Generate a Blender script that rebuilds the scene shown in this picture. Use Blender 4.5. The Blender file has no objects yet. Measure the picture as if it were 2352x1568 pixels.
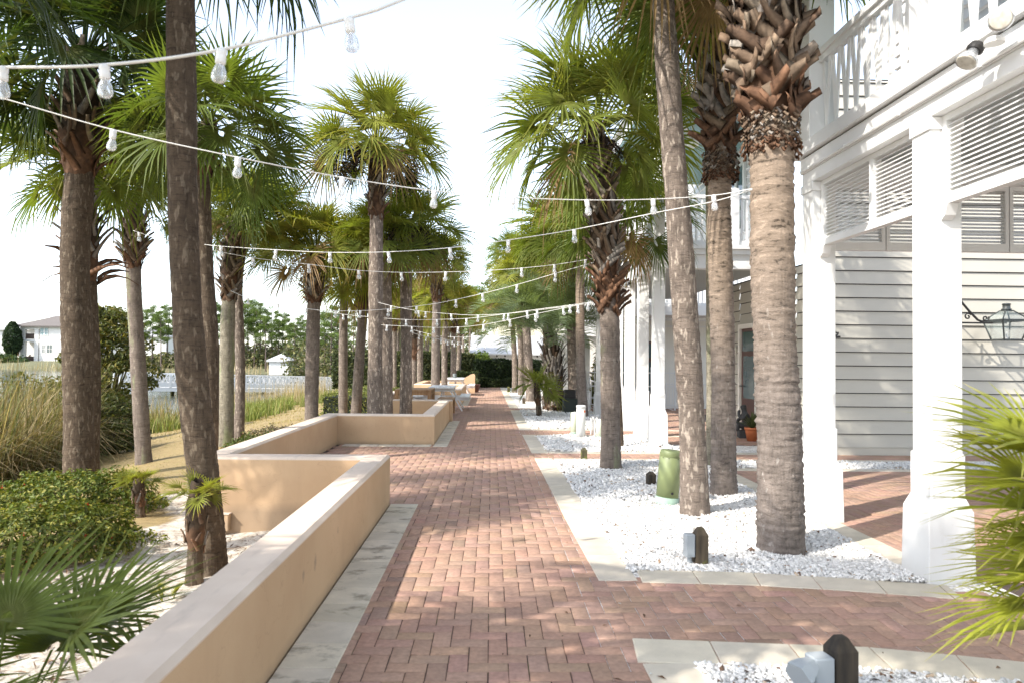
import bpy, math, random
import numpy as np
from mathutils import Vector, Matrix

S = bpy.context.scene
COL = S.collection

# ------------------------------------------------------------------ camera
CAM_H = 1.53
FPX, CXP, CYP = 1635.0, 1176.0, 784.0          # focal length and centre in a 2352 px wide picture
_yaw, _pit, _rol = math.radians(1.65), math.radians(1.33), 0.01
_F = np.array([math.sin(_yaw) * math.cos(_pit), math.cos(_yaw) * math.cos(_pit), math.sin(_pit)])
_R0 = np.array([math.cos(_yaw), -math.sin(_yaw), 0.0])
_U0 = np.cross(_R0, _F)
_R = math.cos(_rol) * _R0 + math.sin(_rol) * _U0
_U = -math.sin(_rol) * _R0 + math.cos(_rol) * _U0
cam = bpy.data.cameras.new('camera')
cam.sensor_width = 36.0
cam.lens = 36.0 * FPX / 2352.0
cam.clip_start = 0.05
cam.clip_end = 2000.0
cam.dof.use_dof = True
cam.dof.focus_distance = 20.0
cam.dof.aperture_fstop = 3.8
camo = bpy.data.objects.new('camera', cam)
COL.objects.link(camo)
camo.matrix_world = Matrix(((_R[0], _U[0], -_F[0], 0), (_R[1], _U[1], -_F[1], 0), (_R[2], _U[2], -_F[2], CAM_H), (0, 0, 0, 1)))
S.camera = camo

# ------------------------------------------------------------------ light
SUN_EL = math.radians(42.5)
SUN_AZ = math.radians(236.0)
world = bpy.data.worlds.new('World')
S.world = world
world.use_nodes = True
wn = world.node_tree
sky = wn.nodes.new('ShaderNodeTexSky')
sky.sky_type = 'NISHITA'
sky.sun_disc = False
sky.sun_elevation = SUN_EL
sky.sun_rotation = SUN_AZ
sky.air_density = 1.0
sky.dust_density = 1.2
sky.ozone_density = 1.0
bg = wn.nodes['Background']
bg.inputs['Strength'].default_value = 0.15
hsv = wn.nodes.new('ShaderNodeHueSaturation')
hsv.inputs['Saturation'].default_value = 0.6
wn.links.new(sky.outputs['Color'], hsv.inputs['Color'])
wn.links.new(hsv.outputs['Color'], bg.inputs['Color'])
sun = bpy.data.lights.new('sun', 'SUN')
sun.energy = 2.3
sun.angle = math.radians(0.53)
sun.color = (1.0, 0.94, 0.85)
suno = bpy.data.objects.new('sun', sun)
COL.objects.link(suno)
_sd = Vector((-math.sin(SUN_AZ) * math.cos(SUN_EL), -math.cos(SUN_AZ) * math.cos(SUN_EL), -math.sin(SUN_EL)))
suno.rotation_euler = _sd.to_track_quat('-Z', 'Y').to_euler()
S.view_settings.view_transform = 'Standard'
S.view_settings.look = 'None'
S.view_settings.exposure = 1.7
S.view_settings.gamma = 1.0
S.cycles.max_bounces = 8
S.cycles.transparent_max_bounces = 12
S.cycles.use_denoising = True


# ------------------------------------------------------------------ helpers
def _ray(u, v):
    return _F + _R * ((u - CXP) / FPX) - _U * ((v - CYP) / FPX)


def G(u, v, z=0.0):
    d = _ray(u, v)
    t = (z - CAM_H) / d[2]
    return np.array([d[0] * t, d[1] * t, z])


def AY(u, v, y):
    d = _ray(u, v)
    t = y / d[1]
    return np.array([d[0] * t, y, CAM_H + d[2] * t])


def link(o, parent=None):
    COL.objects.link(o)
    if parent is not None:
        o.parent = parent
    return o


def tag(o, label=None, cat=None, group=None, kind=None):
    if label:
        o['label'] = label
    if cat:
        o['category'] = cat
    if group:
        o['group'] = group
    if kind:
        o['kind'] = kind
    return o


def thing(name, label, cat, loc=(0, 0, 0), rz=0.0, group=None):
    o = bpy.data.objects.new(name, None)
    o.empty_display_size = 0.1
    link(o)
    o.location = loc
    o.rotation_euler = (0, 0, rz)
    return tag(o, label, cat, group, 'thing')


def copy_tree(o, parent=None):
    c = o.copy()
    link(c, parent)
    for ch in list(o.children):
        copy_tree(ch, c)
    return c


class MB:
    """collects shapes; build() links them as one mesh object"""

    def __init__(self):
        self.v = []
        self.f = []
        self.t = []          # optional per-vertex colour

    def add(self, vs, fs, tint=None):
        n = len(self.v)
        self.v.extend([tuple(p) for p in vs])
        self.f.extend([tuple(i + n for i in q) for q in fs])
        if tint is not None:
            self.t.extend([tuple(tint)] * len(vs))
        return self

    def box(self, x0, x1, y0, y1, z0, z1, tint=None):
        vs = [(x0, y0, z0), (x1, y0, z0), (x1, y1, z0), (x0, y1, z0), (x0, y0, z1), (x1, y0, z1), (x1, y1, z1), (x0, y1, z1)]
        fs = [(3, 2, 1, 0), (4, 5, 6, 7), (0, 1, 5, 4), (1, 2, 6, 5), (2, 3, 7, 6), (3, 0, 4, 7)]
        return self.add(vs, fs, tint)

    def cbox(self, x0, x1, y0, y1, z0, z1, c=0.01, tint=None):
        """box with chamfered vertical edges and top"""
        def ring(i, z):
            a, b, d, e = x0 + i, x1 - i, y0 + i, y1 - i
            return [(a + c, d, z), (b - c, d, z), (b, d + c, z), (b, e - c, z), (b - c, e, z), (a + c, e, z), (a, e - c, z), (a, d + c, z)]
        vs = ring(0, z0) + ring(0, z1 - c) + ring(c, z1)
        fs = [tuple(range(7, -1, -1)), tuple(range(16, 24))]
        for k in range(2):
            for i in range(8):
                j = (i + 1) % 8
                fs.append((k * 8 + i, k * 8 + j, k * 8 + 8 + j, k * 8 + 8 + i))
        return self.add(vs, fs, tint)

    def bar(self, p, q, w, h=None, up=(0, 0, 1), tint=None):
        h = w if h is None else h
        p, q = Vector(p), Vector(q)
        d = (q - p).normalized()
        u = Vector(up)
        s = d.cross(u)
        if s.length < 1e-4:
            s = d.cross(Vector((1, 0, 0)))
        s.normalize()
        u = s.cross(d)
        vs = []
        for c in (p, q):
            for a, b in ((-1, -1), (1, -1), (1, 1), (-1, 1)):
                vs.append(tuple(c + s * (a * w / 2) + u * (b * h / 2)))
        fs = [(0, 1, 2, 3), (7, 6, 5, 4), (0, 4, 5, 1), (1, 5, 6, 2), (2, 6, 7, 3), (3, 7, 4, 0)]
        return self.add(vs, fs, tint)

    def tube(self, pts, r, n=8, cap=True, tint=None):
        pts = [Vector(p) for p in pts]
        rs = r if isinstance(r, (list, tuple)) else [r] * len(pts)
        vs, fs = [], []
        ref = None
        for i, p in enumerate(pts):
            d = (pts[min(i + 1, len(pts) - 1)] - pts[max(i - 1, 0)]).normalized()
            if ref is None:
                ref = Vector((0, 0, 1)) if abs(d.z) < 0.9 else Vector((1, 0, 0))
            s = d.cross(ref).normalized()
            u = s.cross(d)
            ref = u
            for k in range(n):
                a = 2 * math.pi * k / n
                vs.append(tuple(p + s * (math.cos(a) * rs[i]) + u * (math.sin(a) * rs[i])))
        for i in range(len(pts) - 1):
            for k in range(n):
                j = (k + 1) % n
                fs.append((i * n + k, i * n + j, (i + 1) * n + j, (i + 1) * n + k))
        if cap:
            fs.append(tuple(range(n - 1, -1, -1)))
            fs.append(tuple((len(pts) - 1) * n + k for k in range(n)))
        return self.add(vs, fs, tint)

    def lathe(self, prof, n=20, c=(0, 0, 0), tint=None):
        vs, fs = [], []
        for r, z in prof:
            for k in range(n):
                a = 2 * math.pi * k / n
                vs.append((c[0] + r * math.cos(a), c[1] + r * math.sin(a), c[2] + z))
        m = len(prof)
        for i in range(m - 1):
            for k in range(n):
                j = (k + 1) % n
                fs.append((i * n + k, i * n + j, (i + 1) * n + j, (i + 1) * n + k))
        fs.append(tuple(range(n - 1, -1, -1)))
        fs.append(tuple((m - 1) * n + k for k in range(n)))
        return self.add(vs, fs, tint)

    def prism(self, poly, z0, z1, tint=None):
        n = len(poly)
        vs = [(x, y, z0) for x, y in poly] + [(x, y, z1) for x, y in poly]
        fs = [tuple(range(n - 1, -1, -1)), tuple(range(n, 2 * n))]
        for i in range(n):
            j = (i + 1) % n
            fs.append((i, j, n + j, n + i))
        return self.add(vs, fs, tint)

    def quad(self, a, b, c, d, tint=None):
        return self.add([a, b, c, d], [(0, 1, 2, 3)], tint)

    def mesh(self, name, mat, smooth=False):
        return np_mesh(name, np.array(self.v, dtype=np.float32).reshape(-1, 3), self.f, mat,
                       np.array(self.t, dtype=np.float32) if len(self.t) == len(self.v) and self.t else None, smooth)

    def build(self, name, mat, parent=None, smooth=False, bevel=0.0):
        o = bpy.data.objects.new(name, self.mesh(name, mat, smooth))
        link(o, parent)
        if bevel:
            m = o.modifiers.new('b', 'BEVEL')
            m.width = bevel
            m.segments = 2
            m.limit_method = 'ANGLE'
        return o


def np_mesh(name, v, faces, mat, tint=None, smooth=False):
    """v (n,3); faces list of tuples or (m,4) int array; tint (n,3)"""
    me = bpy.data.meshes.new(name)
    if isinstance(faces, np.ndarray):
        n, m, k = len(v), len(faces), faces.shape[1]
        me.vertices.add(n)
        me.vertices.foreach_set('co', np.ascontiguousarray(v, dtype=np.float32).ravel())
        me.loops.add(m * k)
        me.loops.foreach_set('vertex_index', np.ascontiguousarray(faces, dtype=np.int32).ravel())
        me.polygons.add(m)
        me.polygons.foreach_set('loop_start', np.arange(0, m * k, k, dtype=np.int32))
        me.polygons.foreach_set('loop_total', np.full(m, k, dtype=np.int32))
        me.update(calc_edges=True)
    else:
        me.from_pydata([tuple(p) for p in v], [], faces)
    if smooth:
        me.polygons.foreach_set('use_smooth', np.ones(len(me.polygons), dtype=bool))
    if tint is not None:
        at = me.color_attributes.new('tint', 'FLOAT_COLOR', 'POINT')
        c = np.ones((len(v), 4), dtype=np.float32)
        c[:, :3] = tint
        at.data.foreach_set('color', c.ravel())
    if mat is not None:
        me.materials.append(mat)
    me.validate()
    return me


# ------------------------------------------------------------------ materials
class NT:
    def __init__(self, name):
        self.m = bpy.data.materials.new(name)
        self.m.use_nodes = True
        self.n = self.m.node_tree.nodes
        self.l = self.m.node_tree.links
        self.b = self.n['Principled BSDF']
        self.out = self.n['Material Output']

    def new(self, t, **kw):
        x = self.n.new(t)
        for k, v in kw.items():
            setattr(x, k, v)
        return x

    def co(self, scale=(1, 1, 1), kind='Object'):
        tc = self.new('ShaderNodeTexCoord')
        mp = self.new('ShaderNodeMapping')
        mp.inputs['Scale'].default_value = scale
        self.l.new(tc.outputs[kind], mp.inputs['Vector'])
        return mp.outputs['Vector']

    def noise(self, scale, vec=None, detail=4.0, rough=0.55, dist=0.0):
        x = self.new('ShaderNodeTexNoise')
        x.inputs['Scale'].default_value = scale
        x.inputs['Detail'].default_value = detail
        x.inputs['Roughness'].default_value = rough
        x.inputs['Distortion'].default_value = dist
        if vec is not None:
            self.l.new(vec, x.inputs['Vector'])
        return x.outputs['Fac']

    def ramp(self, fac, stops, interp='LINEAR'):
        x = self.new('ShaderNodeValToRGB')
        x.color_ramp.interpolation = interp
        e = x.color_ramp.elements
        while len(e) < len(stops):
            e.new(0.5)
        for i, (p, c) in enumerate(stops):
            e[i].position = p
            e[i].color = (c[0], c[1], c[2], 1) if isinstance(c, (tuple, list)) else (c, c, c, 1)
        self.l.new(fac, x.inputs['Fac'])
        return x.outputs['Color']

    def mix(self, fac, a, b, mode='MIX'):
        x = self.new('ShaderNodeMix', data_type='RGBA', blend_type=mode)
        for s, v in ((0, fac), (6, a), (7, b)):
            if isinstance(v, (int, float)):
                x.inputs[s].default_value = v
            elif isinstance(v, tuple):
                x.inputs[s].default_value = (v[0], v[1], v[2], 1)
            else:
                self.l.new(v, x.inputs[s])
        return x.outputs[2]

    def math(self, op, a, b=None):
        x = self.new('ShaderNodeMath', operation=op)
        for i, v in enumerate((a, b)):
            if v is None:
                continue
            if isinstance(v, (int, float)):
                x.inputs[i].default_value = v
            else:
                self.l.new(v, x.inputs[i])
        return x.outputs[0]

    def attr(self, name='tint'):
        x = self.new('ShaderNodeAttribute')
        x.attribute_name = name
        return x.outputs['Color']

    def sepz(self, vec, axis='Z'):
        x = self.new('ShaderNodeSeparateXYZ')
        self.l.new(vec, x.inputs[0])
        return x.outputs[axis]

    def color(self, c):
        if isinstance(c, tuple):
            self.b.inputs['Base Color'].default_value = (c[0], c[1], c[2], 1)
        else:
            self.l.new(c, self.b.inputs['Base Color'])
        return self

    def rough(self, r):
        if isinstance(r, (int, float)):
            self.b.inputs['Roughness'].default_value = r
        else:
            self.l.new(r, self.b.inputs['Roughness'])
        return self

    def bump(self, h, strength=0.4, dist=0.02):
        x = self.new('ShaderNodeBump')
        x.inputs['Strength'].default_value = strength
        x.inputs['Distance'].default_value = dist
        self.l.new(h, x.inputs['Height'])
        self.l.new(x.outputs['Normal'], self.b.inputs['Normal'])
        return self

    def translucent(self, col, amount):
        tr = self.new('ShaderNodeBsdfTranslucent')
        self.l.new(col, tr.inputs['Color'])
        mx = self.new('ShaderNodeMixShader')
        mx.inputs[0].default_value = amount
        self.l.new(self.b.outputs[0], mx.inputs[1])
        self.l.new(tr.outputs[0], mx.inputs[2])
        self.l.new(mx.outputs[0], self.out.inputs['Surface'])
        return self


def m_plain(name, c, rough=0.6, var=0.12, scale=6.0, metal=0.0, bump=0.0, bscale=60.0, spec=0.5):
    t = NT(name)
    n = t.noise(scale, t.co())
    d = tuple(max(0.0, x * (1 - var)) for x in c)
    e = tuple(min(1.0, x * (1 + var * 0.6)) for x in c)
    t.color(t.ramp(n, [(0.3, d), (0.7, e)])).rough(rough)
    t.b.inputs['Metallic'].default_value = metal
    t.b.inputs['Specular IOR Level'].default_value = spec
    if bump:
        t.bump(t.noise(bscale, t.co(), 5), bump, 0.01)
    return t.m


def m_leaf(name, amount=0.35, rough=0.42, nscale=9.0, gain=1.0):
    t = NT(name)
    a = t.attr()
    n = t.noise(nscale, t.co(), 3)
    c = t.mix(1.0, a, t.ramp(n, [(0.3, 0.72 * gain), (0.7, 1.18 * gain)]), 'MULTIPLY')
    t.color(c).rough(rough)
    t.b.inputs['Specular IOR Level'].default_value = 0.22
    t.translucent(t.mix(1.0, c, (1.25, 1.3, 0.55), 'MULTIPLY'), amount)
    return t.m


def m_tint(name, rough=0.85, nscale=20.0, lo=0.7, hi=1.25, bump=0.3, stretch=(1, 1, 1)):
    t = NT(name)
    n = t.noise(nscale, t.co(stretch), 5)
    t.color(t.mix(1.0, t.attr(), t.ramp(n, [(0.3, lo), (0.7, hi)]), 'MULTIPLY')).rough(rough)
    t.b.inputs['Specular IOR Level'].default_value = 0.25
    if bump:
        t.bump(n, bump, 0.01)
    return t.m


def m_trunk(name, dark, mid, light, light_amt=0.62, green=0.0, upper=None, ring=55.0, h0=1.2, h1=2.4, scar=0.4):
    """palm bark: fine horizontal fissures, pale scars, optional lichen, optional other colour higher up the trunk"""
    t = NT(name)
    v = t.co()
    z = t.sepz(v)
    band = t.math('ADD', t.math('MULTIPLY', t.noise(1.0, t.co((7, 7, ring)), 5, 0.68, 0.6), 0.65), t.math('MULTIPLY', t.noise(1.0, t.co((24, 24, ring * 1.6)), 4, 0.7, 0.3), 0.35))
    big = t.noise(2.2, t.co((1.6, 1.6, 0.9)), 3)
    c = t.ramp(band, [(0.36, tuple(0.45 * a + 0.3 * b for a, b in zip(dark, mid))), (0.47, mid), (0.70, tuple(x * 1.22 for x in mid))])
    c = t.mix(t.ramp(big, [(0.35, 0.0), (0.7, 0.55)]), c, tuple(x * 0.72 for x in mid), 'MIX')
    sc = t.noise(1.0, t.co((26, 26, 9)), 2, 0.5, 0.2)
    c = t.mix(t.ramp(sc, [(light_amt, 0.0), (light_amt + 0.08, scar)]), c, light)
    mot = t.noise(1.0, t.co((11, 11, 6)), 5, 0.7)
    c = t.mix(1.0, c, t.ramp(mot, [(0.3, 0.62), (0.5, 1.0), (0.72, 1.3)]), 'MULTIPLY')
    vert = t.noise(1.0, t.co((60, 60, 5)), 3)
    c = t.mix(t.ramp(vert, [(0.3, 0.35), (0.45, 0.0)]), c, tuple(x * 0.5 for x in dark))
    if green:
        g = t.noise(1.0, t.co((4.5, 4.5, 1.2)), 4)
        c = t.mix(t.ramp(g, [(0.62 - green, 0.0), (0.78 - green, 0.6)]), c, (0.27, 0.33, 0.15))
    if upper is not None:
        mr = t.new('ShaderNodeMapRange')
        mr.inputs['From Min'].default_value = h0
        mr.inputs['From Max'].default_value = h1
        t.l.new(t.math('ADD', z, t.math('MULTIPLY', big, 0.6)), mr.inputs['Value'])
        cu = t.ramp(band, [(0.39, tuple(x * 0.28 for x in upper)), (0.45, tuple(x * 0.85 for x in upper)), (0.56, upper), (0.62, tuple(min(1, x * 1.5) for x in upper)), (0.68, tuple(x * 0.95 for x in upper))])
        c = t.mix(mr.outputs[0], c, cu)
    t.color(c).rough(0.92)
    t.b.inputs['Specular IOR Level'].default_value = 0.2
    h = t.math('ADD', t.math('MULTIPLY', band, 1.0), t.math('MULTIPLY', vert, 0.45))
    t.bump(h, 1.0, 0.016)
    return t.m


M = {}
# white paint, siding, stucco
def m_white(name, c, rough, bump, bscale):
    t = NT(name)
    v = t.co()
    n = t.noise(2.0, v, 4)
    col = t.ramp(n, [(0.3, tuple(x * 0.95 for x in c)), (0.7, c)])
    st = t.noise(1.0, t.co((9, 9, 1.4)), 5, 0.65)
    col = t.mix(t.ramp(st, [(0.58, 0.0), (0.80, 0.22)]), col, (0.50, 0.48, 0.43))
    mr = t.new('ShaderNodeMapRange')
    mr.inputs['From Min'].default_value = 0.22
    mr.inputs['From Max'].default_value = 0.0
    t.l.new(t.math('ADD', t.sepz(v), t.math('MULTIPLY', st, 0.15)), mr.inputs['Value'])
    col = t.mix(t.math('MULTIPLY', mr.outputs[0], 0.35), col, (0.42, 0.38, 0.31))
    t.color(col).rough(rough)
    t.bump(t.noise(bscale, v, 4), bump, 0.006)
    return t.m


M['white'] = m_white('white_paint', (0.73, 0.73, 0.72), 0.45, 0.08, 40)
M['white_stucco'] = m_white('white_render', (0.71, 0.71, 0.695), 0.75, 0.35, 110)
M['cream'] = m_plain('cream_paint', (0.76, 0.74, 0.68), 0.55, 0.05, 2.0)
M['siding'] = m_plain('grey_siding_paint', (0.47, 0.445, 0.385), 0.55, 0.05, 1.5, bump=0.06, bscale=30)
M['gap'] = m_plain('dark_gap', (0.05, 0.05, 0.05), 0.8)
M['teal'] = m_plain('teal_ceiling_paint', (0.20, 0.33, 0.34), 0.5, 0.05)
M['greyceil'] = m_plain('grey_blue_ceiling_paint', (0.33, 0.37, 0.37), 0.6, 0.05)
M['glass'] = m_plain('window_glass', (0.06, 0.10, 0.11), 0.06, 0.15, 1.2, spec=0.8)
M['doorwood'] = m_plain('dark_red_door_wood', (0.085, 0.035, 0.028), 0.4, 0.2, 8)
M['lantern'] = m_plain('dark_lantern_metal', (0.05, 0.058, 0.058), 0.45, 0.3, 25)
M['iron'] = m_plain('black_iron', (0.02, 0.018, 0.017), 0.5, 0.2, 20)
M['zinc'] = m_plain('weathered_zinc', (0.16, 0.18, 0.18), 0.5, 0.25, 20, metal=0.4)
M['terra'] = m_plain('terracotta', (0.45, 0.13, 0.045), 0.7, 0.15, 8, bump=0.1)
M['darkterra'] = m_plain('dark_terracotta', (0.11, 0.045, 0.035), 0.6, 0.2, 8)
M['statue'] = m_plain('dark_cast_stone', (0.05, 0.052, 0.055), 0.7, 0.3, 12, bump=0.3)
M['roofwhite'] = m_plain('pale_metal_roof', (0.43, 0.43, 0.43), 0.5, 0.06)
M['rooftile'] = m_plain('brown_roof_tiles', (0.14, 0.122, 0.11), 0.8, 0.3, 8, bump=0.4)
M['housewhite'] = m_plain('white_house_render', (0.66, 0.65, 0.62), 0.8, 0.05, 0.3)
M['brownrail'] = m_plain('brown_rail_wood', (0.10, 0.07, 0.055), 0.7)
M['hood'] = m_plain('pale_yellow_siding', (0.72, 0.68, 0.52), 0.7, 0.05)


STAINS = [(4.32, 0.30, 0.07, 0.10), (4.05, 0.30, 0.05, 0.08), (4.95, 0.34, 0.03, 0.05)]


def _stucco():
    t = NT('tan_stucco')
    v = t.co()
    z = t.sepz(v)
    n = t.noise(1.3, t.co((1, 1, 1.0)), 5)
    c = t.ramp(n, [(0.3, (0.49, 0.335, 0.205)), (0.7, (0.57, 0.405, 0.255))])
    st = t.noise(1.0, t.co((5.5, 5.5, 1.0)), 4)
    c = t.mix(t.ramp(st, [(0.70, 0.0), (0.84, 0.4)]), c, (0.26, 0.19, 0.13))
    sp = t.noise(30, v, 2)
    c = t.mix(t.ramp(sp, [(0.76, 0.0), (0.80, 0.35)]), c, (0.2, 0.14, 0.1))
    # splashed dirt just above the paving
    mr = t.new('ShaderNodeMapRange')
    mr.inputs['From Min'].default_value = 0.10
    mr.inputs['From Max'].default_value = 0.0
    t.l.new(t.math('ADD', z, t.math('MULTIPLY', st, 0.06)), mr.inputs['Value'])
    c = t.mix(t.math('MULTIPLY', mr.outputs[0], 0.5), c, (0.2, 0.16, 0.12))
    ck = t.new('ShaderNodeTexVoronoi', feature='DISTANCE_TO_EDGE')
    ck.inputs['Scale'].default_value = 0.9
    wv = t.new('ShaderNodeVectorMath', operation='ADD')
    nz = t.new('ShaderNodeTexNoise')
    nz.inputs['Scale'].default_value = 5
    t.l.new(v, wv.inputs[0])
    t.l.new(nz.outputs['Color'], wv.inputs[1])
    t.l.new(v, nz.inputs['Vector'])
    t.l.new(wv.outputs[0], ck.inputs['Vector'])
    c = t.mix(t.ramp(ck.outputs['Distance'], [(0.0, 0.22), (0.005, 0.0)]), c, (0.24, 0.16, 0.10))
    ru = t.noise(1.0, t.co((2.2, 2.2, 0.5)), 5, 0.7)
    c = t.mix(t.ramp(ru, [(0.55, 0.0), (0.75, 0.30)]), c, (0.36, 0.25, 0.16))
    # two scuffed grey smudges on the path side of the near wall
    for py, pz, sy, sz in STAINS:
        sb = t.new('ShaderNodeVectorMath', operation='SUBTRACT')
        t.l.new(v, sb.inputs[0])
        sb.inputs[1].default_value = (-1.04, py, pz)
        sc = t.new('ShaderNodeVectorMath', operation='MULTIPLY')
        t.l.new(sb.outputs[0], sc.inputs[0])
        sc.inputs[1].default_value = (8, 1 / sy, 1 / sz)
        ln = t.new('ShaderNodeVectorMath', operation='LENGTH')
        t.l.new(sc.outputs[0], ln.inputs[0])
        c = t.mix(t.ramp(t.math('ADD', ln.outputs['Value'], t.math('MULTIPLY', t.noise(40, v, 4), 0.9)), [(0.6, 0.55), (1.35, 0.0)]), c, (0.20, 0.165, 0.13))
    t.color(c).rough(0.88)
    t.b.inputs['Specular IOR Level'].default_value = 0.2
    t.bump(t.math('ADD', t.noise(160, v, 4), t.math('MULTIPLY', t.noise(14, v, 2), 0.6)), 0.28, 0.006)
    return t.m


def _lit_cap():  # same stucco made paler: light on the wall tops put into the colour
    t = NT('stucco_lit_top')
    v = t.co()
    n = t.noise(3.0, v, 5)
    c = t.ramp(n, [(0.3, (0.58, 0.47, 0.38)), (0.7, (0.68, 0.57, 0.47))])
    st = t.noise(1.0, t.co((14, 3, 14)), 4)
    c = t.mix(t.ramp(st, [(0.58, 0.0), (0.75, 0.35)]), c, (0.36, 0.30, 0.25))
    t.color(c).rough(0.85)
    t.b.inputs['Specular IOR Level'].default_value = 0.25
    t.bump(t.noise(150, v, 4), 0.2, 0.005)
    return t.m


def _brick():
    t = NT('clay_pavers')
    v = t.co()
    a = t.attr()
    n = t.noise(35, v, 5)
    c = t.mix(1.0, a, t.ramp(n, [(0.25, 0.78), (0.75, 1.2)]), 'MULTIPLY')
    sp = t.noise(330, v, 2)
    c = t.mix(t.ramp(sp, [(0.66, 0.0), (0.72, 0.5)]), c, (0.55, 0.46, 0.40))
    d = t.noise(0.8, v, 5)
    c = t.mix(t.ramp(d, [(0.5, 0.0), (0.75, 0.35)]), c, (0.19, 0.125, 0.105))
    t.color(c).rough(0.85)
    t.b.inputs['Specular IOR Level'].default_value = 0.3
    t.bump(t.math('ADD', t.noise(260, v, 3), t.math('MULTIPLY', n, 0.4)), 0.35, 0.004)
    return t.m


def _joint():
    t = NT('paver_joint_sand')
    v = t.co()
    n = t.noise(2.2, v, 5)
    c = t.ramp(n, [(0.35, (0.045, 0.032, 0.026)), (0.6, (0.075, 0.052, 0.04)), (0.64, (0.06, 0.085, 0.018))])
    t.color(c).rough(0.95)
    return t.m


def _edging():
    t = NT('concrete_edging')
    v = t.co()
    n = t.noise(6, v, 6)
    c = t.mix(1.0, t.attr(), t.ramp(n, [(0.3, 0.86), (0.7, 1.08)]), 'MULTIPLY')
    s = t.noise(1.0, t.co((4.0, 6.0, 1)), 6, 0.65)
    x = t.sepz(v, 'X')
    left = t.math('LESS_THAN', x, -0.4)
    c = t.mix(t.math('MULTIPLY', t.ramp(s, [(0.52, 0.0), (0.66, 0.8)]), left), c, (0.17, 0.145, 0.105))
    sp = t.noise(220, v, 2)
    c = t.mix(t.ramp(sp, [(0.64, 0.0), (0.70, 0.4)]), c, (0.22, 0.19, 0.15))
    t.color(c).rough(0.9)
    t.bump(t.math('ADD', t.noise(200, v, 3), n), 0.3, 0.004)
    return t.m


def _gravelbase():
    t = NT('white_gravel_base')
    v = t.co()
    vo = t.new('ShaderNodeTexVoronoi')
    vo.inputs['Scale'].default_value = 38
    t.l.new(v, vo.inputs['Vector'])
    c = t.ramp(vo.outputs['Distance'], [(0.0, (0.80, 0.79, 0.76)), (0.5, (0.72, 0.70, 0.67)), (0.8, (0.40, 0.37, 0.33))])
    d = t.noise(90, v, 2)
    c = t.mix(t.ramp(d, [(0.70, 0.0), (0.74, 0.8)]), c, (0.2, 0.13, 0.08))
    t.color(c).rough(0.9)
    inv = t.math('SUBTRACT', 1.0, vo.outputs['Distance'])
    t.bump(inv, 0.8, 0.015)
    return t.m


def _ground():
    """one ground sheet: sand by the planters, dry lawn, wet mud towards the water"""
    t = NT('ground_soil')
    v = t.co()
    n = t.noise(1.1, v, 6)
    n2 = t.noise(9, v, 6, 0.65)
    fine = t.noise(70, v, 4)
    grass = t.ramp(n2, [(0.3, (0.20, 0.145, 0.06)), (0.55, (0.32, 0.235, 0.105)), (0.75, (0.16, 0.17, 0.045))])
    sand = t.ramp(n2, [(0.33, (0.17, 0.12, 0.085)), (0.45, (0.46, 0.41, 0.34)), (0.6, (0.62, 0.58, 0.51)), (0.8, (0.70, 0.66, 0.60))])
    litter = t.noise(1.0, t.co((26, 46, 20)), 5, 0.7)
    sand = t.mix(t.ramp(litter, [(0.56, 0.0), (0.66, 0.8)]), sand, (0.14, 0.085, 0.055))
    far = t.new('ShaderNodeMapRange')
    far.inputs['From Min'].default_value = 80
    far.inputs['From Max'].default_value = 95
    t.l.new(t.sepz(v, 'Y'), far.inputs['Value'])
    grass = t.mix(far.outputs[0], grass, (0.13, 0.13, 0.065))
    c = t.mix(t.sepz_attr(), grass, sand)
    c = t.mix(1.0, c, t.ramp(fine, [(0.3, 0.75), (0.7, 1.15)]), 'MULTIPLY')
    t.color(c).rough(0.95)
    t.bump(t.math('ADD', n2, t.math('MULTIPLY', fine, 0.5)), 0.6, 0.03)
    return t.m


def _sepz_attr(self):
    x = self.new('ShaderNodeSeparateColor')
    self.l.new(self.attr('tint'), x.inputs[0])
    return x.outputs[0]


NT.sepz_attr = _sepz_attr


def _water():
    t = NT('lake_water')
    t.color((0.05, 0.075, 0.085)).rough(0.08)
    t.b.inputs['Specular IOR Level'].default_value = 0.6
    t.bump(t.noise(1.0, t.co((2.2, 5.0, 1)), 4), 0.25, 0.06)
    return t.m


def _bulbglass():
    t = NT('clear_bulb_glass')
    t.color((0.93, 0.95, 0.97)).rough(0.08)
    t.b.inputs['IOR'].default_value = 1.45
    t.b.inputs['Transmission Weight'].default_value = 0.55
    t.b.inputs['Alpha'].default_value = 0.5
    return t.m


def _wood(name, lo, hi, moss=0.0):
    t = NT(name)
    v = t.co((18, 18, 2.0))
    n = t.noise(1.0, v, 5)
    c = t.ramp(n, [(0.3, lo), (0.7, hi)])
    if moss:
        g = t.noise(9, t.co(), 4)
        c = t.mix(t.ramp(g, [(0.65 - moss, 0.0), (0.75 - moss, 0.8)]), c, (0.13, 0.14, 0.02))
    t.color(c).rough(0.85)
    t.bump(n, 0.4, 0.01)
    return t.m


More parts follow.
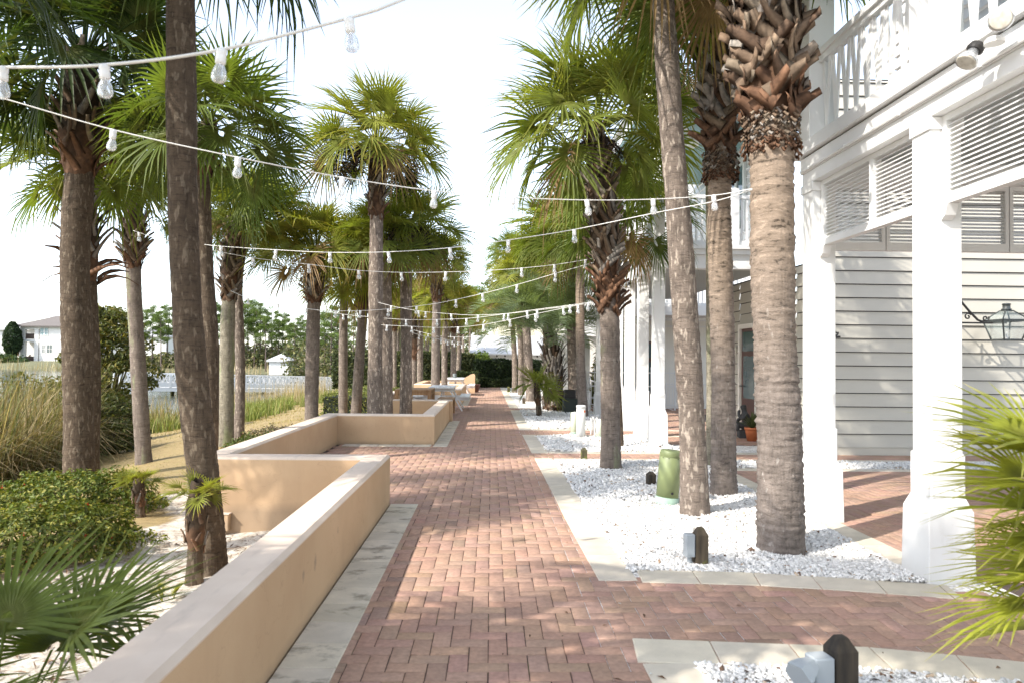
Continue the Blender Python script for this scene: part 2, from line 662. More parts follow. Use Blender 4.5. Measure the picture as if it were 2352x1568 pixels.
M['stucco'] = _stucco()
M['cap'] = _lit_cap()
M['brick'] = _brick()
M['joint'] = _joint()
M['edging'] = _edging()
M['gravelbase'] = _gravelbase()
M['pebble'] = m_tint('white_pebbles', 0.8, 30, 0.9, 1.06, 0.15)
M['ground'] = _ground()
M['water'] = _water()
M['bulbglass'] = _bulbglass()
M['socket'] = m_plain('white_plastic', (0.78, 0.78, 0.77), 0.4, 0.03)
M['wire'] = m_plain('white_cable', (0.70, 0.69, 0.66), 0.6, 0.08)
M['post'] = _wood('weathered_post_wood', (0.028, 0.020, 0.014), (0.12, 0.09, 0.055), 0.06)
M['postdark'] = _wood('dark_post_wood', (0.012, 0.010, 0.008), (0.06, 0.045, 0.03), 0.02)
M['postgreen'] = _wood('mossy_post_wood', (0.03, 0.025, 0.015), (0.10, 0.09, 0.04), 0.2)
M['tablewood'] = _wood('oiled_table_wood', (0.30, 0.165, 0.08), (0.42, 0.26, 0.14))
M['boxgrey'] = m_plain('grey_fitting_plastic', (0.34, 0.37, 0.39), 0.5, 0.06)
M['pedestal'] = m_plain('sage_green_plastic', (0.215, 0.255, 0.115), 0.45, 0.05, 3)
M['pedbase'] = m_plain('faded_green_plastic', (0.30, 0.42, 0.34), 0.55, 0.06, 3)
M['palegreen'] = m_plain('pale_green_plastic', (0.62, 0.68, 0.52), 0.5, 0.05)
M['darkgreen'] = m_plain('dark_green_metal', (0.025, 0.035, 0.03), 0.5, 0.1)
M['leaf'] = m_leaf('palm_leaf', 0.40, 0.5)
M['shrubleaf'] = m_leaf('shrub_leaf', 0.25, 0.48, 30)
M['treeleaf'] = m_leaf('tree_leaf', 0.25, 0.6, 3)
M['reed'] = m_leaf('dry_reed', 0.25, 0.7, 5)
M['boot'] = m_tint('palm_leaf_base', 0.85, 16, 0.55, 1.3, 0.5, (1, 1, 1))
M['fruit'] = m_tint('palm_fruit_stalk', 0.8, 16, 0.7, 1.2, 0.0)
M['bark'] = m_tint('tree_bark', 0.95, 12, 0.7, 1.25, 0.4, (4, 4, 0.8))
M['tk_grey'] = m_trunk('palm_bark_grey', (0.055, 0.045, 0.038), (0.19, 0.155, 0.13), (0.40, 0.35, 0.29), 0.60)
M['tk_shade_brown'] = m_trunk('palm_bark_shade_brown', (0.022, 0.016, 0.011), (0.088, 0.065, 0.046), (0.21, 0.17, 0.125), 0.56, scar=0.6)  # bark darkened: shade under the crowns put into its colour
M['tk_green'] = m_trunk('palm_bark_lichen', (0.06, 0.055, 0.04), (0.24, 0.215, 0.165), (0.42, 0.38, 0.31), 0.60, 0.10)
M['tk_grn2'] = m_trunk('palm_bark_half_lichen', (0.055, 0.045, 0.038), (0.19, 0.155, 0.13), (0.40, 0.35, 0.29), 0.62, 0.03)
M['tk_tan'] = m_trunk('palm_bark_tan_above', (0.06, 0.05, 0.044), (0.185, 0.155, 0.135), (0.36, 0.33, 0.30), 0.65, 0.0, (0.265, 0.205, 0.155), 27, 1.5, 3.1, 0.65)
M['tk_scar'] = m_trunk('palm_bark_scarred', (0.065, 0.053, 0.044), (0.18, 0.145, 0.12), (0.40, 0.34, 0.28), 0.56, scar=0.8)
# ------------------------------------------------------------------ terrain
def lerp_tab(tab, x):
    return np.interp(x, [a for a, b in tab], [b for a, b in tab])


SHORE = [(-30, -11.0), (5, -12.0), (14, -13.5), (25, -16.0), (36, -15.0), (42, -13.5), (55, -10.5), (70, -9.5), (95, -9.0), (400, -9.0)]
FARB = [(-400, 190), (-150, 150), (-60, 124), (-30, 118), (-15, 104), (-9, 98), (400, 98)]
WATER_Z = -1.45


def sstep(t):
    t = np.clip(t, 0, 1)
    return t * t * (3 - 2 * t)


def gh(x, y):
    x = np.asarray(x, dtype=float)
    y = np.asarray(y, dtype=float)
    xs = lerp_tab(SHORE, y) + 0.5 * np.sin(y * 0.55) + 0.25 * np.sin(y * 1.7)
    yf = lerp_tab(FARB, x) + 1.2 * np.sin(x * 0.21)
    t = (x - xs) / (-3.2 - xs)
    z = -1.75 + 1.5 * sstep(t * 0.85 + 0.15)
    z = np.where(x > -3.2, -0.25 + 0.05 * sstep((x + 3.2) / 1.5), z)
    z = np.where(x < xs, -1.75 - 0.5 * sstep((xs - x) / 6), z)
    zf = -1.75 + 1.75 * sstep((y - yf + 3) / 16)
    z = np.where((y > yf - 3) & (x < -3), np.maximum(z, zf), z)
    z = z + 0.025 * np.sin(x * 2.3 + y * 0.7) + 0.02 * np.sin(y * 3.1 - x * 1.3)
    z = np.where(x > -1.2, -0.07, z)
    return z


def ground_at(u, v):
    z = -0.2
    for _ in range(12):
        p = G(u, v, z)
        z = 0.5 * z + 0.5 * float(gh(p[0], p[1]))
    return np.array([p[0], p[1], z])


gx = np.concatenate([np.linspace(-420, -60, 25), np.linspace(-56, -20, 26), np.linspace(-19, -5, 58), np.linspace(-4.9, -1.3, 50), np.array([-1.19, -1.0, 1, 4, 10, 20, 40, 80, 150, 300])])
gy = np.concatenate([np.linspace(-40, -2, 14), np.linspace(-1.8, 20, 130), np.linspace(20.5, 60, 70), np.linspace(61, 150, 70), np.linspace(160, 500, 20)])
GX, GY = np.meshgrid(gx, gy)
GZ = gh(GX, GY)
nx, ny = len(gx), len(gy)
vv = np.stack([GX, GY, GZ], -1).reshape(-1, 3)
ii = (np.arange(ny - 1)[:, None] * nx + np.arange(nx - 1)[None, :]).ravel()
ff = np.stack([ii, ii + 1, ii + nx + 1, ii + nx], -1)
sand = (vv[:, 0] > -3.9 + 0.45 * np.sin(vv[:, 1] * 1.1) + 0.2 * np.sin(vv[:, 1] * 3.3)) & (vv[:, 1] < 11)
sand |= (vv[:, 0] > -2.95)
wet = (vv[:, 2] < -1.3)
tint = np.zeros((len(vv), 3))
tint[:, 0] = sand
o = bpy.data.objects.new('ground', np_mesh('ground', vv, ff, M['ground'], tint, True))
tag(link(o), kind='structure')

w = MB()
w.quad((-420, -40, WATER_Z), (-3, -40, WATER_Z), (-3, 160, WATER_Z), (-420, 160, WATER_Z))
tag(w.build('lake_water', M['water']), kind='structure')

# ------------------------------------------------------------------ paving
rng = np.random.default_rng(7)
XR = [(0.0, 0.78), (3.4, 0.78), (4.9, 0.76), (6.9, 0.72), (8.6, 0.71), (10.65, 0.68), (13.15, 0.65), (15.9, 0.61), (20.9, 0.58), (30, 0.52), (38, 0.46)]
YU = [(0.7, 4.9), (1.79, 4.84), (2.36, 4.73), (3.07, 4.55), (4.0, 4.22), (5.2, 3.7)]      # far edge of the near cross path
YL = [(0.7, 3.92), (1.42, 3.85), (2.06, 3.79), (2.74, 3.61), (3.5, 3.33), (5.2, 2.6)]


def in_brick(x, y):
    xr = lerp_tab(XR, y)
    a = (x > -0.92) & (x < xr + 0.14) & (y > 0.6) & (y < 37.3)
    a |= (x > -2.66) & (x < -0.7) & (((y > 7.48) & (y < 12.56)) | ((y > 17.3) & (y < 22.9)) | ((y > 27.7) & (y < 31.4)))
    a |= (x > 0.7) & (x < 5.2) & (y < lerp_tab(YU, x) + 0.16) & (y > lerp_tab(YL, x) - 0.16)
    a |= (x > 0.6) & (x < 10) & (y > 10.83) & (y < 11.62)
    a |= (x > 0.55) & (x < 5.2) & (y > 14.2) & (y < 15.3)
    a |= (x > 0.5) & (x < 3.0) & (y > 21.0) & (y < 21.9)
    a |= (x > 3.2) & (x < 10) & (y > 4.95) & (y < 9.9)
    a |= (x > 3.05) & (x < 5.3) & (y > 12.85) & (y < 20)
    a |= (x > 2.9) & (x < 9) & (y > 20) & (y < 30)
    a |= (y < lerp_tab(YU, x)) & (x > 3.4) & (x < 6) & (y > 3.0)
    return a


U = 0.1005
ci, cj = np.meshgrid(np.arange(-30, 105), np.arange(0, 400))
ci, cj = ci.ravel(), cj.ravel()
c4 = (ci - cj) % 4
hx, hy = ci[c4 == 0], cj[c4 == 0]
vx, vy = ci[c4 == 3], cj[c4 == 3]
bx0 = np.concatenate([hx, vx]) * U
by0 = np.concatenate([hy, vy]) * U
bw = np.concatenate([np.full(len(hx), 2 * U), np.full(len(vx), U)])
bh = np.concatenate([np.full(len(hx), U), np.full(len(vx), 2 * U)])
keep = in_brick(bx0 + bw / 2, by0 + bh / 2)
bx0, by0, bw, bh = bx0[keep], by0[keep], bw[keep], bh[keep]
nb = len(bx0)
g0 = 0.0022
ch = 0.0045
jx, jy = rng.normal(0, 0.0007, nb), rng.normal(0, 0.0007, nb)
zt = rng.normal(0, 0.0009, nb)


def rect(i, z):
    x0, x1, y0, y1 = bx0 + jx + i, bx0 + jx + bw - i, by0 + jy + i, by0 + jy + bh - i
    zz = np.broadcast_to(z, (nb,))
    return np.stack([np.stack([x0, y0, zz], -1), np.stack([x1, y0, zz], -1), np.stack([x1, y1, zz], -1), np.stack([x0, y1, zz], -1)], 1)


BV = np.concatenate([rect(g0, -0.012 + zt), rect(g0, zt - 0.003), rect(g0 + ch, zt)], 1)
base = (np.arange(nb) * 12)[:, None]
fl = [(8, 9, 10, 11)]
for k in (0, 4):
    for i in range(4):
        j = (i + 1) % 4
        fl.append((k + i, k + j, k + 4 + j, k + 4 + i))
BF = np.concatenate([base + np.array(f)[None, :] for f in fl], 0)
bc = np.array([0.385, 0.245, 0.180])[None, :] * (1 + rng.normal(0, 0.045, (nb, 1))) + rng.normal(0, 0.006, (nb, 3))
odd = rng.random(nb) < 0.05
bc[odd] *= np.array([0.80, 0.82, 0.86])
bc = np.repeat(np.clip(bc, 0.05, 0.6), 12, 0)
o = bpy.data.objects.new('brick_path', np_mesh('brick_path', BV.reshape(-1, 3), BF, M['brick'], bc))
tag(link(o), kind='structure')
jb = MB()
jb.box(-1.03, 0.95, 0.3, 37.4, -0.05, -0.007)
for ya, yb in ((7.47, 12.57), (17.31, 22.89), (27.41, 31.4)):
    jb.box(-2.67, -1.031, ya, yb, -0.05, -0.0075)
jb.box(0.95, 10.5, 2.5, 30, -0.052, -0.0085)
tag(jb.build('path_bedding', M['joint']), kind='structure')

# ------------------------------------------------------------------ concrete edging stones
ed = MB()
rs = random.Random(3)


def stones(poly, width, side=1, step=0.305, col=(0.56, 0.53, 0.46), z=0.006):
    """stones along a polyline; the strip lies to the right (side=1) or left of the walking direction"""
    pts = [Vector((p[0], p[1], 0)) for p in poly]
    L = [0]
    for a, b in zip(pts, pts[1:]):
        L.append(L[-1] + (b - a).length)

    def at(s):
        for k in range(len(pts) - 1):
            if s <= L[k + 1] or k == len(pts) - 2:
                t = (s - L[k]) / (L[k + 1] - L[k])
                d = (pts[k + 1] - pts[k]).normalized()
                return pts[k].lerp(pts[k + 1], t), Vector((d.y, -d.x, 0)) * side
    s = 0.0
    while s < L[-1] - 0.05:
        e = min(s + step, L[-1])
        g = 0.003
        zz = z + rs.uniform(-0.001, 0.001)
        a, na = at(s + g)
        b, nb_ = at(e - g)
        m = rs.uniform(0.9, 1.07)
        t = (col[0] * m, col[1] * m, col[2] * m * rs.uniform(0.97, 1.02))
        c = 0.005
        lo = [a, b, b + nb_ * width, a + na * width]
        cen = (lo[0] + lo[1] + lo[2] + lo[3]) / 4
        hi = [p + (cen - p).normalized() * c * 1.3 for p in lo]
        vs = [(p.x, p.y, -0.03) for p in lo] + [(p.x, p.y, zz - 0.004) for p in lo] + [(p.x, p.y, zz) for p in hi]
        fs = [(8, 9, 10, 11), (0, 1, 5, 4), (1, 2, 6, 5), (2, 3, 7, 6), (3, 0, 4, 7), (4, 5, 9, 8), (5, 6, 10, 9), (6, 7, 11, 10), (7, 4, 8, 11)]
        if side < 0:
            pass
        ed.add(vs, fs, t)
        s = e


GREY = (0.585, 0.525, 0.42)
PALE = (0.56, 0.50, 0.405)
stones([(-0.745, 0.5), (-0.745, 7.47)], 0.285, -1, col=GREY)
stones([(-1.03, 12.28), (-2.6, 12.28)], 0.29, 1, col=GREY)
stones([(-0.745, 12.3), (-0.745, 17.25)], 0.24, -1, col=GREY)
stones([(-0.745, 22.9), (-0.745, 27.5)], 0.2, -1, col=GREY)


def rightedge(y0, y1):
    ys = np.arange(y0, y1 + 0.01, max(0.3, (y1 - y0) / 12))
    return [(float(lerp_tab(XR, y)), float(y)) for y in ys] + ([(float(lerp_tab(XR, y1)), y1)] if abs(ys[-1] - y1) > 0.02 else [])


stones(rightedge(4.93, 10.92), 0.27, 1, step=0.61, col=PALE)
stones(rightedge(11.53, 14.28), 0.27, 1, step=0.61, col=PALE)
stones(rightedge(15.22, 20.98), 0.27, 1, step=0.61, col=PALE)
stones(rightedge(21.92, 37.0), 0.27, 1, step=0.61, col=PALE)
stones(rightedge(0.6, 3.6), 0.28, 1, step=0.5, col=GREY)
stones([(1.05, 4.895), (1.79, 4.84), (2.36, 4.73), (3.07, 4.55)], 0.29, -1, step=0.40, col=PALE)
stones([(0.785, 3.915), (1.42, 3.85), (2.06, 3.79), (2.74, 3.61), (3.5, 3.33), (5.2, 2.6)], 0.30, 1, step=0.42, col=GREY)
stones([(3.08, 5.25), (3.08, 9.82)], 0.24, 1, step=0.61, col=PALE)
stones([(0.97, 10.70), (10, 10.70)], 0.22, -1, step=0.61, col=PALE)
stones([(0.95, 11.53), (10, 11.53)], 0.22, -1, step=0.61, col=PALE)
stones([(0.92, 14.08), (5, 14.08)], 0.2, -1, step=0.61, col=PALE)
stones([(0.9, 15.22), (5, 15.22)], 0.2, -1, step=0.61, col=PALE)
stones([(3.3, 9.83), (10, 9.83)], 0.2, -1, step=0.61, col=PALE)
tag(ed.build('path_edging', M['edging']), kind='structure')

# ------------------------------------------------------------------ white gravel beds
gb = MB()
gb.quad((0.55, 0.5, -0.006), (3.5, 0.5, -0.006), (3.5, 38, -0.006), (0.5, 38, -0.006))
gb.quad((3.5, 9.9, -0.006), (10, 9.9, -0.006), (10, 12.8, -0.006), (3.5, 12.8, -0.006))
tag(gb.build('gravel_bed', M['gravelbase']), kind='structure')


def in_gravel(x, y):
    xr = lerp_tab(XR, y) + 0.27
    ok = (x > xr - 0.01) & ~in_brick(x, y)
    ok &= ~((y < lerp_tab(YU, x) + 0.285) & (y > lerp_tab(YL, x) - 0.295))
    ok &= ~((x > 3.075) & (x < 3.33) & (y > 5.0) & (y < 9.85))
    ok &= ~((x > 3.25) & (y > 4.5) & (y < 10.03))
    for a, b in ((10.69, 11.76), (14.07, 15.43), (20.9, 22.0)):
        ok &= ~((y > a) & (y < b))
    ok &= ~((x > 3.0) & (y > 12.7))
    return ok


def pebbles(n, x0, x1, y0, y1, size, r):
    x, y = r.uniform(x0, x1, n), r.uniform(y0, y1, n)
    k = in_gravel(x, y)
    x, y = x[k], y[k]
    m = len(x)
    cube = np.array([(-1, -1, -1), (1, -1, -1), (1, 1, -1), (-1, 1, -1), (-1, -1, 1), (1, -1, 1), (1, 1, 1), (-1, 1, 1)], float) * 0.62
    v = cube[None] * (1 + r.normal(0, 0.22, (m, 8, 1))) + r.normal(0, 0.12, (m, 8, 3))
    s = size * np.exp(r.normal(0, 0.28, (m, 1, 1)))
    v = v * s * (1 + r.normal(0, 0.2, (m, 1, 3))) * np.array([1, 1, 0.8])
    a, b = r.uniform(0, 6.28, m), r.uniform(-0.9, 0.9, m)
    ca, sa, cb, sb = np.cos(a), np.sin(a), np.cos(b), np.sin(b)
    X, Y, Z = v[..., 0], v[..., 1], v[..., 2]
    X, Z = X * cb[:, None] - Z * sb[:, None], X * sb[:, None] + Z * cb[:, None]
    X, Y = X * ca[:, None] - Y * sa[:, None], X * sa[:, None] + Y * ca[:, None]
    zc = r.uniform(-0.4, 1.5, m) * size + 0.018 * np.sin(x * 5) * np.cos(y * 4)
    P = np.stack([X + x[:, None], Y + y[:, None], Z + zc[:, None]], -1)
    q = np.array([(3, 2, 1, 0), (4, 5, 6, 7), (0, 1, 5, 4), (1, 2, 6, 5), (2, 3, 7, 6), (3, 0, 4, 7)])
    F = (np.arange(m) * 8)[:, None, None] + q[None]
    c = np.array([0.74, 0.725, 0.70])[None] * (1 + r.normal(0, 0.09, (m, 1)))
    w_ = r.random(m)
    c[w_ < 0.03] = (0.52, 0.40, 0.29)
    c[w_ < 0.012] = (0.16, 0.10, 0.065)
    return P.reshape(-1, 3), F.reshape(-1, 4), np.repeat(np.clip(c, 0, 0.9), 8, 0)


r2 = np.random.default_rng(11)
parts = [pebbles(30000, 0.9, 3.3, 2.4, 3.7, 0.0105, r2), pebbles(44000, 0.9, 3.35, 4.9, 7.6, 0.0115, r2),
         pebbles(26000, 0.9, 3.35, 7.6, 10.8, 0.014, r2), pebbles(14000, 0.85, 3.2, 11.7, 14.2, 0.018, r2), pebbles(12000, 3.2, 9, 9.9, 10.8, 0.014, r2), pebbles(6000, 4.5, 9, 11.7, 11.9, 0.014, r2), pebbles(9000, 0.8, 3.0, 15.3, 21, 0.022, r2)]
off, PV, PF, PC = 0, [], [], []
for a, b, c in parts:
    PV.append(a); PF.append(b + off); PC.append(c)
    off += len(a)
o = bpy.data.objects.new('gravel', np_mesh('gravel', np.concatenate(PV), np.concatenate(PF), M['pebble'], np.concatenate(PC), True))
tag(link(o), 'loose white gravel filling the beds right of the path', 'gravel', kind='stuff')

# bark chips and dead leaf bits on the gravel, one flat curl each
lt = MB()
for k in range(150):
    x, y = rs.uniform(0.95, 3.05), rs.choice([rs.uniform(5.2, 9.5), rs.uniform(2.9, 3.5)])
    if not bool(in_gravel(np.array([x]), np.array([y]))[0]):
        continue
    a = rs.uniform(0, 6.28)
    l, wd = rs.uniform(0.012, 0.05), rs.uniform(0.006, 0.014)
    d, n_ = Vector((math.cos(a), math.sin(a), rs.uniform(-.2, .2))), Vector((-math.sin(a), math.cos(a), 0.2))
    p = Vector((x, y, 0.024))
    c = rs.choice([(0.20, 0.11, 0.06), (0.12, 0.06, 0.04), (0.30, 0.19, 0.11), (0.07, 0.05, 0.04)])
    lt.add([tuple(p - d * l), tuple(p + n_ * wd + Vector((0, 0, .006))), tuple(p + d * l), tuple(p - n_ * wd + Vector((0, 0, .006)))], [(0, 1, 2, 3)], c)
tag(lt.build('leaf_litter', m_tint('dead_leaf_bits', 0.8, 30)), 'brown leaf and bark bits strewn on the white gravel', 'litter', kind='stuff')
lt = MB()
for k in range(70):
    x, y = rs.uniform(-0.7, 2.8), rs.uniform(3.2, 14)
    if not bool(in_brick(np.array([x]), np.array([y]))[0]) or (y > 5.2 and x > 0.65):
        continue
    a = rs.uniform(0, 6.28)
    l, wd = rs.uniform(0.006, 0.028), rs.uniform(0.004, 0.011)
    d, n_ = Vector((math.cos(a), math.sin(a), rs.uniform(-.1, .2))), Vector((-math.sin(a), math.cos(a), 0.2))
    p = Vector((x, y, 0.009))
    c = rs.choice([(0.03, 0.02, 0.015), (0.10, 0.055, 0.03), (0.22, 0.13, 0.07), (0.07, 0.09, 0.03), (0.6, 0.58, 0.54)])
    lt.add([tuple(p - d * l), tuple(p + n_ * wd + Vector((0, 0, .006))), tuple(p + d * l), tuple(p - n_ * wd + Vector((0, 0, .006)))], [(0, 1, 2, 3)], c)
tag(lt.build('leaf_litter', m_tint('bits_on_bricks', 0.8, 30)), 'small dead leaf bits and specks scattered on the bricks', 'litter', kind='stuff')
lt = MB()
for k in range(1500):
    x, y = rs.uniform(-3.9, -1.35), rs.uniform(2.5, 7.1)
    if rs.random() > 0.35 + 0.65 * (math.sin(x * 3.1 + y * 2.2) > 0.1):
        continue
    a = rs.uniform(0, 6.28)
    l, wd = rs.uniform(0.012, 0.06), rs.uniform(0.003, 0.011)
    d, n_ = Vector((math.cos(a), math.sin(a), rs.uniform(-.15, .25))), Vector((-math.sin(a), math.cos(a), 0.2))
    p = Vector((x, y, float(gh(x, y)) + 0.012))
    c = rs.choice([(0.17, 0.10, 0.06), (0.11, 0.07, 0.05), (0.26, 0.17, 0.10), (0.06, 0.045, 0.035), (0.33, 0.25, 0.17)])
    lt.add([tuple(p - d * l), tuple(p + n_ * wd + Vector((0, 0, .005))), tuple(p + d * l), tuple(p - n_ * wd + Vector((0, 0, .005)))], [(0, 1, 2, 3)], c)
tag(lt.build('leaf_litter', m_tint('dead_twigs_on_sand', 0.85, 30)), 'brown twigs and leaf bits strewn on the pale sand', 'litter', kind='stuff')

# ------------------------------------------------------------------ tan planter walls
WT = 0.52


def wall(name, label, rects, group='tan planter walls along the path', z0=-0.35, extra=None):
    """rects: axis aligned footprints (x0,x1,y0,y1) that butt end to end"""
    t = thing(name, label, 'wall', (0, 0, 0), 0, group)
    b, c = MB(), MB()
    for (x0, x1, y0, y1) in rects:
        b.box(x0, x1, y0, y1, z0, WT - 0.028)
        i = 0.022
        ring = [(x0, y0), (x1, y0), (x1, y1), (x0, y1)]
        vs = [(x, y, WT - 0.028) for x, y in ring] + [(x, y, WT - 0.020) for x, y in ring] + [(x0 + (i if x1 - x0 < y1 - y0 or 1 else 0), y0 + i, WT), (x1 - i, y0 + i, WT), (x1 - i, y1 - i, WT), (x0 + i, y1 - i, WT)]
        fs = [(3, 2, 1, 0), (8, 9, 10, 11)]
        for k in (0, 4):
            for q in range(4):
                j = (q + 1) % 4
                fs.append((k + q, k + j, k + 4 + j, k + 4 + q))
        c.add(vs, fs)
    if extra:
        extra(b, c)
    b.build('wall_body', M['stucco'], t)
    c.build('cap', M['cap'], t)  # top of the same wall, light painted in by the paler colour
    return t


def lwall(name, label, poly, **k):
    """closed footprint polygon, counter-clockwise; cap bevelled by insetting every edge"""
    t = thing(name, label, 'wall', (0, 0, 0), 0, 'tan planter walls along the path')
    n = len(poly)
    i = 0.024
    ins = []
    for q in range(n):
        p0, p1, p2 = Vector(poly[q - 1]), Vector(poly[q]), Vector(poly[(q + 1) % n])
        d1, d2 = (p1 - p0).normalized(), (p2 - p1).normalized()
        n1, n2 = Vector((-d1.y, d1.x)), Vector((-d2.y, d2.x))
        m = (n1 + n2)
        m = m / max(m.length_squared, 1e-6) * 2
        ins.append(p1 + m * i)
    b = MB().prism(poly, -0.35, WT - 0.03)
    b.build('wall_body', M['stucco'], t)
    c = MB()
    vs = [(x, y, WT - 0.03) for x, y in poly] + [(x, y, WT - 0.022) for x, y in poly] + [(p.x, p.y, WT) for p in ins]
    fs = [tuple(range(2 * n, 3 * n))]
    for k_ in (0, n):
        for q in range(n):
            j = (q + 1) % n
            fs.append((k_ + q, k_ + j, k_ + n + j, k_ + n + q))
    c.add(vs, fs)
    c.build('cap', M['cap'], t)  # wall top, no separate piece; its paler colour stands for light
    return t


lwall('planter_wall', 'low tan stucco wall running from the bottom edge of the photo along the path',
      [(-1.29, -2.5), (-1.04, -2.5), (-1.04, 7.46), (-3.0, 7.46), (-3.0, 7.21), (-1.29, 7.21)])
lwall('planter_wall', 'tan stucco wall wrapping the first brick seating niche, diagonal shadow on its front',
      [(-2.93, 7.465), (-2.68, 7.465), (-2.68, 12.58), (-0.99, 12.58), (-0.99, 17.05), (-0.92, 17.05), (-0.92, 17.3), (-2.93, 17.3), (-2.93, 17.05), (-1.24, 17.05), (-1.24, 12.83), (-2.93, 12.83)])
lwall('planter_wall', 'tan stucco wall behind the wooden table and first white picnic table',
      [(-2.93, 17.305), (-2.68, 17.305), (-2.68, 22.9), (-0.95, 22.9), (-0.95, 27.4), (-2.93, 27.4), (-2.93, 27.15), (-1.2, 27.15), (-1.2, 23.15), (-2.93, 23.15)])
# farthest wall, its end swept up in a scroll
t = thing('planter_wall', 'farthest tan stucco wall with an end sweeping up in a curve by the pot', 'wall', (0, 0, 0), 0, 'tan planter walls along the path')
b = MB()
b.box(-2.93, -2.68, 27.41, 31.2, -0.3, WT)
prof = [(-2.68, WT), (-1.7, WT), (-1.35, 0.56), (-1.1, 0.68), (-0.9, 0.80), (-0.78, 0.84), (-0.70, 0.80)]
vs = []
for y in (31.0, 31.25):
    vs += [(x, y, -0.3) for x, z in prof] + [(x, y, z) for x, z in prof]
n = len(prof)
fs = []
for k in range(n - 1):
    fs += [(k, k + 1, n + k + 1, n + k), (2 * n + k + 1, 2 * n + k, 3 * n + k, 3 * n + k + 1), (n + k, n + k + 1, 3 * n + k + 1, 3 * n + k)]
fs += [(n - 1, 3 * n - 1, 4 * n - 1, 2 * n - 1)]
b.add(vs, fs)
b.build('wall_body', M['stucco'], t)

# outlet box on the near return wall
t = thing('outlet_box', 'small tan outlet box low on the front of the near wall return', 'outlet box', (-2.62, 7.19, -0.11))
MB().cbox(-0.045, 0.045, -0.05, 0.018, -0.09, 0.07, 0.008).build('housing', M['stucco'], t)
MB().box(-0.05, 0.05, -0.056, 0.018, 0.07, 0.078).build('lid', M['cap'], t)
# ------------------------------------------------------------------ palms
GREENS = {
    'green': ((0.085, 0.125, 0.026), (0.155, 0.195, 0.036), (0.16, 0.17, 0.05)),
    'dark': ((0.028, 0.048, 0.013), (0.058, 0.088, 0.020), (0.12, 0.14, 0.04)),  # shade of the backlit crowns put into the leaf colour
    'yellow': ((0.15, 0.175, 0.030), (0.27, 0.28, 0.045), (0.46, 0.28, 0.05)),
    'mid': ((0.115, 0.155, 0.028), (0.225, 0.25, 0.043), (0.28, 0.24, 0.05)),
    'lime': ((0.22, 0.255, 0.034), (0.37, 0.38, 0.05), (0.55, 0.47, 0.22)),
    'blue': ((0.13, 0.175, 0.09), (0.21, 0.26, 0.14), (0.20, 0.22, 0.12)),
}


def vec_rot(T, Sd, N):
    return np.stack([T, Sd, N], 0)


def fan_blade(r, R, nseg, A, style, young=0.5, droop=0.25, costa=0.16, rows=(0.05, 0.30, 0.64, 1.0), dead=False, stiff=False):
    """one costapalmate leaf blade in its own frame: x along the leaf stalk, y sideways, z up; returns verts, quads, tints and the droop weight"""
    lo, hi, tip = [np.array(c) for c in GREENS[style]]
    k = np.arange(nseg)
    a = -A + 2 * A * (k + 0.5) / nseg
    da = A / nseg
    L = R * (0.58 + 0.42 * np.cos(a * 0.5) ** 1.4) * r.uniform(0.82, 1.10, nseg)
    nr = len(rows)
    dr_ = r.uniform(0.3, 1.5, nseg) + (r.random(nseg) < 0.12) * r.uniform(1, 3, nseg)
    V = np.zeros((nseg, nr, 3, 3))
    C = np.zeros((nseg, nr, 3, 3))
    W = np.zeros((nseg, nr, 3))
    tw = r.normal(0, 0.07, nseg)
    lift = r.normal(0, 0.07, nseg)
    leafc = (lo + (hi - lo) * young) * (1 + r.normal(0, 0.06))
    hw1 = 0.30 * R * 0.9 * math.sin(da) * 1.02
    for j, t in enumerate(rows):
        rr = L * t
        if j == 0:
            hw = np.full(nseg, 0.012)
        elif j == 1:
            hw = rr * math.tan(da) * 1.02
        elif t < 0.9:
            hw = np.full(nseg, hw1 * 0.85)
        else:
            hw = np.full(nseg, hw1 * 0.05)
        aj = a + tw * max(0, t - 0.38)
        cx, cy = np.cos(aj), np.sin(aj)
        ox = costa * R * (1 - np.abs(a) / A)
        zf = hw * (0.75 if not stiff else 0.5)
        for m, s in enumerate((-1, 0, 1)):
            V[:, j, m, 0] = ox + rr * cx - s * hw * cy
            V[:, j, m, 1] = rr * cy + s * hw * cx
            V[:, j, m, 2] = -zf * (1 if s == 0 else 0) + lift * rr * max(0, t - 0.3)
        q = max(0.0, (t - 0.55) / 0.45)
        col = leafc[None] * (1 + r.normal(0, 0.05, (nseg, 1)))
        tt = q * q * r.uniform(0.2, 0.9, (nseg, 1))
        C[:, j] = (col * (1 - tt) + tip[None] * tt)[:, None, :]
        if j == 0:
            C[:, j] = (col * 0.6 + np.array([0.22, 0.20, 0.06]) * 0.4)[:, None, :]
        W[:, j] = (t ** 2.6 * dr_ * droop * L)[:, None]
    X, Y = V[..., 0], V[..., 1]
    V[..., 2] += 0.26 * np.abs(Y) - (0.36 if not stiff else 0.2) * np.maximum(X, 0) ** 2 / R * 0.6 - 0.06 * Y * Y / R
    if dead:
        C[:] = np.array([0.26, 0.17, 0.085])
    idx = np.arange(nseg * nr * 3).reshape(nseg, nr, 3)
    F = []
    for j in range(nr - 1):
        for m in range(2):
            F.append(np.stack([idx[:, j, m], idx[:, j, m + 1], idx[:, j + 1, m + 1], idx[:, j + 1, m]], -1))
    return V.reshape(-1, 3), np.concatenate(F), C.reshape(-1, 3), W.reshape(-1)


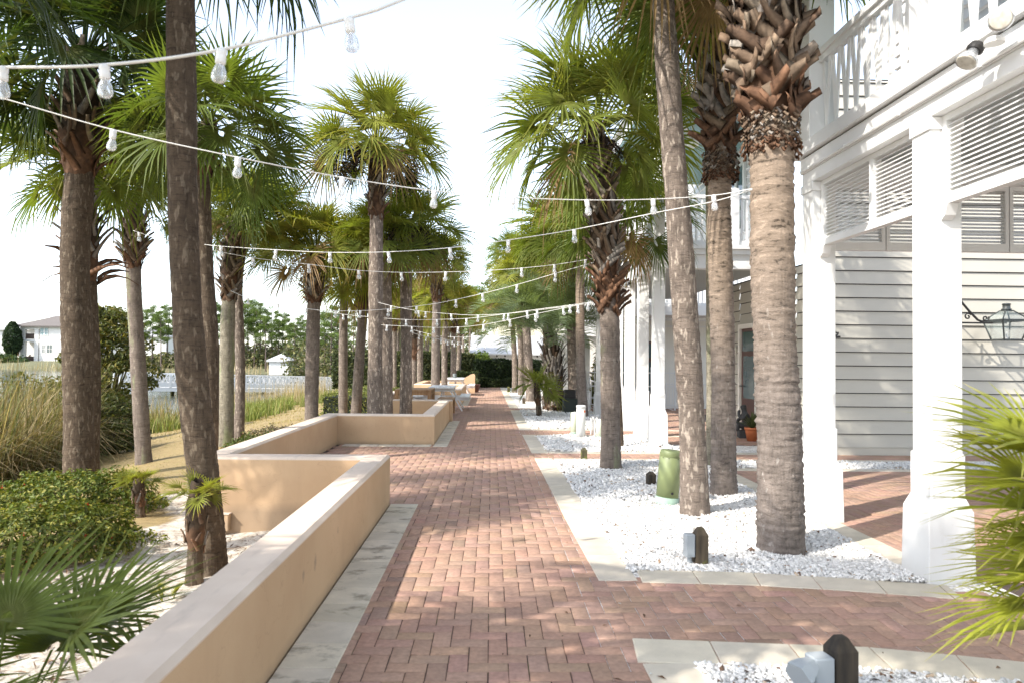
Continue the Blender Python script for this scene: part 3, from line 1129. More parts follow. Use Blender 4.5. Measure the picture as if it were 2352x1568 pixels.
def stalk(r, pts, w0, w1, col):
    """leaf stalk: a three sided strip along pts"""
    pts = np.array(pts)
    n = len(pts)
    d = np.gradient(pts, axis=0)
    d /= np.linalg.norm(d, axis=1)[:, None]
    s = np.cross(d, np.array([0, 0, 1.0]))
    s /= np.maximum(np.linalg.norm(s, axis=1)[:, None], 1e-5)
    u = np.cross(s, d)
    w = np.linspace(w0, w1, n)[:, None]
    V = np.stack([pts - s * w, pts + s * w, pts - u * w * 0.8], 1).reshape(-1, 3)
    i = np.arange(n - 1) * 3
    F = [np.stack([i + a, i + b, i + 3 + b, i + 3 + a], -1) for a, b in ((0, 1), (1, 2), (2, 0))]
    return V, np.concatenate(F), np.repeat(np.array(col)[None], len(V), 0)


class Acc:
    def __init__(self):
        self.v, self.f, self.c, self.n = [], [], [], 0

    def add(self, v, f, c):
        self.v.append(v)
        self.f.append(f + self.n)
        self.c.append(c)
        self.n += len(v)

    def mesh(self, name, mat, smooth=False):
        return np_mesh(name, np.concatenate(self.v), np.concatenate(self.f), mat, np.concatenate(self.c), smooth)


def fan_crown(seed, R=1.4, nf=36, nseg=34, style='green', e0=82, e1=-48, dead=2, blade=0.62, name='crown', stalk_w=0.014, pet=0.52, stiff=False):
    r = np.random.default_rng(seed)
    A_ = Acc()
    for i in range(nf):
        q = (i + 0.5) / nf
        az = i * 2.39996 + r.normal(0, 0.2)
        el = math.radians(e0 + (e1 - e0) * q ** 0.85 + r.normal(0, 7))
        pl = R * pet * r.uniform(0.75, 1.25) * (0.75 + 0.4 * min(1, q * 2.2))
        h = np.array([math.cos(az), math.sin(az), 0])
        z = np.array([0, 0, 1.0])
        bend = math.radians(r.uniform(8, 24)) * (0.5 + q)
        pts, p, e = [], np.zeros(3) + h * 0.05, el
        for k in range(5):
            pts.append(p.copy())
            p = p + (h * math.cos(e) + z * math.sin(e)) * pl / 4
            e -= bend / 4
        ec = e - math.radians(r.uniform(-6, 18))
        T = h * math.cos(ec) + z * math.sin(ec)
        side = np.cross(z, h)
        rollv = r.normal(0, 0.5)
        N = np.cross(T, side)
        side, N = side * math.cos(rollv) + N * math.sin(rollv), N * math.cos(rollv) - side * math.sin(rollv)
        isd = i >= nf - dead
        v, f, c, w = fan_blade(r, R * blade * r.uniform(0.9, 1.12), nseg, math.radians(r.uniform(112, 140)), style, young=np.clip(0.95 - 0.9 * q + r.normal(0, 0.2), 0, 1), droop=(0.04 + 0.12 * q + r.uniform(0, 0.08)) * (0.4 if stiff else 1), dead=isd, stiff=stiff)
        P = np.array(pts[-1])[None] + v[:, :1] * T[None] + v[:, 1:2] * side[None] + v[:, 2:3] * N[None]
        P[:, 2] -= w
        rad = P[:, :2] - np.array(pts[-1])[None, :2]
        P[:, :2] -= rad * (w / (R * 1.6))[:, None]
        A_.add(P, f, c)
        lo, hi, _ = GREENS[style]
        A_.add(*stalk(r, pts, stalk_w * 1.5, stalk_w, (0.17, 0.12, 0.06) if isd else np.array(hi) * 1.15))
    return A_.mesh(name, M['leaf'])


def feather_crown(seed, R=1.7, nf=30, style='blue', name='crown'):
    """arching feather leaves of a jelly palm"""
    r = np.random.default_rng(seed)
    lo, hi, tip = [np.array(c) for c in GREENS[style]]
    A_ = Acc()
    for i in range(nf):
        q = (i + 0.5) / nf
        az = i * 2.39996 + r.normal(0, 0.2)
        el = math.radians(84 - 62 * q + r.normal(0, 5))
        L = R * 1.45 * r.uniform(0.85, 1.1)
        h, z = np.array([math.cos(az), math.sin(az), 0]), np.array([0, 0, 1.0])
        n = 22
        pts, p, e = [], np.zeros(3), el
        for k in range(n):
            pts.append(p.copy())
            p = p + (h * math.cos(e) + z * math.sin(e)) * L / n
            e -= math.radians(115) / n * (0.35 + 1.2 * k / n)
        pts = np.array(pts)
        A_.add(*stalk(r, pts, 0.016, 0.004, hi * 1.1))
        side = np.cross(z, h)
        col = lo + (hi - lo) * np.clip(1 - q + r.normal(0, 0.15), 0, 1)
        for k in range(5, n):
            d = pts[min(k + 1, n - 1)] - pts[k - 1]
            d /= np.linalg.norm(d)
            up = np.cross(side, d) * -1
            for sgn in (-1, 1):
                for m in range(4):
                    b0 = pts[k] - d * (L / n) * 0.25 * m
                    ll = R * 0.36 * math.sin(math.pi * (0.15 + 0.8 * (k - 5) / (n - 5))) + 0.10
                    dr = side * sgn * 0.72 + d * 0.55 + up * (0.45 + r.normal(0, 0.12))
                    dr /= np.linalg.norm(dr)
                    w = d * 0.011
                    m1 = b0 + dr * ll * 0.55
                    t1 = b0 + dr * ll - z * ll * 0.18
                    V = np.array([b0 - w * 0.6, b0 + w * 0.6, m1 + w, m1 - w, t1 + w * 0.15, t1 - w * 0.15])
                    F = np.array([(0, 1, 2, 3), (3, 2, 4, 5)])
                    A_.add(V, F, np.repeat((col * r.uniform(0.85, 1.2))[None], 6, 0))
    return A_.mesh(name, M['leaf'])


def trunk_path(pts, n):
    """smooth curve through pts (Catmull-Rom)"""
    P = [np.array(p, float) for p in pts]
    P = [2 * P[0] - P[1]] + P + [2 * P[-1] - P[-2]]
    m = len(P) - 3
    out = []
    for s in np.linspace(0, m - 1e-6, n):
        i = int(s)
        t = s - i
        a, b, c, d = P[i:i + 4]
        out.append(0.5 * (2 * b + (c - a) * t + (2 * a - 5 * b + 4 * c - d) * t * t + (3 * b - a - 3 * c + d) * t ** 3))
    return np.array(out)


def trunk_mesh(pts, r0, r1, seed, mat, seg=18, step=0.05, flare=1.12, ridge=0.012, name='trunk'):
    r = np.random.default_rng(seed)
    H = np.linalg.norm(np.diff(np.array(pts), axis=0), axis=1).sum()
    n = max(8, int(H / step))
    path = trunk_path(pts, n)
    t = np.linspace(0, 1, n)
    rad = r0 + (r1 - r0) * t ** 0.8
    rad = rad * (1 + (flare - 1) * np.exp(-t * H / 0.22))
    rad = rad * (1 + 0.025 * np.sin(t * H * 3.1 + seed) + 0.015 * np.sin(t * H * 7.3 + seed * 2))
    ang = np.arange(seg) * 2 * np.pi / seg
    jag = r.normal(0, 1, (n, seg))
    jag = (jag + np.roll(jag, 1, 1) + np.roll(jag, -1, 1)) / 2.0
    rings = r.normal(0, 1, (n, 1)) * 0.9
    RR = rad[:, None] * (1 + ridge * (jag + rings))
    if ridge > 0.02:
        zz = (t * H)[:, None]
        ph = zz * 19 + 0.9 * np.sin(ang[None] * 2 + seed + zz * 1.7) + 0.5 * np.sin(ang[None] * 5 - zz * 4)
        RR = RR * (1 + 0.020 * (np.mod(ph, 1.0) - 0.5) * (0.4 + 0.6 * np.sin(ang[None] * 3 + ph * 0.7) ** 2))
    V = np.stack([path[:, None, 0] + RR * np.cos(ang)[None], path[:, None, 1] + RR * np.sin(ang)[None], np.repeat(path[:, 2:3], seg, 1)], -1).reshape(-1, 3)
    i = (np.arange(n - 1) * seg)[:, None] + np.arange(seg)[None]
    j = (np.arange(n - 1) * seg)[:, None] + ((np.arange(seg) + 1) % seg)[None]
    F = np.stack([i, j, j + seg, i + seg], -1).reshape(-1, 4)
    return np_mesh(name, V, F, mat, None, True), path, rad


BOOTC = [(0.175, 0.125, 0.085), (0.13, 0.088, 0.058), (0.21, 0.165, 0.12), (0.10, 0.062, 0.04), (0.155, 0.105, 0.07)]
BOOTG = [(0.25, 0.225, 0.20), (0.19, 0.165, 0.145), (0.16, 0.13, 0.105), (0.29, 0.255, 0.22)]


def boots_mesh(path_fn, h0, h1, rt, seed, n=60, length=0.34, w=0.075, out0=58, out1=24, red=0.25, hang=0, grey=0.3, lean=0.6, name='leaf_bases', corek=1.0):
    """criss-cross stubs of old leaf stalks around the upper trunk between heights h0 and h1"""
    r = np.random.default_rng(seed)
    A_ = Acc()
    # fibrous core the stubs grow from
    nn, sg = 14, 14
    hs = np.linspace(h0 - 0.06, h1 + 0.12, nn)
    ang = np.arange(sg) * 2 * np.pi / sg
    V = []
    for q, h in enumerate(hs):
        c = path_fn(h)
        k = q / (nn - 1)
        rr = rt * (1.02 + 0.45 * corek * math.sin(min(1, k * 2.0) * math.pi / 2)) * (1 - 0.45 * corek * max(0, k - 0.65) / 0.35) * (1 + r.normal(0, 0.06 if corek else 0.03, sg))
        V.append(np.stack([c[0] + rr * np.cos(ang), c[1] + rr * np.sin(ang), np.full(sg, h) + r.normal(0, 0.012, sg)], -1))
    V = np.concatenate(V)
    i = (np.arange(nn - 1) * sg)[:, None] + np.arange(sg)[None]
    j = (np.arange(nn - 1) * sg)[:, None] + ((np.arange(sg) + 1) % sg)[None]
    cc = np.repeat(np.array([(0.095, 0.052, 0.03)]), len(V), 0) * (0.6 + 0.8 * r.random((len(V), 1)))
    top = (V[:, 2] > h0 + 0.35 * (h1 - h0))
    cc[top] *= np.array([0.55, 0.7, 0.8])
    A_.add(V, np.stack([i, j, j + sg, i + sg], -1).reshape(-1, 4), cc)
    for q in range(n):
        k = (q + 0.5) / n
        h = h0 + (h1 - h0) * k + r.normal(0, 0.015)
        c = path_fn(h)
        az = q * 2.39996 + r.normal(0, 0.12)
        hv, tv, z = np.array([math.cos(az), math.sin(az), 0]), np.array([-math.sin(az), math.cos(az), 0]), np.array([0, 0, 1.0])
        ob = math.radians(out0 + (out1 - out0) * k + r.normal(0, 9))
        ln = lean * (1 if q % 2 else -1) * r.uniform(0.55, 1.15)
        L = length * r.uniform(0.65, 1.25)
        hanging = q < hang
        if hanging:
            ob = math.radians(r.uniform(95, 130))
            L *= 1.4
        core = rt * (1.02 + 0.45 * corek * math.sin(min(1, k * 2.0) * math.pi / 2)) * (1 - 0.45 * corek * max(0, k - 0.65) / 0.35)
        pos = c * np.array([1, 1, 0]) + z * (h - 0.08) + hv * core * 0.96 - tv * ln * 0.10
        col = np.array(BOOTG[r.integers(4)] if r.random() < grey else BOOTC[r.integers(5)]) * r.uniform(0.75, 1.15)
        if k < red:
            col = np.array([0.125, 0.066, 0.038]) * r.uniform(0.6, 1.3)
        rings = []
        ns = 5
        d = None
        for s in range(ns):
            t = s / (ns - 1)
            o_ = ob * (0.25 + 0.95 * t) if not hanging else ob * (0.5 + 0.6 * t)
            d = hv * math.sin(o_) + z * math.cos(o_) + tv * ln * (1 - 0.75 * t)
            d /= np.linalg.norm(d)
            sd = np.cross(d, hv + z * 0.2)
            sd /= max(np.linalg.norm(sd), 1e-5)
            nd = np.cross(sd, d)
            ww = w * (1.15 - 0.55 * t) * r.uniform(0.93, 1.07)
            th = 0.0085 * (1.15 - 0.4 * t)
            rings.append([pos - sd * ww / 2, pos + nd * th * 0.9, pos + sd * ww / 2, pos - nd * th])
            pos = pos + d * L / (ns - 1)
        Vb = np.array(rings).reshape(-1, 3)
        Fb = []
        for s in range(ns - 1):
            for a in range(4):
                b = (a + 1) % 4
                Fb.append((s * 4 + a, s * 4 + b, s * 4 + 4 + b, s * 4 + 4 + a))
        Fb.append(tuple(range((ns - 1) * 4, ns * 4)))
        tc = np.repeat(col[None], len(Vb), 0)
        tc[-4:] *= 1.25
        A_.add(Vb, np.array(Fb), tc)
    return A_.mesh(name, M['boot'])


def fruit_mesh(seed, n=5, R=0.9, size=0.011, name='fruit_stalks'):
    """drooping dark fruit sprays under the crown"""
    r = np.random.default_rng(seed)
    A_ = Acc()
    for i in range(n):
        az = i * 6.283 / n + r.normal(0, 0.4)
        h, z = np.array([math.cos(az), math.sin(az), 0]), np.array([0, 0, 1.0])
        pts, p, e = [], np.zeros(3), math.radians(r.uniform(15, 45))
        L = R * r.uniform(0.9, 1.2)
        for k in range(9):
            pts.append(p.copy())
            p = p + (h * math.cos(e) + z * math.sin(e)) * L / 8
            e -= math.radians(17)
        pts = np.array(pts)
        A_.add(*stalk(r, pts, 0.012, 0.004, (0.16, 0.10, 0.06)))
        for k in range(3, 9):
            for b in range(7):
                q = pts[k]
                d = r.normal(0, 1, 3) * np.array([1, 1, 0.6]) - z * 0.9
                d /= np.linalg.norm(d)
                l = R * r.uniform(0.14, 0.34)
                pp = np.array([q, q + d * l * 0.5, q + d * l - z * l * 0.3])
                A_.add(*stalk(r, pp, 0.003, 0.002, (0.13, 0.085, 0.06)))
                m = 16
                t = r.random((m, 1))
                c = q[None] + d[None] * l * t - z[None] * l * 0.3 * t * t + r.normal(0, 0.03, (m, 3))
                o = np.array([(1, 0, 0), (0, 1, 0), (-1, 0, 0), (0, -1, 0), (0, 0, 1), (0, 0, -1)]) * size
                V = (c[:, None] + o[None]).reshape(-1, 3)
                f1 = np.array([(0, 1, 4, 4), (1, 2, 4, 4), (2, 3, 4, 4), (3, 0, 4, 4), (1, 0, 5, 5), (2, 1, 5, 5), (3, 2, 5, 5), (0, 3, 5, 5)])
                tri = np.array([(4, 0, 5, 1), (4, 1, 5, 2), (4, 2, 5, 3), (4, 3, 5, 0)])
                F = ((np.arange(m) * 6)[:, None, None] + tri[None]).reshape(-1, 4)
                A_.add(V, F, np.repeat(np.array([(0.035, 0.025, 0.03)]), len(V), 0))
    return A_.mesh(name, M['fruit'])


CROWN = {}


def crown(key):
    if key not in CROWN:
        st, e0, e1, nf, seed, dead = key
        CROWN[key] = fan_crown(seed, 1.4, nf, 34 if nf < 45 else 30, st, e0, e1, dead)
    return CROWN[key]


FRUIT = {}


def palm(label, uv, r, heart, tk='tk_grey', R=1.35, style='green', boots=None, Y=None, e0=86, e1=-22, nf=34, seed=0, nb=55, bl=0.30, red=0.22, hang=0, grey=0.3, dead=2,
         fruit=0, r1=None, seg=16, step=0.06, ridge=0.012, z0=None, rot=None, group='cabbage palms lining the brick path', bw=0.075, tilt=(0, 0), lean=0.6, out0=58, flakes=None):
    """uv: trunk points from the base upward (picture coordinates at the palm's own distance); heart: crown centre"""
    if Y is None:
        b = ground_at(*uv[0])
        if uv[0][0] > 1129:
            b = G(uv[0][0], uv[0][1], 0.0)
    else:
        b = AY(uv[0][0], uv[0][1], Y)
        b[2] = float(gh(b[0], b[1])) if b[0] < -1.2 else 0.0
        p = AY(uv[0][0], uv[0][1], Y)
        b[0] = p[0]
    y = b[1]
    base = np.array([b[0], b[1], b[2] - 0.06])
    pts = [base] + [AY(u, v, y) for u, v in uv[1:]]
    hp = AY(heart[0], heart[1], y)
    loc = base.copy()
    pl = [p - loc for p in pts] + [hp - loc]
    t = thing('palm_tree', label, 'palm tree', tuple(loc), 0, group)
    me, path, rad = trunk_mesh(pl, r, r1 if r1 else r * 0.86, seed, M[tk], seg, step, ridge=ridge)
    link(bpy.data.objects.new('trunk', me), t)

    def path_fn(h):
        i = int(np.clip(np.searchsorted(path[:, 2], h), 1, len(path) - 1))
        k = (h - path[i - 1, 2]) / max(path[i, 2] - path[i - 1, 2], 1e-6)
        return path[i - 1] + (path[i] - path[i - 1]) * k
    H = hp[2] - loc[2]
    if boots:
        h0 = AY(heart[0], boots, y)[2] - loc[2]
        if flakes:
            hf = AY(heart[0], flakes, y)[2] - loc[2]
            link(bpy.data.objects.new('bark_flakes', boots_mesh(path_fn, hf, h0 + 0.05, (r1 if r1 else r * 0.86) * 0.99, seed + 80, 420, 0.045, 0.028, 26, 22, red=0.35, grey=0.15, lean=1.6, corek=0.0)), t)
        link(bpy.data.objects.new('leaf_bases', boots_mesh(path_fn, h0, H - 0.02, r1 if r1 else r * 0.86, seed + 50, nb, bl, bw, red=red, hang=hang, grey=grey, lean=lean, out0=out0)), t)
    c = bpy.data.objects.new('crown', crown((style, e0, e1, nf, seed % 4 + 1, dead)))
    link(c, t)
    c.location = tuple(hp - loc)
    c.scale = (R / 1.4,) * 3
    c.rotation_euler = (tilt[0], tilt[1], rot if rot is not None else (seed * 1.7) % 6.28)
    if fruit:
        fk = seed % 2
        if fk not in FRUIT:
            FRUIT[fk] = fruit_mesh(60 + fk)
        f = bpy.data.objects.new('fruit_stalks', FRUIT[fk])
        link(f, t)
        f.location = tuple(hp - loc + np.array([0, 0, -0.22]))
        f.scale = (fruit,) * 3
        f.rotation_euler = (0, 0, seed * 0.9)
    return t


# left row, near to far
palm('tall bare palm trunk behind the near tan wall, its crown above the photo', [(486, 1313), (474, 1150), (440, 850), (421, 500), (415, 0)], 0.128, (412, -360), 'tk_shade_brown', 1.35, 'dark', boots=-190, e1=-30, seed=1, seg=28, step=0.03, r1=0.108, dead=0, nf=34)
palm('stout palm standing in the red-flowering shrubs, dark crown filling the upper left corner', [(182, 1128), (179, 850), (172, 600), (183, 395)], 0.195, (190, 135), 'tk_shade_brown', 1.55, 'dark', boots=395, seed=2, seg=28, step=0.035, r1=0.185, nb=60, bl=0.42, red=0.2, bw=0.10, nf=46, e1=-28, grey=0.15, dead=0)
palm('palm half hidden behind the stout one in the shrubs, old leaf stubs curling down', [(205, 1070), (208, 850), (200, 640)], 0.15, (188, 395), 'tk_shade_brown', 1.30, 'mid', boots=640, Y=11.4, seed=3, nb=60, bl=0.50, hang=9, grey=0.7, nf=30, e1=-10, dead=0)
palm('slim palm on the lawn edge with a ragged ruff of leaf stubs below its crown', [(331, 1062), (318, 850), (306, 615)], 0.145, (309, 458), 'tk_grn2', 1.25, 'mid', boots=612, seed=4, nb=80, bl=0.38, red=0.10, bw=0.09, grey=0.4, e1=4, seg=20, step=0.04, nf=30, dead=0)
palm('dark palm directly behind the tall bare trunk, big drooping crown against the sky', [(480, 1050), (482, 800), (468, 560), (466, 400)], 0.115, (478, 292), 'tk_shade_brown', 1.28, 'green', boots=395, Y=9.6, seed=5, nb=40, bl=0.26, nf=32, e1=-26, dead=0)
palm('palm with green-tinged trunk and neat basketweave of leaf stubs by the niche wall', [(518, 1022), (521, 850), (525, 690)], 0.165, (538, 505), 'tk_green', 1.42, 'mid', boots=688, seed=6, nb=100, bl=0.30, red=0.0, grey=0.45, e1=2, seg=20, step=0.04, nf=34, dead=0, lean=0.85, out0=52, bw=0.095)
palm('slim ringed palm just behind the green-tinged one', [(549, 991), (552, 850), (549, 620)], 0.12, (590, 505), 'tk_scar', 1.30, 'mid', Y=17.0, seed=7, nf=38)
palm('straight grey palm with leaf stubs behind the niche wall, nearest the bridge', [(716, 1000), (716, 900), (721, 690)], 0.165, (725, 578), 'tk_grey', 1.35, 'yellow', boots=692, Y=16.4, seed=8, nb=80, bl=0.28, red=0.08, bw=0.09, nf=34, e1=-10)
palm('thin straight palm between the bridge and the leaning palm', [(788, 985), (788, 900), (790, 700)], 0.135, (800, 640), 'tk_grey', 1.30, 'yellow', Y=20.5, seed=9, nf=32, e1=-26)
palm('palm leaning to the right beside the tall paired trunks', [(815, 985), (818, 940), (826, 820), (834, 710)], 0.14, (836, 622), 'tk_grey', 1.25, 'yellow', boots=712, Y=18.5, seed=10, nb=45, bl=0.26, red=0.5, nf=32, e1=-20)
palm('tallest mid-row palm with yellow crown and dark fruit sprays, left of the paired trunks', [(861, 1000), (862, 800), (865, 480)], 0.165, (866, 330), 'tk_scar', 1.42, 'yellow', boots=500, Y=14.8, seed=11, nb=50, bl=0.30, fruit=1.35, nf=40, e1=-22, seg=20, red=0.12, r1=0.13)
palm('slightly thinner palm pressed against the right side of the tallest fruiting palm', [(887, 990), (888, 800), (885, 640)], 0.145, (880, 560), 'tk_scar', 1.15, 'mid', Y=16.1, seed=12, nf=36)
palm('palm rising from the middle planter with dark hanging fruit to its right', [(932, 985), (933, 800), (934, 600)], 0.145, (945, 520), 'tk_scar', 1.25, 'mid', Y=16.6, seed=13, fruit=1.4, nf=36, e1=-48, dead=4)
palm('dark trunked palm behind the first white picnic table', [(1000, 925), (1001, 800), (1003, 690)], 0.16, (1003, 598), 'tk_grey', 1.15, 'yellow', boots=692, Y=24.6, seed=14, nb=55, bl=0.26, red=0.15, nf=40)
palm('paler palm right beside the dark trunk behind the first picnic table', [(1021, 920), (1021, 800), (1024, 735)], 0.115, (1026, 690), 'tk_scar', 1.15, 'yellow', boots=735, Y=26.2, seed=15, nb=30, bl=0.24, nf=36)
FARP = [
    ('thin far palm behind the low hedge, leftmost of the distant cluster', 906, 36, 0.125, 760, 705, 'mid', 1),
    ('slender far palm touching the leftmost distant one', 914, 42, 0.11, None, 735, 'yellow', 0),
    ('far palm whose trunk is clad in leaf stubs almost to the ground', 950, 32, 0.14, 830, 690, 'yellow', 1),
    ('straight far palm right of the stub-clad trunk', 965, 33, 0.14, None, 690, 'mid', 0),
    ('pale thin far palm with an orange-green crown behind the dark trunk', 981, 42, 0.13, None, 745, 'yellow', 0),
    ('thin far palm between the picnic table and the ivy fence', 1030.6, 42, 0.10, None, 700, 'yellow', 0),
    ('dark far palm beside the second picnic table', 1041.6, 34, 0.14, 765, 705, 'yellow', 1),
    ('leaning pale far palm nearest the hedge end', 1051, 36, 0.125, 770, 715, 'yellow', 1),
    ('distant reddish palm standing beyond the hedge', 1063, 60, 0.12, 760, 725, 'mid', 1),
    ('slim distant palm beyond the hedge beside the low roof', 1079, 62, 0.10, None, 690, 'green', 0),
]
for k, (lb, u, y, r_, bt, hv, st, has) in enumerate(FARP):
    palm(lb, [(u, 885), (u + (4 if k == 7 else 0), 800), (u + (6 if k == 7 else 1), hv + 20)], r_, (u + (6 if k == 7 else 1), hv), 'tk_scar', 1.25, st, boots=bt, Y=y, seed=20 + k, seg=10, step=0.2, nb=34, bl=0.28, nf=36)

# right row, near to far
palm('thickest palm beside the white column, tan bark and great ruff of brown stubs', [(1793, 1268), (1790, 1000), (1776, 700), (1772, 330), (1765, 150), (1756, -60)], 0.172, (1750, -260), 'tk_tan', 1.35, 'green', boots=262, e1=12, seed=31, seg=40, step=0.016, ridge=0.022, nb=210, bl=0.33, red=0.10, r1=0.165, bw=0.13, nf=30, dead=0, grey=0.15, lean=1.5, out0=62, flakes=340)
palm('tan palm second from the white columns, shaggy silver and brown leaf stubs', [(1662, 1136), (1661, 850), (1652, 500), (1655, 330)], 0.140, (1640, -20), 'tk_tan', 1.30, 'green', boots=345, e1=5, seed=32, seg=32, step=0.02, ridge=0.022, nb=130, bl=0.36, red=0.14, r1=0.125, bw=0.105, nf=30, dead=0, grey=0.5, lean=1.3, flakes=405)
palm('curved scarred palm trunk without stubs, third from the white columns', [(1597, 1182), (1588, 950), (1562, 550), (1541, 280), (1523, 0)], 0.140, (1514, -175), 'tk_scar', 1.30, 'mid', e1=-34, seed=33, seg=32, step=0.03, r1=0.104, nf=42, rot=2.2)
palm('thin mossy palm trunk seen between the two tan palms', [(1632, 1070), (1631, 700), (1629, 400), (1622, 180)], 0.06, (1618, 90), 'tk_green', 1.05, 'dark', seed=34, nf=30, e1=-25)
palm('palm by the leaning green pedestal, tall column of leaf stubs below a full fan crown', [(1403, 1076), (1402, 880), (1400, 720), (1392, 560), (1380, 430)], 0.140, (1368, 300), 'tk_grn2', 1.45, 'mid', boots=715, seed=35, seg=28, step=0.03, nb=210, bl=0.30, red=0.22, r1=0.125, nf=38, e1=-26, dead=1, grey=0.4, lean=1.0, fruit=0.55, bw=0.085)
palm('thin dark palm hidden behind the stub-clad one, rotting at its foot', [(1426, 1026), (1420, 900), (1405, 640)], 0.058, (1440, 500), 'tk_shade_brown', 1.15, 'green', seed=36, nf=36, e1=-35)
palm('grey palm with a smooth trunk left of its twin beside the pale pedestals', [(1320, 942), (1313, 750), (1308, 580)], 0.16, (1296, 530), 'tk_scar', 1.55, 'mid', Y=20.6, seed=37, nf=38, e1=-34)
palm('tan palm leaning onto its grey twin beside the pale pedestals', [(1340, 957), (1333, 800), (1333, 600)], 0.125, (1336, 550), 'tk_tan', 1.25, 'mid', Y=18.6, seed=38, nf=38)
palm('palm behind the jelly palm, its stub-ringed head above the feather leaves', [(1218, 920), (1214, 820), (1206, 700)], 0.15, (1207, 635), 'tk_scar', 1.42, 'yellow', boots=712, Y=25.6, seed=39, nb=80, bl=0.30, nf=42, grey=0.6, red=0.1)
palm('slim palm left of the palm behind the jelly palm', [(1197, 906), (1196, 800), (1192, 735)], 0.125, (1190, 690), 'tk_scar', 1.30, 'yellow', Y=30, seed=40, nf=38)
palm('pale banded palm nearest the dark hedge on the right side of the path', [(1182, 901), (1182, 830), (1178, 760)], 0.125, (1174, 715), 'tk_scar', 1.25, 'yellow', Y=32, seed=41, nf=36)
palm('tall orange-barked palm rising behind the jelly palm', [(1255, 900), (1254, 760), (1253, 660)], 0.115, (1250, 590), 'tk_tan', 1.40, 'green', boots=None, Y=26.8, seed=42, nf=42)
palm('palm standing furthest back on the right, crown touching the sky gap', [(1210, 893), (1200, 760), (1185, 640)], 0.13, (1178, 590), 'tk_scar', 1.45, 'green', Y=35, seed=43, nf=40)

# palms of the same row standing left of and behind the photographer; they shade the near path
for k, (x, y, h_) in enumerate([(-3.05, 1.0, 5.3), (-2.7, -2.6, 5.6), (-6.6, -0.9, 5.8), (-4.4, -5.6, 6.0), (-5.15, 5.0, 5.3)]):
    t = thing('palm_tree', 'palm standing beside the photographer left of the near wall, outside the photo', 'palm tree', (x, y, -0.3), 0, 'palms beside the photographer')
    me, _, _ = trunk_mesh([(0, 0, 0), (0.08, 0.05, h_ * 0.5), (0.1, 0, h_)], 0.15, 0.13, 70 + k, M['tk_shade_brown'], 14, 0.2)
    link(bpy.data.objects.new('trunk', me), t)
    c = bpy.data.objects.new('crown', crown(('dark', 86, -22, 34, k % 4 + 1, 1)))
    link(c, t)
    c.location = (0.1, 0, h_)
    c.rotation_euler = (0, 0, k * 1.3)
    c.scale = (1.1, 1.1, 1.1)

# jelly palm with feather leaves
b = G(1275, 944)
t = thing('jelly_palm', 'stocky palm with blue-green feather leaves and a trunk clad in pointed stubs', 'palm tree', tuple(b))
hp = AY(1264, 775, b[1]) - b
me, path, rad = trunk_mesh([(0, 0, -0.05), (hp[0] * 0.2, 0, hp[2] * 0.4), hp], 0.27, 0.19, 5, M['tk_green'], 16, 0.06)
link(bpy.data.objects.new('trunk', me), t)


def _pf(h):
    i = int(np.clip(np.searchsorted(path[:, 2], h), 1, len(path) - 1))
    return path[i]


link(bpy.data.objects.new('leaf_bases', boots_mesh(_pf, 0.55, hp[2], 0.19, 8, 110, 0.42, 0.09, 40, 22, 0.0, 0, 0.75, 0.3)), t)
link(bpy.data.objects.new('leaf_scales', boots_mesh(_pf, 0.05, 0.55, 0.26, 9, 60, 0.16, 0.15, 24, 18, 0.0, 0, 0.3, 0.1)), t)
c = link(bpy.data.objects.new('crown', feather_crown(4, 1.95, 40)), t)
c.location = tuple(hp)


def young_palm(label, uv, r, heart, nf, R, style, seed, cat='young palm', z0=None, boots=True, name='young_palm', e0=75, e1=-8):
    b = ground_at(*uv) if uv[0] < 1129 else G(*uv)
    if z0 is not None:
        b = G(uv[0], uv[1], z0)
    t = thing(name, label, cat, tuple(b))
    hp = AY(heart[0], heart[1], b[1]) - b
    if r:
        me, path, rad = trunk_mesh([(0, 0, -0.05), hp * 0.5 + np.array([0, 0, 0]), hp], r, r * 0.85, seed, M['tk_shade_brown'], 14, 0.025, 1.25, 0.03)
        link(bpy.data.objects.new('trunk', me), t)
        if boots:
            link(bpy.data.objects.new('leaf_bases', boots_mesh(lambda h: path[int(np.clip(np.searchsorted(path[:, 2], h), 1, len(path) - 1))], hp[2] * 0.45, hp[2], r * 0.9, seed, 16, 0.10, 0.03, 40, 20, 0.2, 0, 0.2, 0.4)), t)
    c = bpy.data.objects.new('crown', fan_crown(seed, R, nf, 24, style, e0, e1, 0, 0.68, stalk_w=0.006, pet=0.38, stiff=True))
    link(c, t)
    c.location = tuple(hp)
    return t


young_palm('small fan palm in front of the tall bare trunk, flat tuft of yellow-green fans', (446, 1338), 0.056, (452, 1138), 12, 0.24, 'yellow', 91, e0=62, e1=8)
young_palm('small fan palm beside the flowering shrubs with a bright upright fan', (323, 1186), 0.045, (318, 1108), 9, 0.23, 'yellow', 92, e0=80, e1=10)
young_palm('knee-high palm seedling beside the near wall', (381, 1378), 0, (381, 1372), 5, 0.13, 'yellow', 93, 'seedling', name='palm_seedling', e0=85, e1=50)
young_palm('small palm newly planted in the gravel before the jelly palm', (1239, 956), 0.07, (1233, 888), 14, 0.72, 'mid', 94, e0=80, e1=-15)


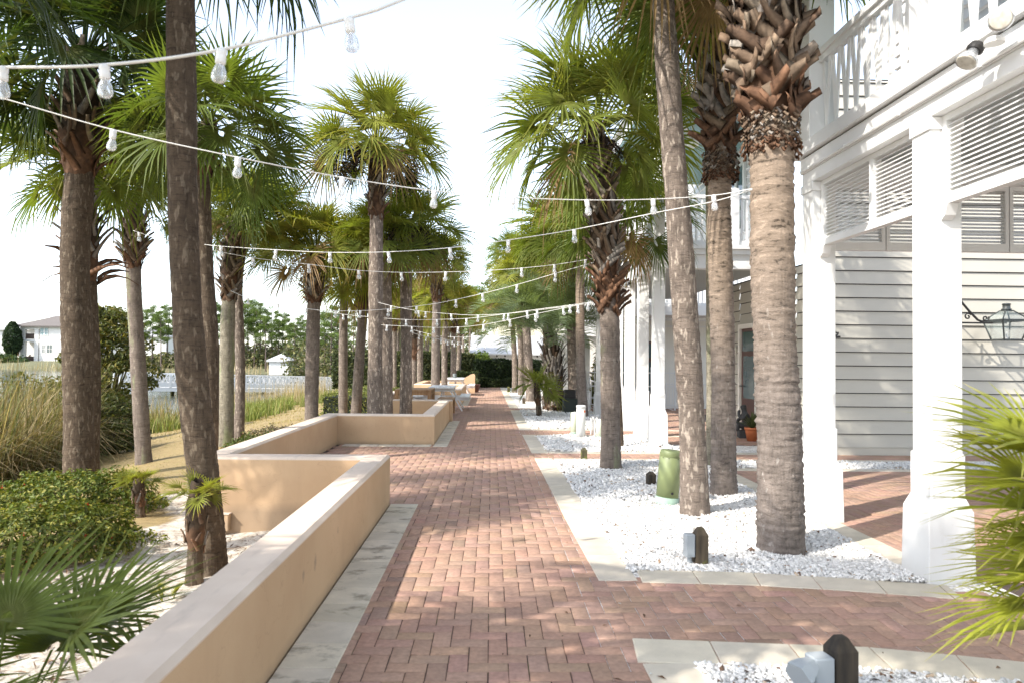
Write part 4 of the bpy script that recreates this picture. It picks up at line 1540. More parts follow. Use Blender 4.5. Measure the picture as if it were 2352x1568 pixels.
def palmetto(label, loc, R, nf, style, seed, e0, e1, nseg=30, spread=None, blade=0.72):
    """trunkless palm: stiff fans on stalks from the ground"""
    t = thing('palmetto', label, 'palmetto', loc)
    r = np.random.default_rng(seed)
    for i in range(nf):
        A_ = Acc()
        q = (i + 0.5) / nf
        az = (i * 2.39996 if spread is None else spread[0] + (spread[1] - spread[0]) * ((i * 0.618) % 1)) + r.normal(0, 0.12)
        el = math.radians(e0 + (e1 - e0) * q + r.normal(0, 5))
        h, z = np.array([math.cos(az), math.sin(az), 0]), np.array([0, 0, 1.0])
        pl = R * r.uniform(0.6, 0.95)
        pts, p, e = [], np.zeros(3), el
        for k in range(5):
            pts.append(p.copy())
            p = p + (h * math.cos(e) + z * math.sin(e)) * pl / 4
            e -= math.radians(5)
        T = h * math.cos(e - .15) + z * math.sin(e - .15)
        side = np.cross(z, h)
        N = np.cross(T, side)
        v, f, c, w = fan_blade(r, R * blade * r.uniform(0.85, 1.1), nseg, math.radians(118), style, young=np.clip(1 - q + r.normal(0, .2), 0, 1), droop=0.06, costa=0.05, stiff=True)
        P = np.array(pts[-1])[None] + v[:, :1] * T[None] + v[:, 1:2] * side[None] + v[:, 2:3] * N[None]
        P[:, 2] -= w
        A_.add(P, f, c)
        A_.add(*stalk(r, pts, 0.008, 0.006, np.array(GREENS[style][1])))
        link(bpy.data.objects.new('fan_leaf', A_.mesh('fan_leaf', M['leaf'])), t)
    return t


palmetto('blurred dark palmetto in the bottom left corner, sharp fans reaching over the wall', (-1.92, 2.8, -0.25), 0.80, 17, 'green', 101, 84, 22, spread=(0.95, 5.2))

# palmetto at the right edge: flat fans stacked above each other, their stalks rising from a crown of roots outside the photo
t = thing('palmetto', 'bright yellow-green palmetto thrusting in from the right edge before the column', 'palmetto', (2.62, 2.75, 0.0))
r = np.random.default_rng(12)
for k in range(15):
    q = k / 14
    hub = AY(2360 + r.uniform(0, 95), 985 + 430 * q + r.normal(0, 25), r.uniform(2.5, 3.0))
    loc = np.array([2.62, 2.75, 0.0])
    aim = r.normal(0, 0.45)
    T = np.array([-math.cos(aim), math.sin(aim), 0.30 - 0.55 * q + r.normal(0, 0.08)])
    T /= np.linalg.norm(T)
    side = np.cross(np.array([0, 0, 1.0]), T)
    side /= np.linalg.norm(side)
    N = np.cross(T, side)
    ro = r.normal(0, 0.35)
    side, N = side * math.cos(ro) + N * math.sin(ro), N * math.cos(ro) - side * math.sin(ro)
    v, f, c, w = fan_blade(r, r.uniform(0.36, 0.46), 26, math.radians(112), 'lime', young=np.clip(0.75 + r.normal(0, .3), 0, 1), droop=0.08, costa=0.03, stiff=True)
    P = (hub - loc)[None] + v[:, :1] * T[None] + v[:, 1:2] * side[None] + v[:, 2:3] * N[None]
    P[:, 2] -= w
    A_ = Acc()
    A_.add(P, f, c)
    h_ = hub - loc
    A_.add(*stalk(r, [np.zeros(3), h_ * 0.5 + np.array([0.1, 0, 0.05]), h_ + np.array([0.04, 0, 0]), h_], 0.008, 0.006, np.array(GREENS['lime'][0])))
    link(bpy.data.objects.new('fan_leaf', A_.mesh('fan_leaf', M['leaf'])), t)
# ------------------------------------------------------------------ near colonnade house
W_ = M['white']
FX = 3.05


def louvre(mb, a, b, z0, z1, axis, pos, thick=0.05, step=0.034, ang=0.62):
    """tilted slats between a and b; axis 'y' = panel lies in the plane x=pos, 'x' = in the plane y=pos"""
    n = int((z1 - z0) / step)
    for k in range(n):
        z = z0 + (k + 0.5) * (z1 - z0) / n
        h = 0.021
        dz, dd = math.sin(ang) * h, math.cos(ang) * h
        t = 0.004
        if axis == 'y':
            p = [(pos - dd, z - dz), (pos + dd, z + dz), (pos + dd, z + dz + t), (pos - dd, z - dz + t)]
            vs = [(x, a, zz) for x, zz in p] + [(x, b, zz) for x, zz in p]
        else:
            p = [(pos - dd, z - dz), (pos + dd, z + dz), (pos + dd, z + dz + t), (pos - dd, z - dz + t)]
            vs = [(a, y, zz) for y, zz in p] + [(b, y, zz) for y, zz in p]
        mb.add(vs, [(3, 2, 1, 0), (4, 5, 6, 7), (0, 1, 5, 4), (1, 2, 6, 5), (2, 3, 7, 6), (3, 0, 4, 7)])


def column(parent, x0, y0, w=0.32, zt=3.27, bh=0.56, shaft=0.225, plinth=0.89):
    """square column on a rendered base with sloping shoulders; the shaft is the part, its base a sub-part"""
    cx, cy = x0 + w / 2, y0 + w / 2
    s = shaft / 2
    m = MB()
    m.cbox(cx - s, cx + s, cy - s, cy + s, bh + 0.02, zt, 0.006)
    p = s + 0.014
    m.cbox(cx - p, cx + p, cy - p, cy + p, bh + 0.02, plinth, 0.012)
    m.cbox(cx - p, cx + p, cy - p, cy + p, zt - 0.09, zt - 0.002, 0.006)
    o = m.build('column', W_, parent)
    b = MB()
    h = w / 2
    vs = []
    for q, z in ((h + 0.01, -0.06), (h, bh - 0.075), (h - 0.004, bh - 0.062), (s + 0.012, bh + 0.02)):
        vs += [(cx - q, cy - q, z), (cx + q, cy - q, z), (cx + q, cy + q, z), (cx - q, cy + q, z)]
    fs = [(12, 13, 14, 15)]
    for k in (0, 4, 8):
        for i in range(4):
            j = (i + 1) % 4
            fs.append((k + i, k + j, k + 4 + j, k + 4 + i))
    b.add(vs, fs)
    b.build('base', M['white_stucco'], o, bevel=0.006)
    return o


def lap_siding(mb, gaps, axis, pos, a, b, z0, z1, step=0.223, out=-1, lip=0.03):
    """overlapping boards: every board tilts out at its foot and throws a line of shade"""
    z = z0
    while z < z1 - 0.01:
        t = min(z + step, z1)
        f0, f1 = pos + out * lip, pos + out * 0.003
        if axis == 'x':      # wall in plane y=pos, runs along x
            vs = [(a, f0, z), (b, f0, z), (b, f1, t - 0.016), (a, f1, t - 0.016), (a, pos - out * 0.02, z), (b, pos - out * 0.02, z)]
        else:
            vs = [(f0, b, z), (f0, a, z), (f1, a, t - 0.016), (f1, b, t - 0.016), (pos - out * 0.02, b, z), (pos - out * 0.02, a, z)]
        mb.add(vs, [(0, 1, 2, 3), (4, 5, 1, 0)])
        if axis == 'x':
            gaps.quad((a, pos + out * 0.001, t - 0.03), (b, pos + out * 0.001, t - 0.03), (b, pos + out * 0.001, t + 0.012), (a, pos + out * 0.001, t + 0.012))
        else:
            gaps.quad((pos + out * 0.001, b, t - 0.03), (pos + out * 0.001, a, t - 0.03), (pos + out * 0.001, a, t + 0.012), (pos + out * 0.001, b, t + 0.012))
        z = t


H1 = thing('colonnade_house', 'white timber colonnade with louvred panels, balcony above and grey boarded wall behind', 'building')
for y in (6.73, 4.88, 3.03, 1.18, -0.67, -2.52):
    column(H1, FX, y)
column(H1, 5.62, 6.73)
m = MB()                                   # frieze beam on the path side and on the end
m.box(FX + 0.045, FX + 0.275, -3.0, 7.0, 3.27, 3.385)
m.box(FX + 0.03, FX + 0.29, -3.0, 7.02, 3.386, 3.532)
m.box(FX + 0.291, 8.5, 6.78, 7.02, 3.27, 3.532)
m.build('beam', W_, H1, bevel=0.004)
m = MB()
m.box(FX - 0.02, FX + 0.3, -3.0, 7.10, 3.548, 3.672)
m.box(FX + 0.301, 8.5, 6.78, 7.10, 3.548, 3.672)
m.build('fascia', W_, H1, bevel=0.004)
m = MB()
m.box(FX + 0.05, FX + 0.25, -3.0, 7.0, 3.533, 3.547)
m.build('shadow_gap', M['gap'], H1)
m = MB()
m.box(FX + 0.301, 8.5, -3.0, 6.775, 3.46, 3.56)
m.build('porch_ceiling', M['greyceil'], H1)
m = MB()
m.tube([(FX + 0.018, 2.4, 3.405), (FX + 0.018, 6.98, 3.405)], 0.014, 8)
for y in (3.4, 4.35, 5.25, 6.1, 6.8):
    m.box(FX, FX + 0.034, y - 0.008, y + 0.008, 3.388, 3.424)
m.build('conduit', W_, H1)
# louvre panels of the path side
for y0, y1, mull in ((5.16, 6.77, 5.86), (3.31, 4.92, None), (1.46, 3.07, None), (-0.39, 1.22, None), (-2.24, -0.63, None)):
    fr = MB()
    x0, x1 = FX + 0.125, FX + 0.195
    fr.box(x0, x1, y0, y1, 3.225, 3.269)
    fr.box(x0, x1, y0, y1, 2.64, 2.70)
    fr.box(x0, x1, y0, y0 + 0.05, 2.7005, 3.2245)
    fr.box(x0, x1, y1 - 0.05, y1, 2.7005, 3.2245)
    if mull:
        fr.box(x0 - 0.003, x1 + 0.003, mull - 0.028, mull + 0.028, 2.7005, 3.2245)
    o = fr.build('louvre_panel', W_, H1)
    sl = MB()
    for a, b in (((y0 + 0.05, mull - 0.028), (mull + 0.028, y1 - 0.05)) if mull else ((y0 + 0.05, y1 - 0.05),)):
        louvre(sl, a, b, 2.705, 3.22, 'y', FX + 0.16)
    sl.build('slats', W_, o)
    for yy, d in ((y0, 1), (y1, -1)):
        br = MB()
        br.add([(x0 - 0.01, yy, 2.639), (x1, yy, 2.639), (x1, yy, 2.53), (x0 - 0.01, yy, 2.53), (x0 - 0.01, yy + d * 0.075, 2.639), (x1, yy + d * 0.075, 2.639), (x1, yy + d * 0.045, 2.56), (x0 - 0.01, yy + d * 0.045, 2.56)],
               [(0, 1, 2, 3), (4, 5, 6, 7), (0, 1, 5, 4), (1, 2, 6, 5), (2, 3, 7, 6), (3, 0, 4, 7)])
        br.build('corbel', W_, H1)
# louvre panels of the end
for x0, x1 in ((3.33, 3.86), (3.87, 4.48), (4.49, 5.10), (5.11, 5.66)):
    fr = MB()
    y0, y1 = 6.86, 6.93
    fr.box(x0, x1, y0, y1, 3.225, 3.269)
    fr.box(x0, x1, y0, y1, 2.62, 2.70)
    fr.box(x0, x0 + 0.035, y0, y1, 2.7005, 3.2245)
    fr.box(x1 - 0.035, x1, y0, y1, 2.7005, 3.2245)
    o = fr.build('louvre_panel', W_, H1)
    sl = MB()
    louvre(sl, x0 + 0.035, x1 - 0.035, 2.705, 3.22, 'x', 6.895)
    sl.build('slats', W_, o)
# balcony posts and railing of leaning boards
for y in (6.75, 4.86, 2.98):
    MB().cbox(FX + 0.0, FX + 0.25, y, y + 0.25, 3.673, 6.6, 0.006).build('balcony_post', W_, H1)
for y0, y1 in ((5.115, 6.745), (3.235, 4.855)):
    rl = MB()
    rl.box(FX + 0.07, FX + 0.19, y0, y1, 4.475, 4.53)
    rl.box(FX + 0.095, FX + 0.165, y0, y1, 4.42, 4.4745)
    rl.box(FX + 0.08, FX + 0.17, y0, y1, 3.6725, 3.74)
    o = rl.build('balcony_rail', W_, H1)
    bs = MB()
    n = 18
    for k in range(n):
        y = y0 + (k + 0.5) * (y1 - y0) / n
        s = 0.075 if k % 2 else -0.075
        bs.bar((FX + 0.13 + (0.007 if k % 2 else -0.007), y - s * 0.5, 3.735), (FX + 0.13 + (0.007 if k % 2 else -0.007), y + s * 0.5, 4.425), 0.012, 0.055, up=(0, 1, 0))
    bs.build('balusters', W_, o)
# upper wall set back behind the balcony
sd, gp = MB(), MB()
lap_siding(sd, gp, 'y', 5.2, -3.0, 9.0, 3.7, 6.5, 0.16)
sd.build('upper_wall', W_, H1)
m = MB()
m.box(FX - 0.2, 5.4, -3.0, 7.3, 6.5, 6.6)
m.build('upper_ceiling', M['teal'], H1)
for y in (5.2, 6.3):
    m = MB()
    m.box(5.13, 5.175, y, y + 0.42, 4.2, 5.9)
    o = m.build('shutter', M['teal'], H1)
    m = MB()
    for k in range(24):
        z = 4.26 + k * 0.067
        m.box(5.115, 5.132, y + 0.05, y + 0.37, z, z + 0.04)
    m.build('slats', M['teal'], o)

# boarded block behind: front to the camera at y=11.4, long side at x=5.3
H2 = thing('boarded_block', 'grey lap-boarded wall behind the colonnade, its side wall with dark glazed doors', 'building')
sd, gp = MB(), MB()
lap_siding(sd, gp, 'x', 11.55, 5.40, 11.0, 0.13, 6.2)
o = sd.build('boarded_front', M['siding'], H2)
gp.build('board_gaps', M['gap'], o)
sd, gp = MB(), MB()
for a, b, z0, z1 in ((11.62, 12.2, 0.13, 3.17), (12.2, 13.1, 2.28, 3.17), (13.1, 13.95, 0.13, 3.17), (13.95, 15.0, 2.28, 3.17), (15.0, 15.5, 0.13, 3.17)):
    lap_siding(sd, gp, 'y', 5.3, a, b, z0, z1)
o = sd.build('boarded_side', M['siding'], H2)
gp.build('board_gaps', M['gap'], o)
m = MB()
m.box(5.27, 5.40, 11.51, 11.62, 0.1, 6.2)
MB().box(5.40, 11.0, 11.53, 11.6, -0.05, 0.127).build('base_board', M['siding'], H2)
m.build('corner_trim', M['siding'], H2)
MB().box(5.24, 5.40, 15.5, 15.62, 0.0, 3.2).build('corner_post', M['siding'], H2)
for y0, y1 in ((12.2, 13.1), (13.95, 15.0)):
    fr = MB()
    fr.box(5.24, 5.36, y0, y0 + 0.09, 0.0, 2.279)
    fr.box(5.24, 5.36, y1 - 0.09, y1, 0.0, 2.279)
    fr.box(5.24, 5.36, y0 + 0.0905, y1 - 0.0905, 2.19, 2.279)
    o = fr.build('door', M['cream'], H2)
    d = MB()
    d.box(5.29, 5.34, y0 + 0.091, y1 - 0.091, 0.02, 2.189)
    d.build('door_leaf', M['doorwood'], o)
    g = MB()
    g.box(5.28, 5.289, y0 + 0.22, y1 - 0.22, 0.75, 1.62)
    g.box(5.28, 5.289, y0 + 0.16, y1 - 0.16, 1.72, 2.12)
    g.build('glass', M['glass'], o)
    k = MB()
    k.tube([(5.22, y1 - 0.17, 1.0), (5.29, y1 - 0.17, 1.0)], 0.012)
    k.tube([(5.22, y1 - 0.17, 1.0), (5.22, y1 - 0.29, 1.0)], 0.012)
    k.build('handle', M['zinc'], o)
t = thing('wall_lamp', 'small cream wall lamp beside the far glazed door', 'wall lamp', (5.27, 15.18, 1.75))
MB().lathe([(0.05, -0.1), (0.075, -0.04), (0.075, 0.06), (0.04, 0.1)], 14, (-0.05, 0, 0)).build('lamp_body', M['cream'], t)
MB().lathe([(0.05, -0.04), (0.068, -0.02), (0.07, 0.03), (0.05, 0.04)], 14, (-0.062, 0, -0.01)).build('lens', m_plain('amber_lens', (0.55, 0.33, 0.10), 0.3), t)

# second porch with balcony
H3 = thing('porch_house', 'white two-storey porch with square columns, balcony rail and blue-green upper ceiling', 'building')
for y in (12.57, 13.87, 15.2, 16.6, 18.0, 19.4):
    column(H3, 2.85, y, 0.29, 3.16, 0.62, 0.2, 0.92)
m = MB()
m.box(2.90, 3.10, 12.60, 20.2, 3.16, 3.41)
m.box(3.101, 5.28, 12.60, 12.8, 3.16, 3.41)
m.build('beam', W_, H3)
m = MB()
m.box(2.86, 3.12, 12.54, 20.2, 3.411, 3.50)
m.box(3.121, 5.28, 12.54, 12.78, 3.411, 3.50)
m.box(2.80, 3.12, 12.48, 20.2, 3.501, 3.57)
m.box(3.121, 5.28, 12.48, 12.78, 3.501, 3.57)
m.build('fascia', W_, H3)
m = MB()
m.box(3.101, 5.28, 12.801, 20.2, 3.25, 3.30)
m.build('porch_ceiling', M['greyceil'], H3)
m = MB()
m.box(3.121, 5.28, 12.781, 20.2, 3.50, 3.56)
m.build('balcony_floor', W_, H3)


def rail_run(parent, p, q, z0, z1, n, post=True, mat=None):
    mat = mat or W_
    p, q = Vector(p), Vector(q)
    r_ = MB()
    for z, h in ((z1 - 0.03, 0.06), (z0 + 0.04, 0.08)):
        r_.bar((p.x, p.y, z), (q.x, q.y, z), 0.07, h)
    o = r_.build('balcony_rail', mat, parent)
    b_ = MB()
    for k in range(n):
        c = p.lerp(q, (k + 0.5) / n)
        b_.box(c.x - 0.017, c.x + 0.017, c.y - 0.017, c.y + 0.017, z0 + 0.081, z1 - 0.061)
    b_.build('balusters', mat, o)


rail_run(H3, (3.09, 12.6), (4.2, 12.6), 3.575, 4.48, 11)
rail_run(H3, (4.42, 12.6), (5.28, 12.6), 3.575, 4.48, 9)
for y in (13.9, 15.3, 16.7, 18.1):
    rail_run(H3, (2.96, y - 1.24), (2.96, y - 0.09), 3.575, 4.48, 12)
for x, y in ((2.88, 12.52), (4.22, 12.52), (2.88, 13.82), (2.88, 15.22), (2.88, 16.62), (2.88, 18.02)):
    MB().cbox(x, x + 0.18, y, y + 0.18, 3.571, 6.05 if (y < 13 and x < 3) or y > 17.9 else 4.60, 0.005).build('balcony_post', W_, H3)
sd, gp = MB(), MB()
lap_siding(sd, gp, 'y', 5.30, 12.6, 20.2, 3.58, 6.1, 0.16)
sd.build('upper_wall', W_, H3)
for y0 in (13.0, 14.6, 16.3):
    fr = MB()
    y1 = y0 + 1.05
    fr.box(5.22, 5.275, y0, y0 + 0.1, 4.2, 5.75)
    fr.box(5.22, 5.275, y1 - 0.1, y1, 4.2, 5.75)
    fr.box(5.22, 5.275, y0 + 0.1005, y1 - 0.1005, 5.64, 5.75)
    fr.box(5.22, 5.275, y0 + 0.1005, y1 - 0.1005, 4.2, 4.3)
    fr.box(5.215, 5.27, y0 + 0.48, y0 + 0.57, 4.3005, 5.6395)
    o = fr.build('window', W_, H3)
    MB().box(5.245, 5.255, y0 + 0.1, y1 - 0.1, 4.3, 5.64).build('pane', M['glass'], o)
m = MB()
m.box(2.72, 5.28, 12.3, 18.2, 6.06, 6.10)
m.build('upper_ceiling', M['teal'], H3)
m = MB()
m.box(2.70, 5.4, 12.28, 12.40, 6.101, 6.32)
m.box(2.70, 2.82, 12.401, 18.2, 6.101, 6.32)
m.box(2.62, 5.4, 12.2, 18.3, 6.321, 6.40)
m.build('roof_edge', W_, H3)
t = thing('ceiling_fan', 'white ceiling fan under the blue-green upper porch ceiling', 'ceiling fan', (3.75, 13.2, 6.06))
MB().tube([(0, 0, 0), (0, 0, -0.25)], 0.02).build('rod', W_, t)
MB().lathe([(0.05, -0.42), (0.12, -0.38), (0.13, -0.28), (0.06, -0.24)], 16).build('motor', W_, t)
MB().lathe([(0.02, -0.56), (0.10, -0.52), (0.11, -0.46), (0.07, -0.421)], 16).build('globe', M['cream'], t)
for k in range(5):
    a = k * 1.2566 + 0.3
    d, n_ = Vector((math.cos(a), math.sin(a), 0)), Vector((-math.sin(a), math.cos(a), 0))
    b = MB()
    b.add([tuple(d * 0.14 - n_ * 0.04 + Vector((0, 0, -.33))), tuple(d * 0.14 + n_ * 0.04 + Vector((0, 0, -.32))), tuple(d * 0.62 + n_ * 0.075 + Vector((0, 0, -.32))), tuple(d * 0.62 - n_ * 0.075 + Vector((0, 0, -.34))),
           tuple(d * 0.14 - n_ * 0.04 + Vector((0, 0, -.322))), tuple(d * 0.14 + n_ * 0.04 + Vector((0, 0, -.312))), tuple(d * 0.62 + n_ * 0.075 + Vector((0, 0, -.312))), tuple(d * 0.62 - n_ * 0.075 + Vector((0, 0, -.332)))],
          [(3, 2, 1, 0), (4, 5, 6, 7), (0, 1, 5, 4), (1, 2, 6, 5), (2, 3, 7, 6), (3, 0, 4, 7)])
    b.build('blade', W_, t)

# wall closing the court behind the porch, with two dark doors
H4 = thing('court_house', 'cream house front closing the court behind the white picket fence, two dark doors', 'building')
m = MB()
m.box(3.6, 9.0, 22.4, 22.6, -0.05, 3.2)
m.build('wall', M['cream'], H4)
m = MB()
for z in (2.55, 2.75):
    m.box(4.9, 9.0, 22.36, 22.395, z, z + 0.05)
m.box(4.9, 9.0, 22.37, 22.398, 0.75, 0.78)
m.build('trim', W_, H4)
m = MB()
m.box(3.3, 9.0, 20.6, 22.3, 2.82, 3.1)
m.build('balcony_floor', W_, H4)
rail_run(H4, (3.35, 20.7), (7.5, 20.7), 3.11, 4.0, 36)
for x0 in (4.05, 4.72):
    d = MB()
    d.box(x0, x0 + 0.42, 22.34, 22.39, 0.02, 2.1)
    o = d.build('door', M['doorwood'], H4)
    g = MB()
    g.box(x0 + 0.08, x0 + 0.34, 22.325, 22.339, 0.5, 1.45)
    g.box(x0 + 0.05, x0 + 0.37, 22.325, 22.339, 1.58, 2.02)
    g.build('glass', M['glass'], o)

# white house behind with balcony, seen between the trunks
H5 = thing('white_house', 'tall white house with a balcony rail seen behind the twin palms on the right', 'building')
m = MB()
m.box(3.3, 9.5, 25.4, 34.0, -0.1, 7.5)
m.build('wall', M['housewhite'], H5)
m = MB()
m.box(3.0, 9.5, 24.2, 25.38, 2.75, 3.05)
m.box(3.0, 9.5, 24.1, 24.4, 2.3, 2.745)
m.build('balcony_floor', W_, H5)
rail_run(H5, (3.05, 24.25), (8, 24.25), 3.06, 4.5, 40)
for x in (3.02, 4.6, 6.2):
    MB().box(x, x + 0.2, 24.3, 24.5, -0.05, 2.295).build('post', W_, H5)
m = MB()
m.prism([(2.9, 25.0), (9.8, 25.0), (9.8, 34.4), (2.9, 34.4)], 7.501, 7.8)
m.build('roof', M['roofwhite'], H5)
for x in (3.9, 5.6):
    d = MB()
    d.box(x, x + 0.8, 25.33, 25.39, 3.06, 5.2)
    o = d.build('window', M['cream'], H5)
    MB().box(x + 0.08, x + 0.72, 25.315, 25.329, 3.15, 5.1).build('pane', M['glass'], o)

# white garden wall with a curved top beside the jelly palm
t = thing('garden_wall', 'white garden wall with a rounded top between the jelly palm and the grey palm', 'wall')
pr = [(1.86, 1.75)] + [(1.86 + 0.86 * (1 - math.cos(a)) * 0.5, 1.75 + 0.72 * math.sin(a * 0.5)) for a in np.linspace(0.2, 3.14, 9)] + [(2.72 + 0.42 * math.sin(a), 2.47 - 0.55 * (1 - math.cos(a))) for a in np.linspace(0.15, 1.5, 7)]
vs, fs = [], []
n = len(pr)
for y in (22.6, 22.85):
    vs += [(x, y, -0.05) for x, z in pr] + [(x, y, z) for x, z in pr]
for k in range(n - 1):
    fs += [(k, k + 1, n + k + 1, n + k), (2 * n + k + 1, 2 * n + k, 3 * n + k, 3 * n + k + 1), (n + k, n + k + 1, 3 * n + k + 1, 3 * n + k)]
fs += [(n - 1, 3 * n - 1, 4 * n - 1, 2 * n - 1), (0, n, 3 * n, 2 * n)]
MB().add(vs, fs).build('wall_body', M['white_stucco'], t)

# far end: tall house with a steep white hood and low shed roof behind the dark hedge
H6 = thing('hooded_house', 'pale house with a steep curved white roof at the end of the path', 'building', (0, 50, 0))
m = MB()
sd, gp = MB(), MB()
m.box(0.0, 6.0, 0.0, 8.0, -1.0, 4.6)
m.build('wall', M['hood'], H6)
prof = [(4.6, 0.0), (5.2, 0.12), (6.2, 0.5), (7.4, 0.95), (8.6, 1.35), (9.6, 1.75)]
vs, fs = [], []
for z, i in prof:
    vs += [(-0.45 + i, -0.4 + i, z), (6.4 - i, -0.4 + i, z), (6.4 - i, 8.4 - i, z), (-0.45 + i, 8.4 - i, z)]
for k in range(len(prof) - 1):
    for i in range(4):
        j = (i + 1) % 4
        fs.append((k * 4 + i, k * 4 + j, k * 4 + 4 + j, k * 4 + 4 + i))
fs.append(tuple((len(prof) - 1) * 4 + i for i in range(4)))
fs.append((3, 2, 1, 0))
MB().add(vs, fs).build('roof', M['roofwhite'], H6)
H7 = thing('entry_shed', 'low white building with a pale shed roof and dark eaves behind the dark hedge', 'building', (0, 44, 0))
m = MB()
m.box(-0.9, 6.0, 0.3, 4.0, -1.0, 1.75)
m.build('wall', M['white_stucco'], H7)
m = MB()
m.add([(-1.35, -0.4, 1.72), (6.2, -0.4, 1.72), (6.2, 3.6, 2.9), (-1.35, 3.6, 2.9), (-1.35, -0.4, 1.80), (6.2, -0.4, 1.80), (6.2, 3.6, 3.0), (-1.35, 3.6, 3.0)],
      [(3, 2, 1, 0), (4, 5, 6, 7), (0, 1, 5, 4), (1, 2, 6, 5), (2, 3, 7, 6), (3, 0, 4, 7)])
m.build('roof', M['roofwhite'], H7)
for x in (-0.35, 1.6):
    MB().box(x, x + 0.75, 0.24, 0.295, -0.9, 1.5).build('doorway', M['gap'], H7)
m = MB()
for k in range(14):
    m.box(-1.2 + k * 0.5, -1.12 + k * 0.5, -0.33, 0.28, 1.60, 1.715)
m.build('eave_rafters', M['postdark'], H7)

# ------------------------------------------------------------------ houses over the lake
def far_house(loc, label):
    return thing('lake_house', label, 'house', loc, 0, 'white houses across the lake')


def hip_roof(mb, x0, x1, y0, y1, z0, z1, over=0.6, ridge=None):
    a, b, c, d = x0 - over, x1 + over, y0 - over, y1 + over
    q = min(b - a, d - c) / 2
    if b - a > d - c:
        r0, r1 = (a + q, (c + d) / 2, z1), (b - q, (c + d) / 2, z1)
        fs = [(0, 1, 5, 4), (1, 2, 5), (2, 3, 4, 5), (3, 0, 4)]
    else:
        r0, r1 = ((a + b) / 2, c + q, z1), ((a + b) / 2, d - q, z1)
        fs = [(0, 1, 4), (1, 2, 5, 4), (2, 3, 5), (3, 0, 4, 5)]
    mb.add([(a, c, z0), (b, c, z0), (b, d, z0), (a, d, z0), r0, r1, (a, c, z0 - 0.25), (b, c, z0 - 0.25), (b, d, z0 - 0.25), (a, d, z0 - 0.25)],
           fs + [(0, 6, 7, 1), (1, 7, 8, 2), (2, 8, 9, 3), (3, 9, 6, 0), (9, 8, 7, 6)])


def hwin(parent, x0, x1, y, z0, z1, shutter=None, pane=None):
    f = MB()
    f.box(x0 - 0.12, x0, y - 0.08, y + 0.02, z0 - 0.12, z1 + 0.12)
    f.box(x1, x1 + 0.12, y - 0.08, y + 0.02, z0 - 0.12, z1 + 0.12)
    f.box(x0, x1, y - 0.08, y + 0.02, z1, z1 + 0.12)
    f.box(x0, x1, y - 0.08, y + 0.02, z0 - 0.12, z0)
    f.box((x0 + x1) / 2 - 0.04, (x0 + x1) / 2 + 0.04, y - 0.085, y + 0.02, z0, z1)
    f.box(x0, x1, y - 0.082, y + 0.02, (z0 + z1) / 2 - 0.03, (z0 + z1) / 2 + 0.03)
    o = f.build('window', M['housewhite'], parent)
    MB().box(x0, x1, y - 0.04, y - 0.01, z0, z1).build('pane', pane or M['glass'], o)


YH = 150.0


def hx(u):
    return AY(u, 800, YH)[0]


def hz(v, u=60):
    return AY(u, v, YH)[2]


def hp5(x, y):                       # from a crop of the photograph to house metres
    u, v = (x / 5.8075) * .784, (880 + y / 5.8075) * .784
    p = AY(u, v, YH)
    return p[0], p[2]


L1 = far_house((0, YH, 0), 'white lake house with balconies, brown hip roof and square tower')
x0, z0 = hp5(400, 1010); x1, zt = hp5(1420, 425)
m = MB()
xa, _ = hp5(430, 0); xb, zc = hp5(680, 430); xc, _ = hp5(950, 0); xd, _ = hp5(1060, 0)
_, zf0 = hp5(0, 1000); _, zf1 = hp5(0, 690); _, zf2 = hp5(0, 425)
m.box(xb, xc + 3, 0, 9, zf0 - 1, zf2)
m.box(xa - 0.6, xb - 0.001, 2.6, 9, zf0 - 1, zf2)
m.build('wall', M['housewhite'], L1)
m = MB()
for z in (zf0 - 0.9, zf1, zf2 - 0.6):
    m.box(xa - 0.8, xb - 0.002, 0, 2.59, z - 0.1, z + 0.45)
for x in (xa - 0.8, xb - 1.1):
    m.box(x, x + 0.85, 0.02, 0.8, zf0 - 1, zf2 - 0.7)
m.build('balcony_frame', M['housewhite'], L1)
for z in (zf0 - 0.4, zf1 + 0.5):
    m = MB()
    for k in range(20):
        x = xa + 0.1 + k * (xb - xa - 1.1) / 19
        m.box(x, x + 0.07, 0.3, 0.36, z, z + 1.0)
    m.box(xa, xb - 1, 0.28, 0.38, z + 1.0, z + 1.1)
    m.build('balcony_rail', M['brownrail'], L1)
hip = MB()
hip_roof(hip, xa - 0.8, xc + 4, 0, 9, zf2, hp5(1060, 300)[1] + 0.6, 0.9)
hip.build('roof', M['rooftile'], L1)
for a, b, c, d, pane in ((690, 745, 475, 590, M['teal']), (765, 815, 475, 590, M['teal']), (720, 765, 755, 890, None), (800, 890, 755, 890, None)):
    p, q = hp5(a, d), hp5(b, c)
    hwin(L1, p[0], q[0], 0, p[1], q[1], None, pane)
p, q = hp5(560, 580), hp5(605, 548)
hwin(L1, p[0], q[0], 2.6, p[1], q[1])
# tower
tx0, tz0 = hp5(460, 360); tx1, tz1 = hp5(780, 225)
m = MB()
m.box(tx0, tx1 + 5, 10, 17, zf2 - 1, tz1)
m.build('tower', M['housewhite'], L1)
hip = MB()
hip_roof(hip, tx0, tx1 + 5, 10, 17, tz1, hp5(780, 130)[1], 0.9)
hip.build('tower_roof', M['roofwhite'], L1)
for a, b in ((515, 560), (600, 645), (685, 730)):
    p, q = hp5(a, 345), hp5(b, 280)
    hwin(L1, p[0], q[0], 10, p[1], q[1], None, M['zinc'])
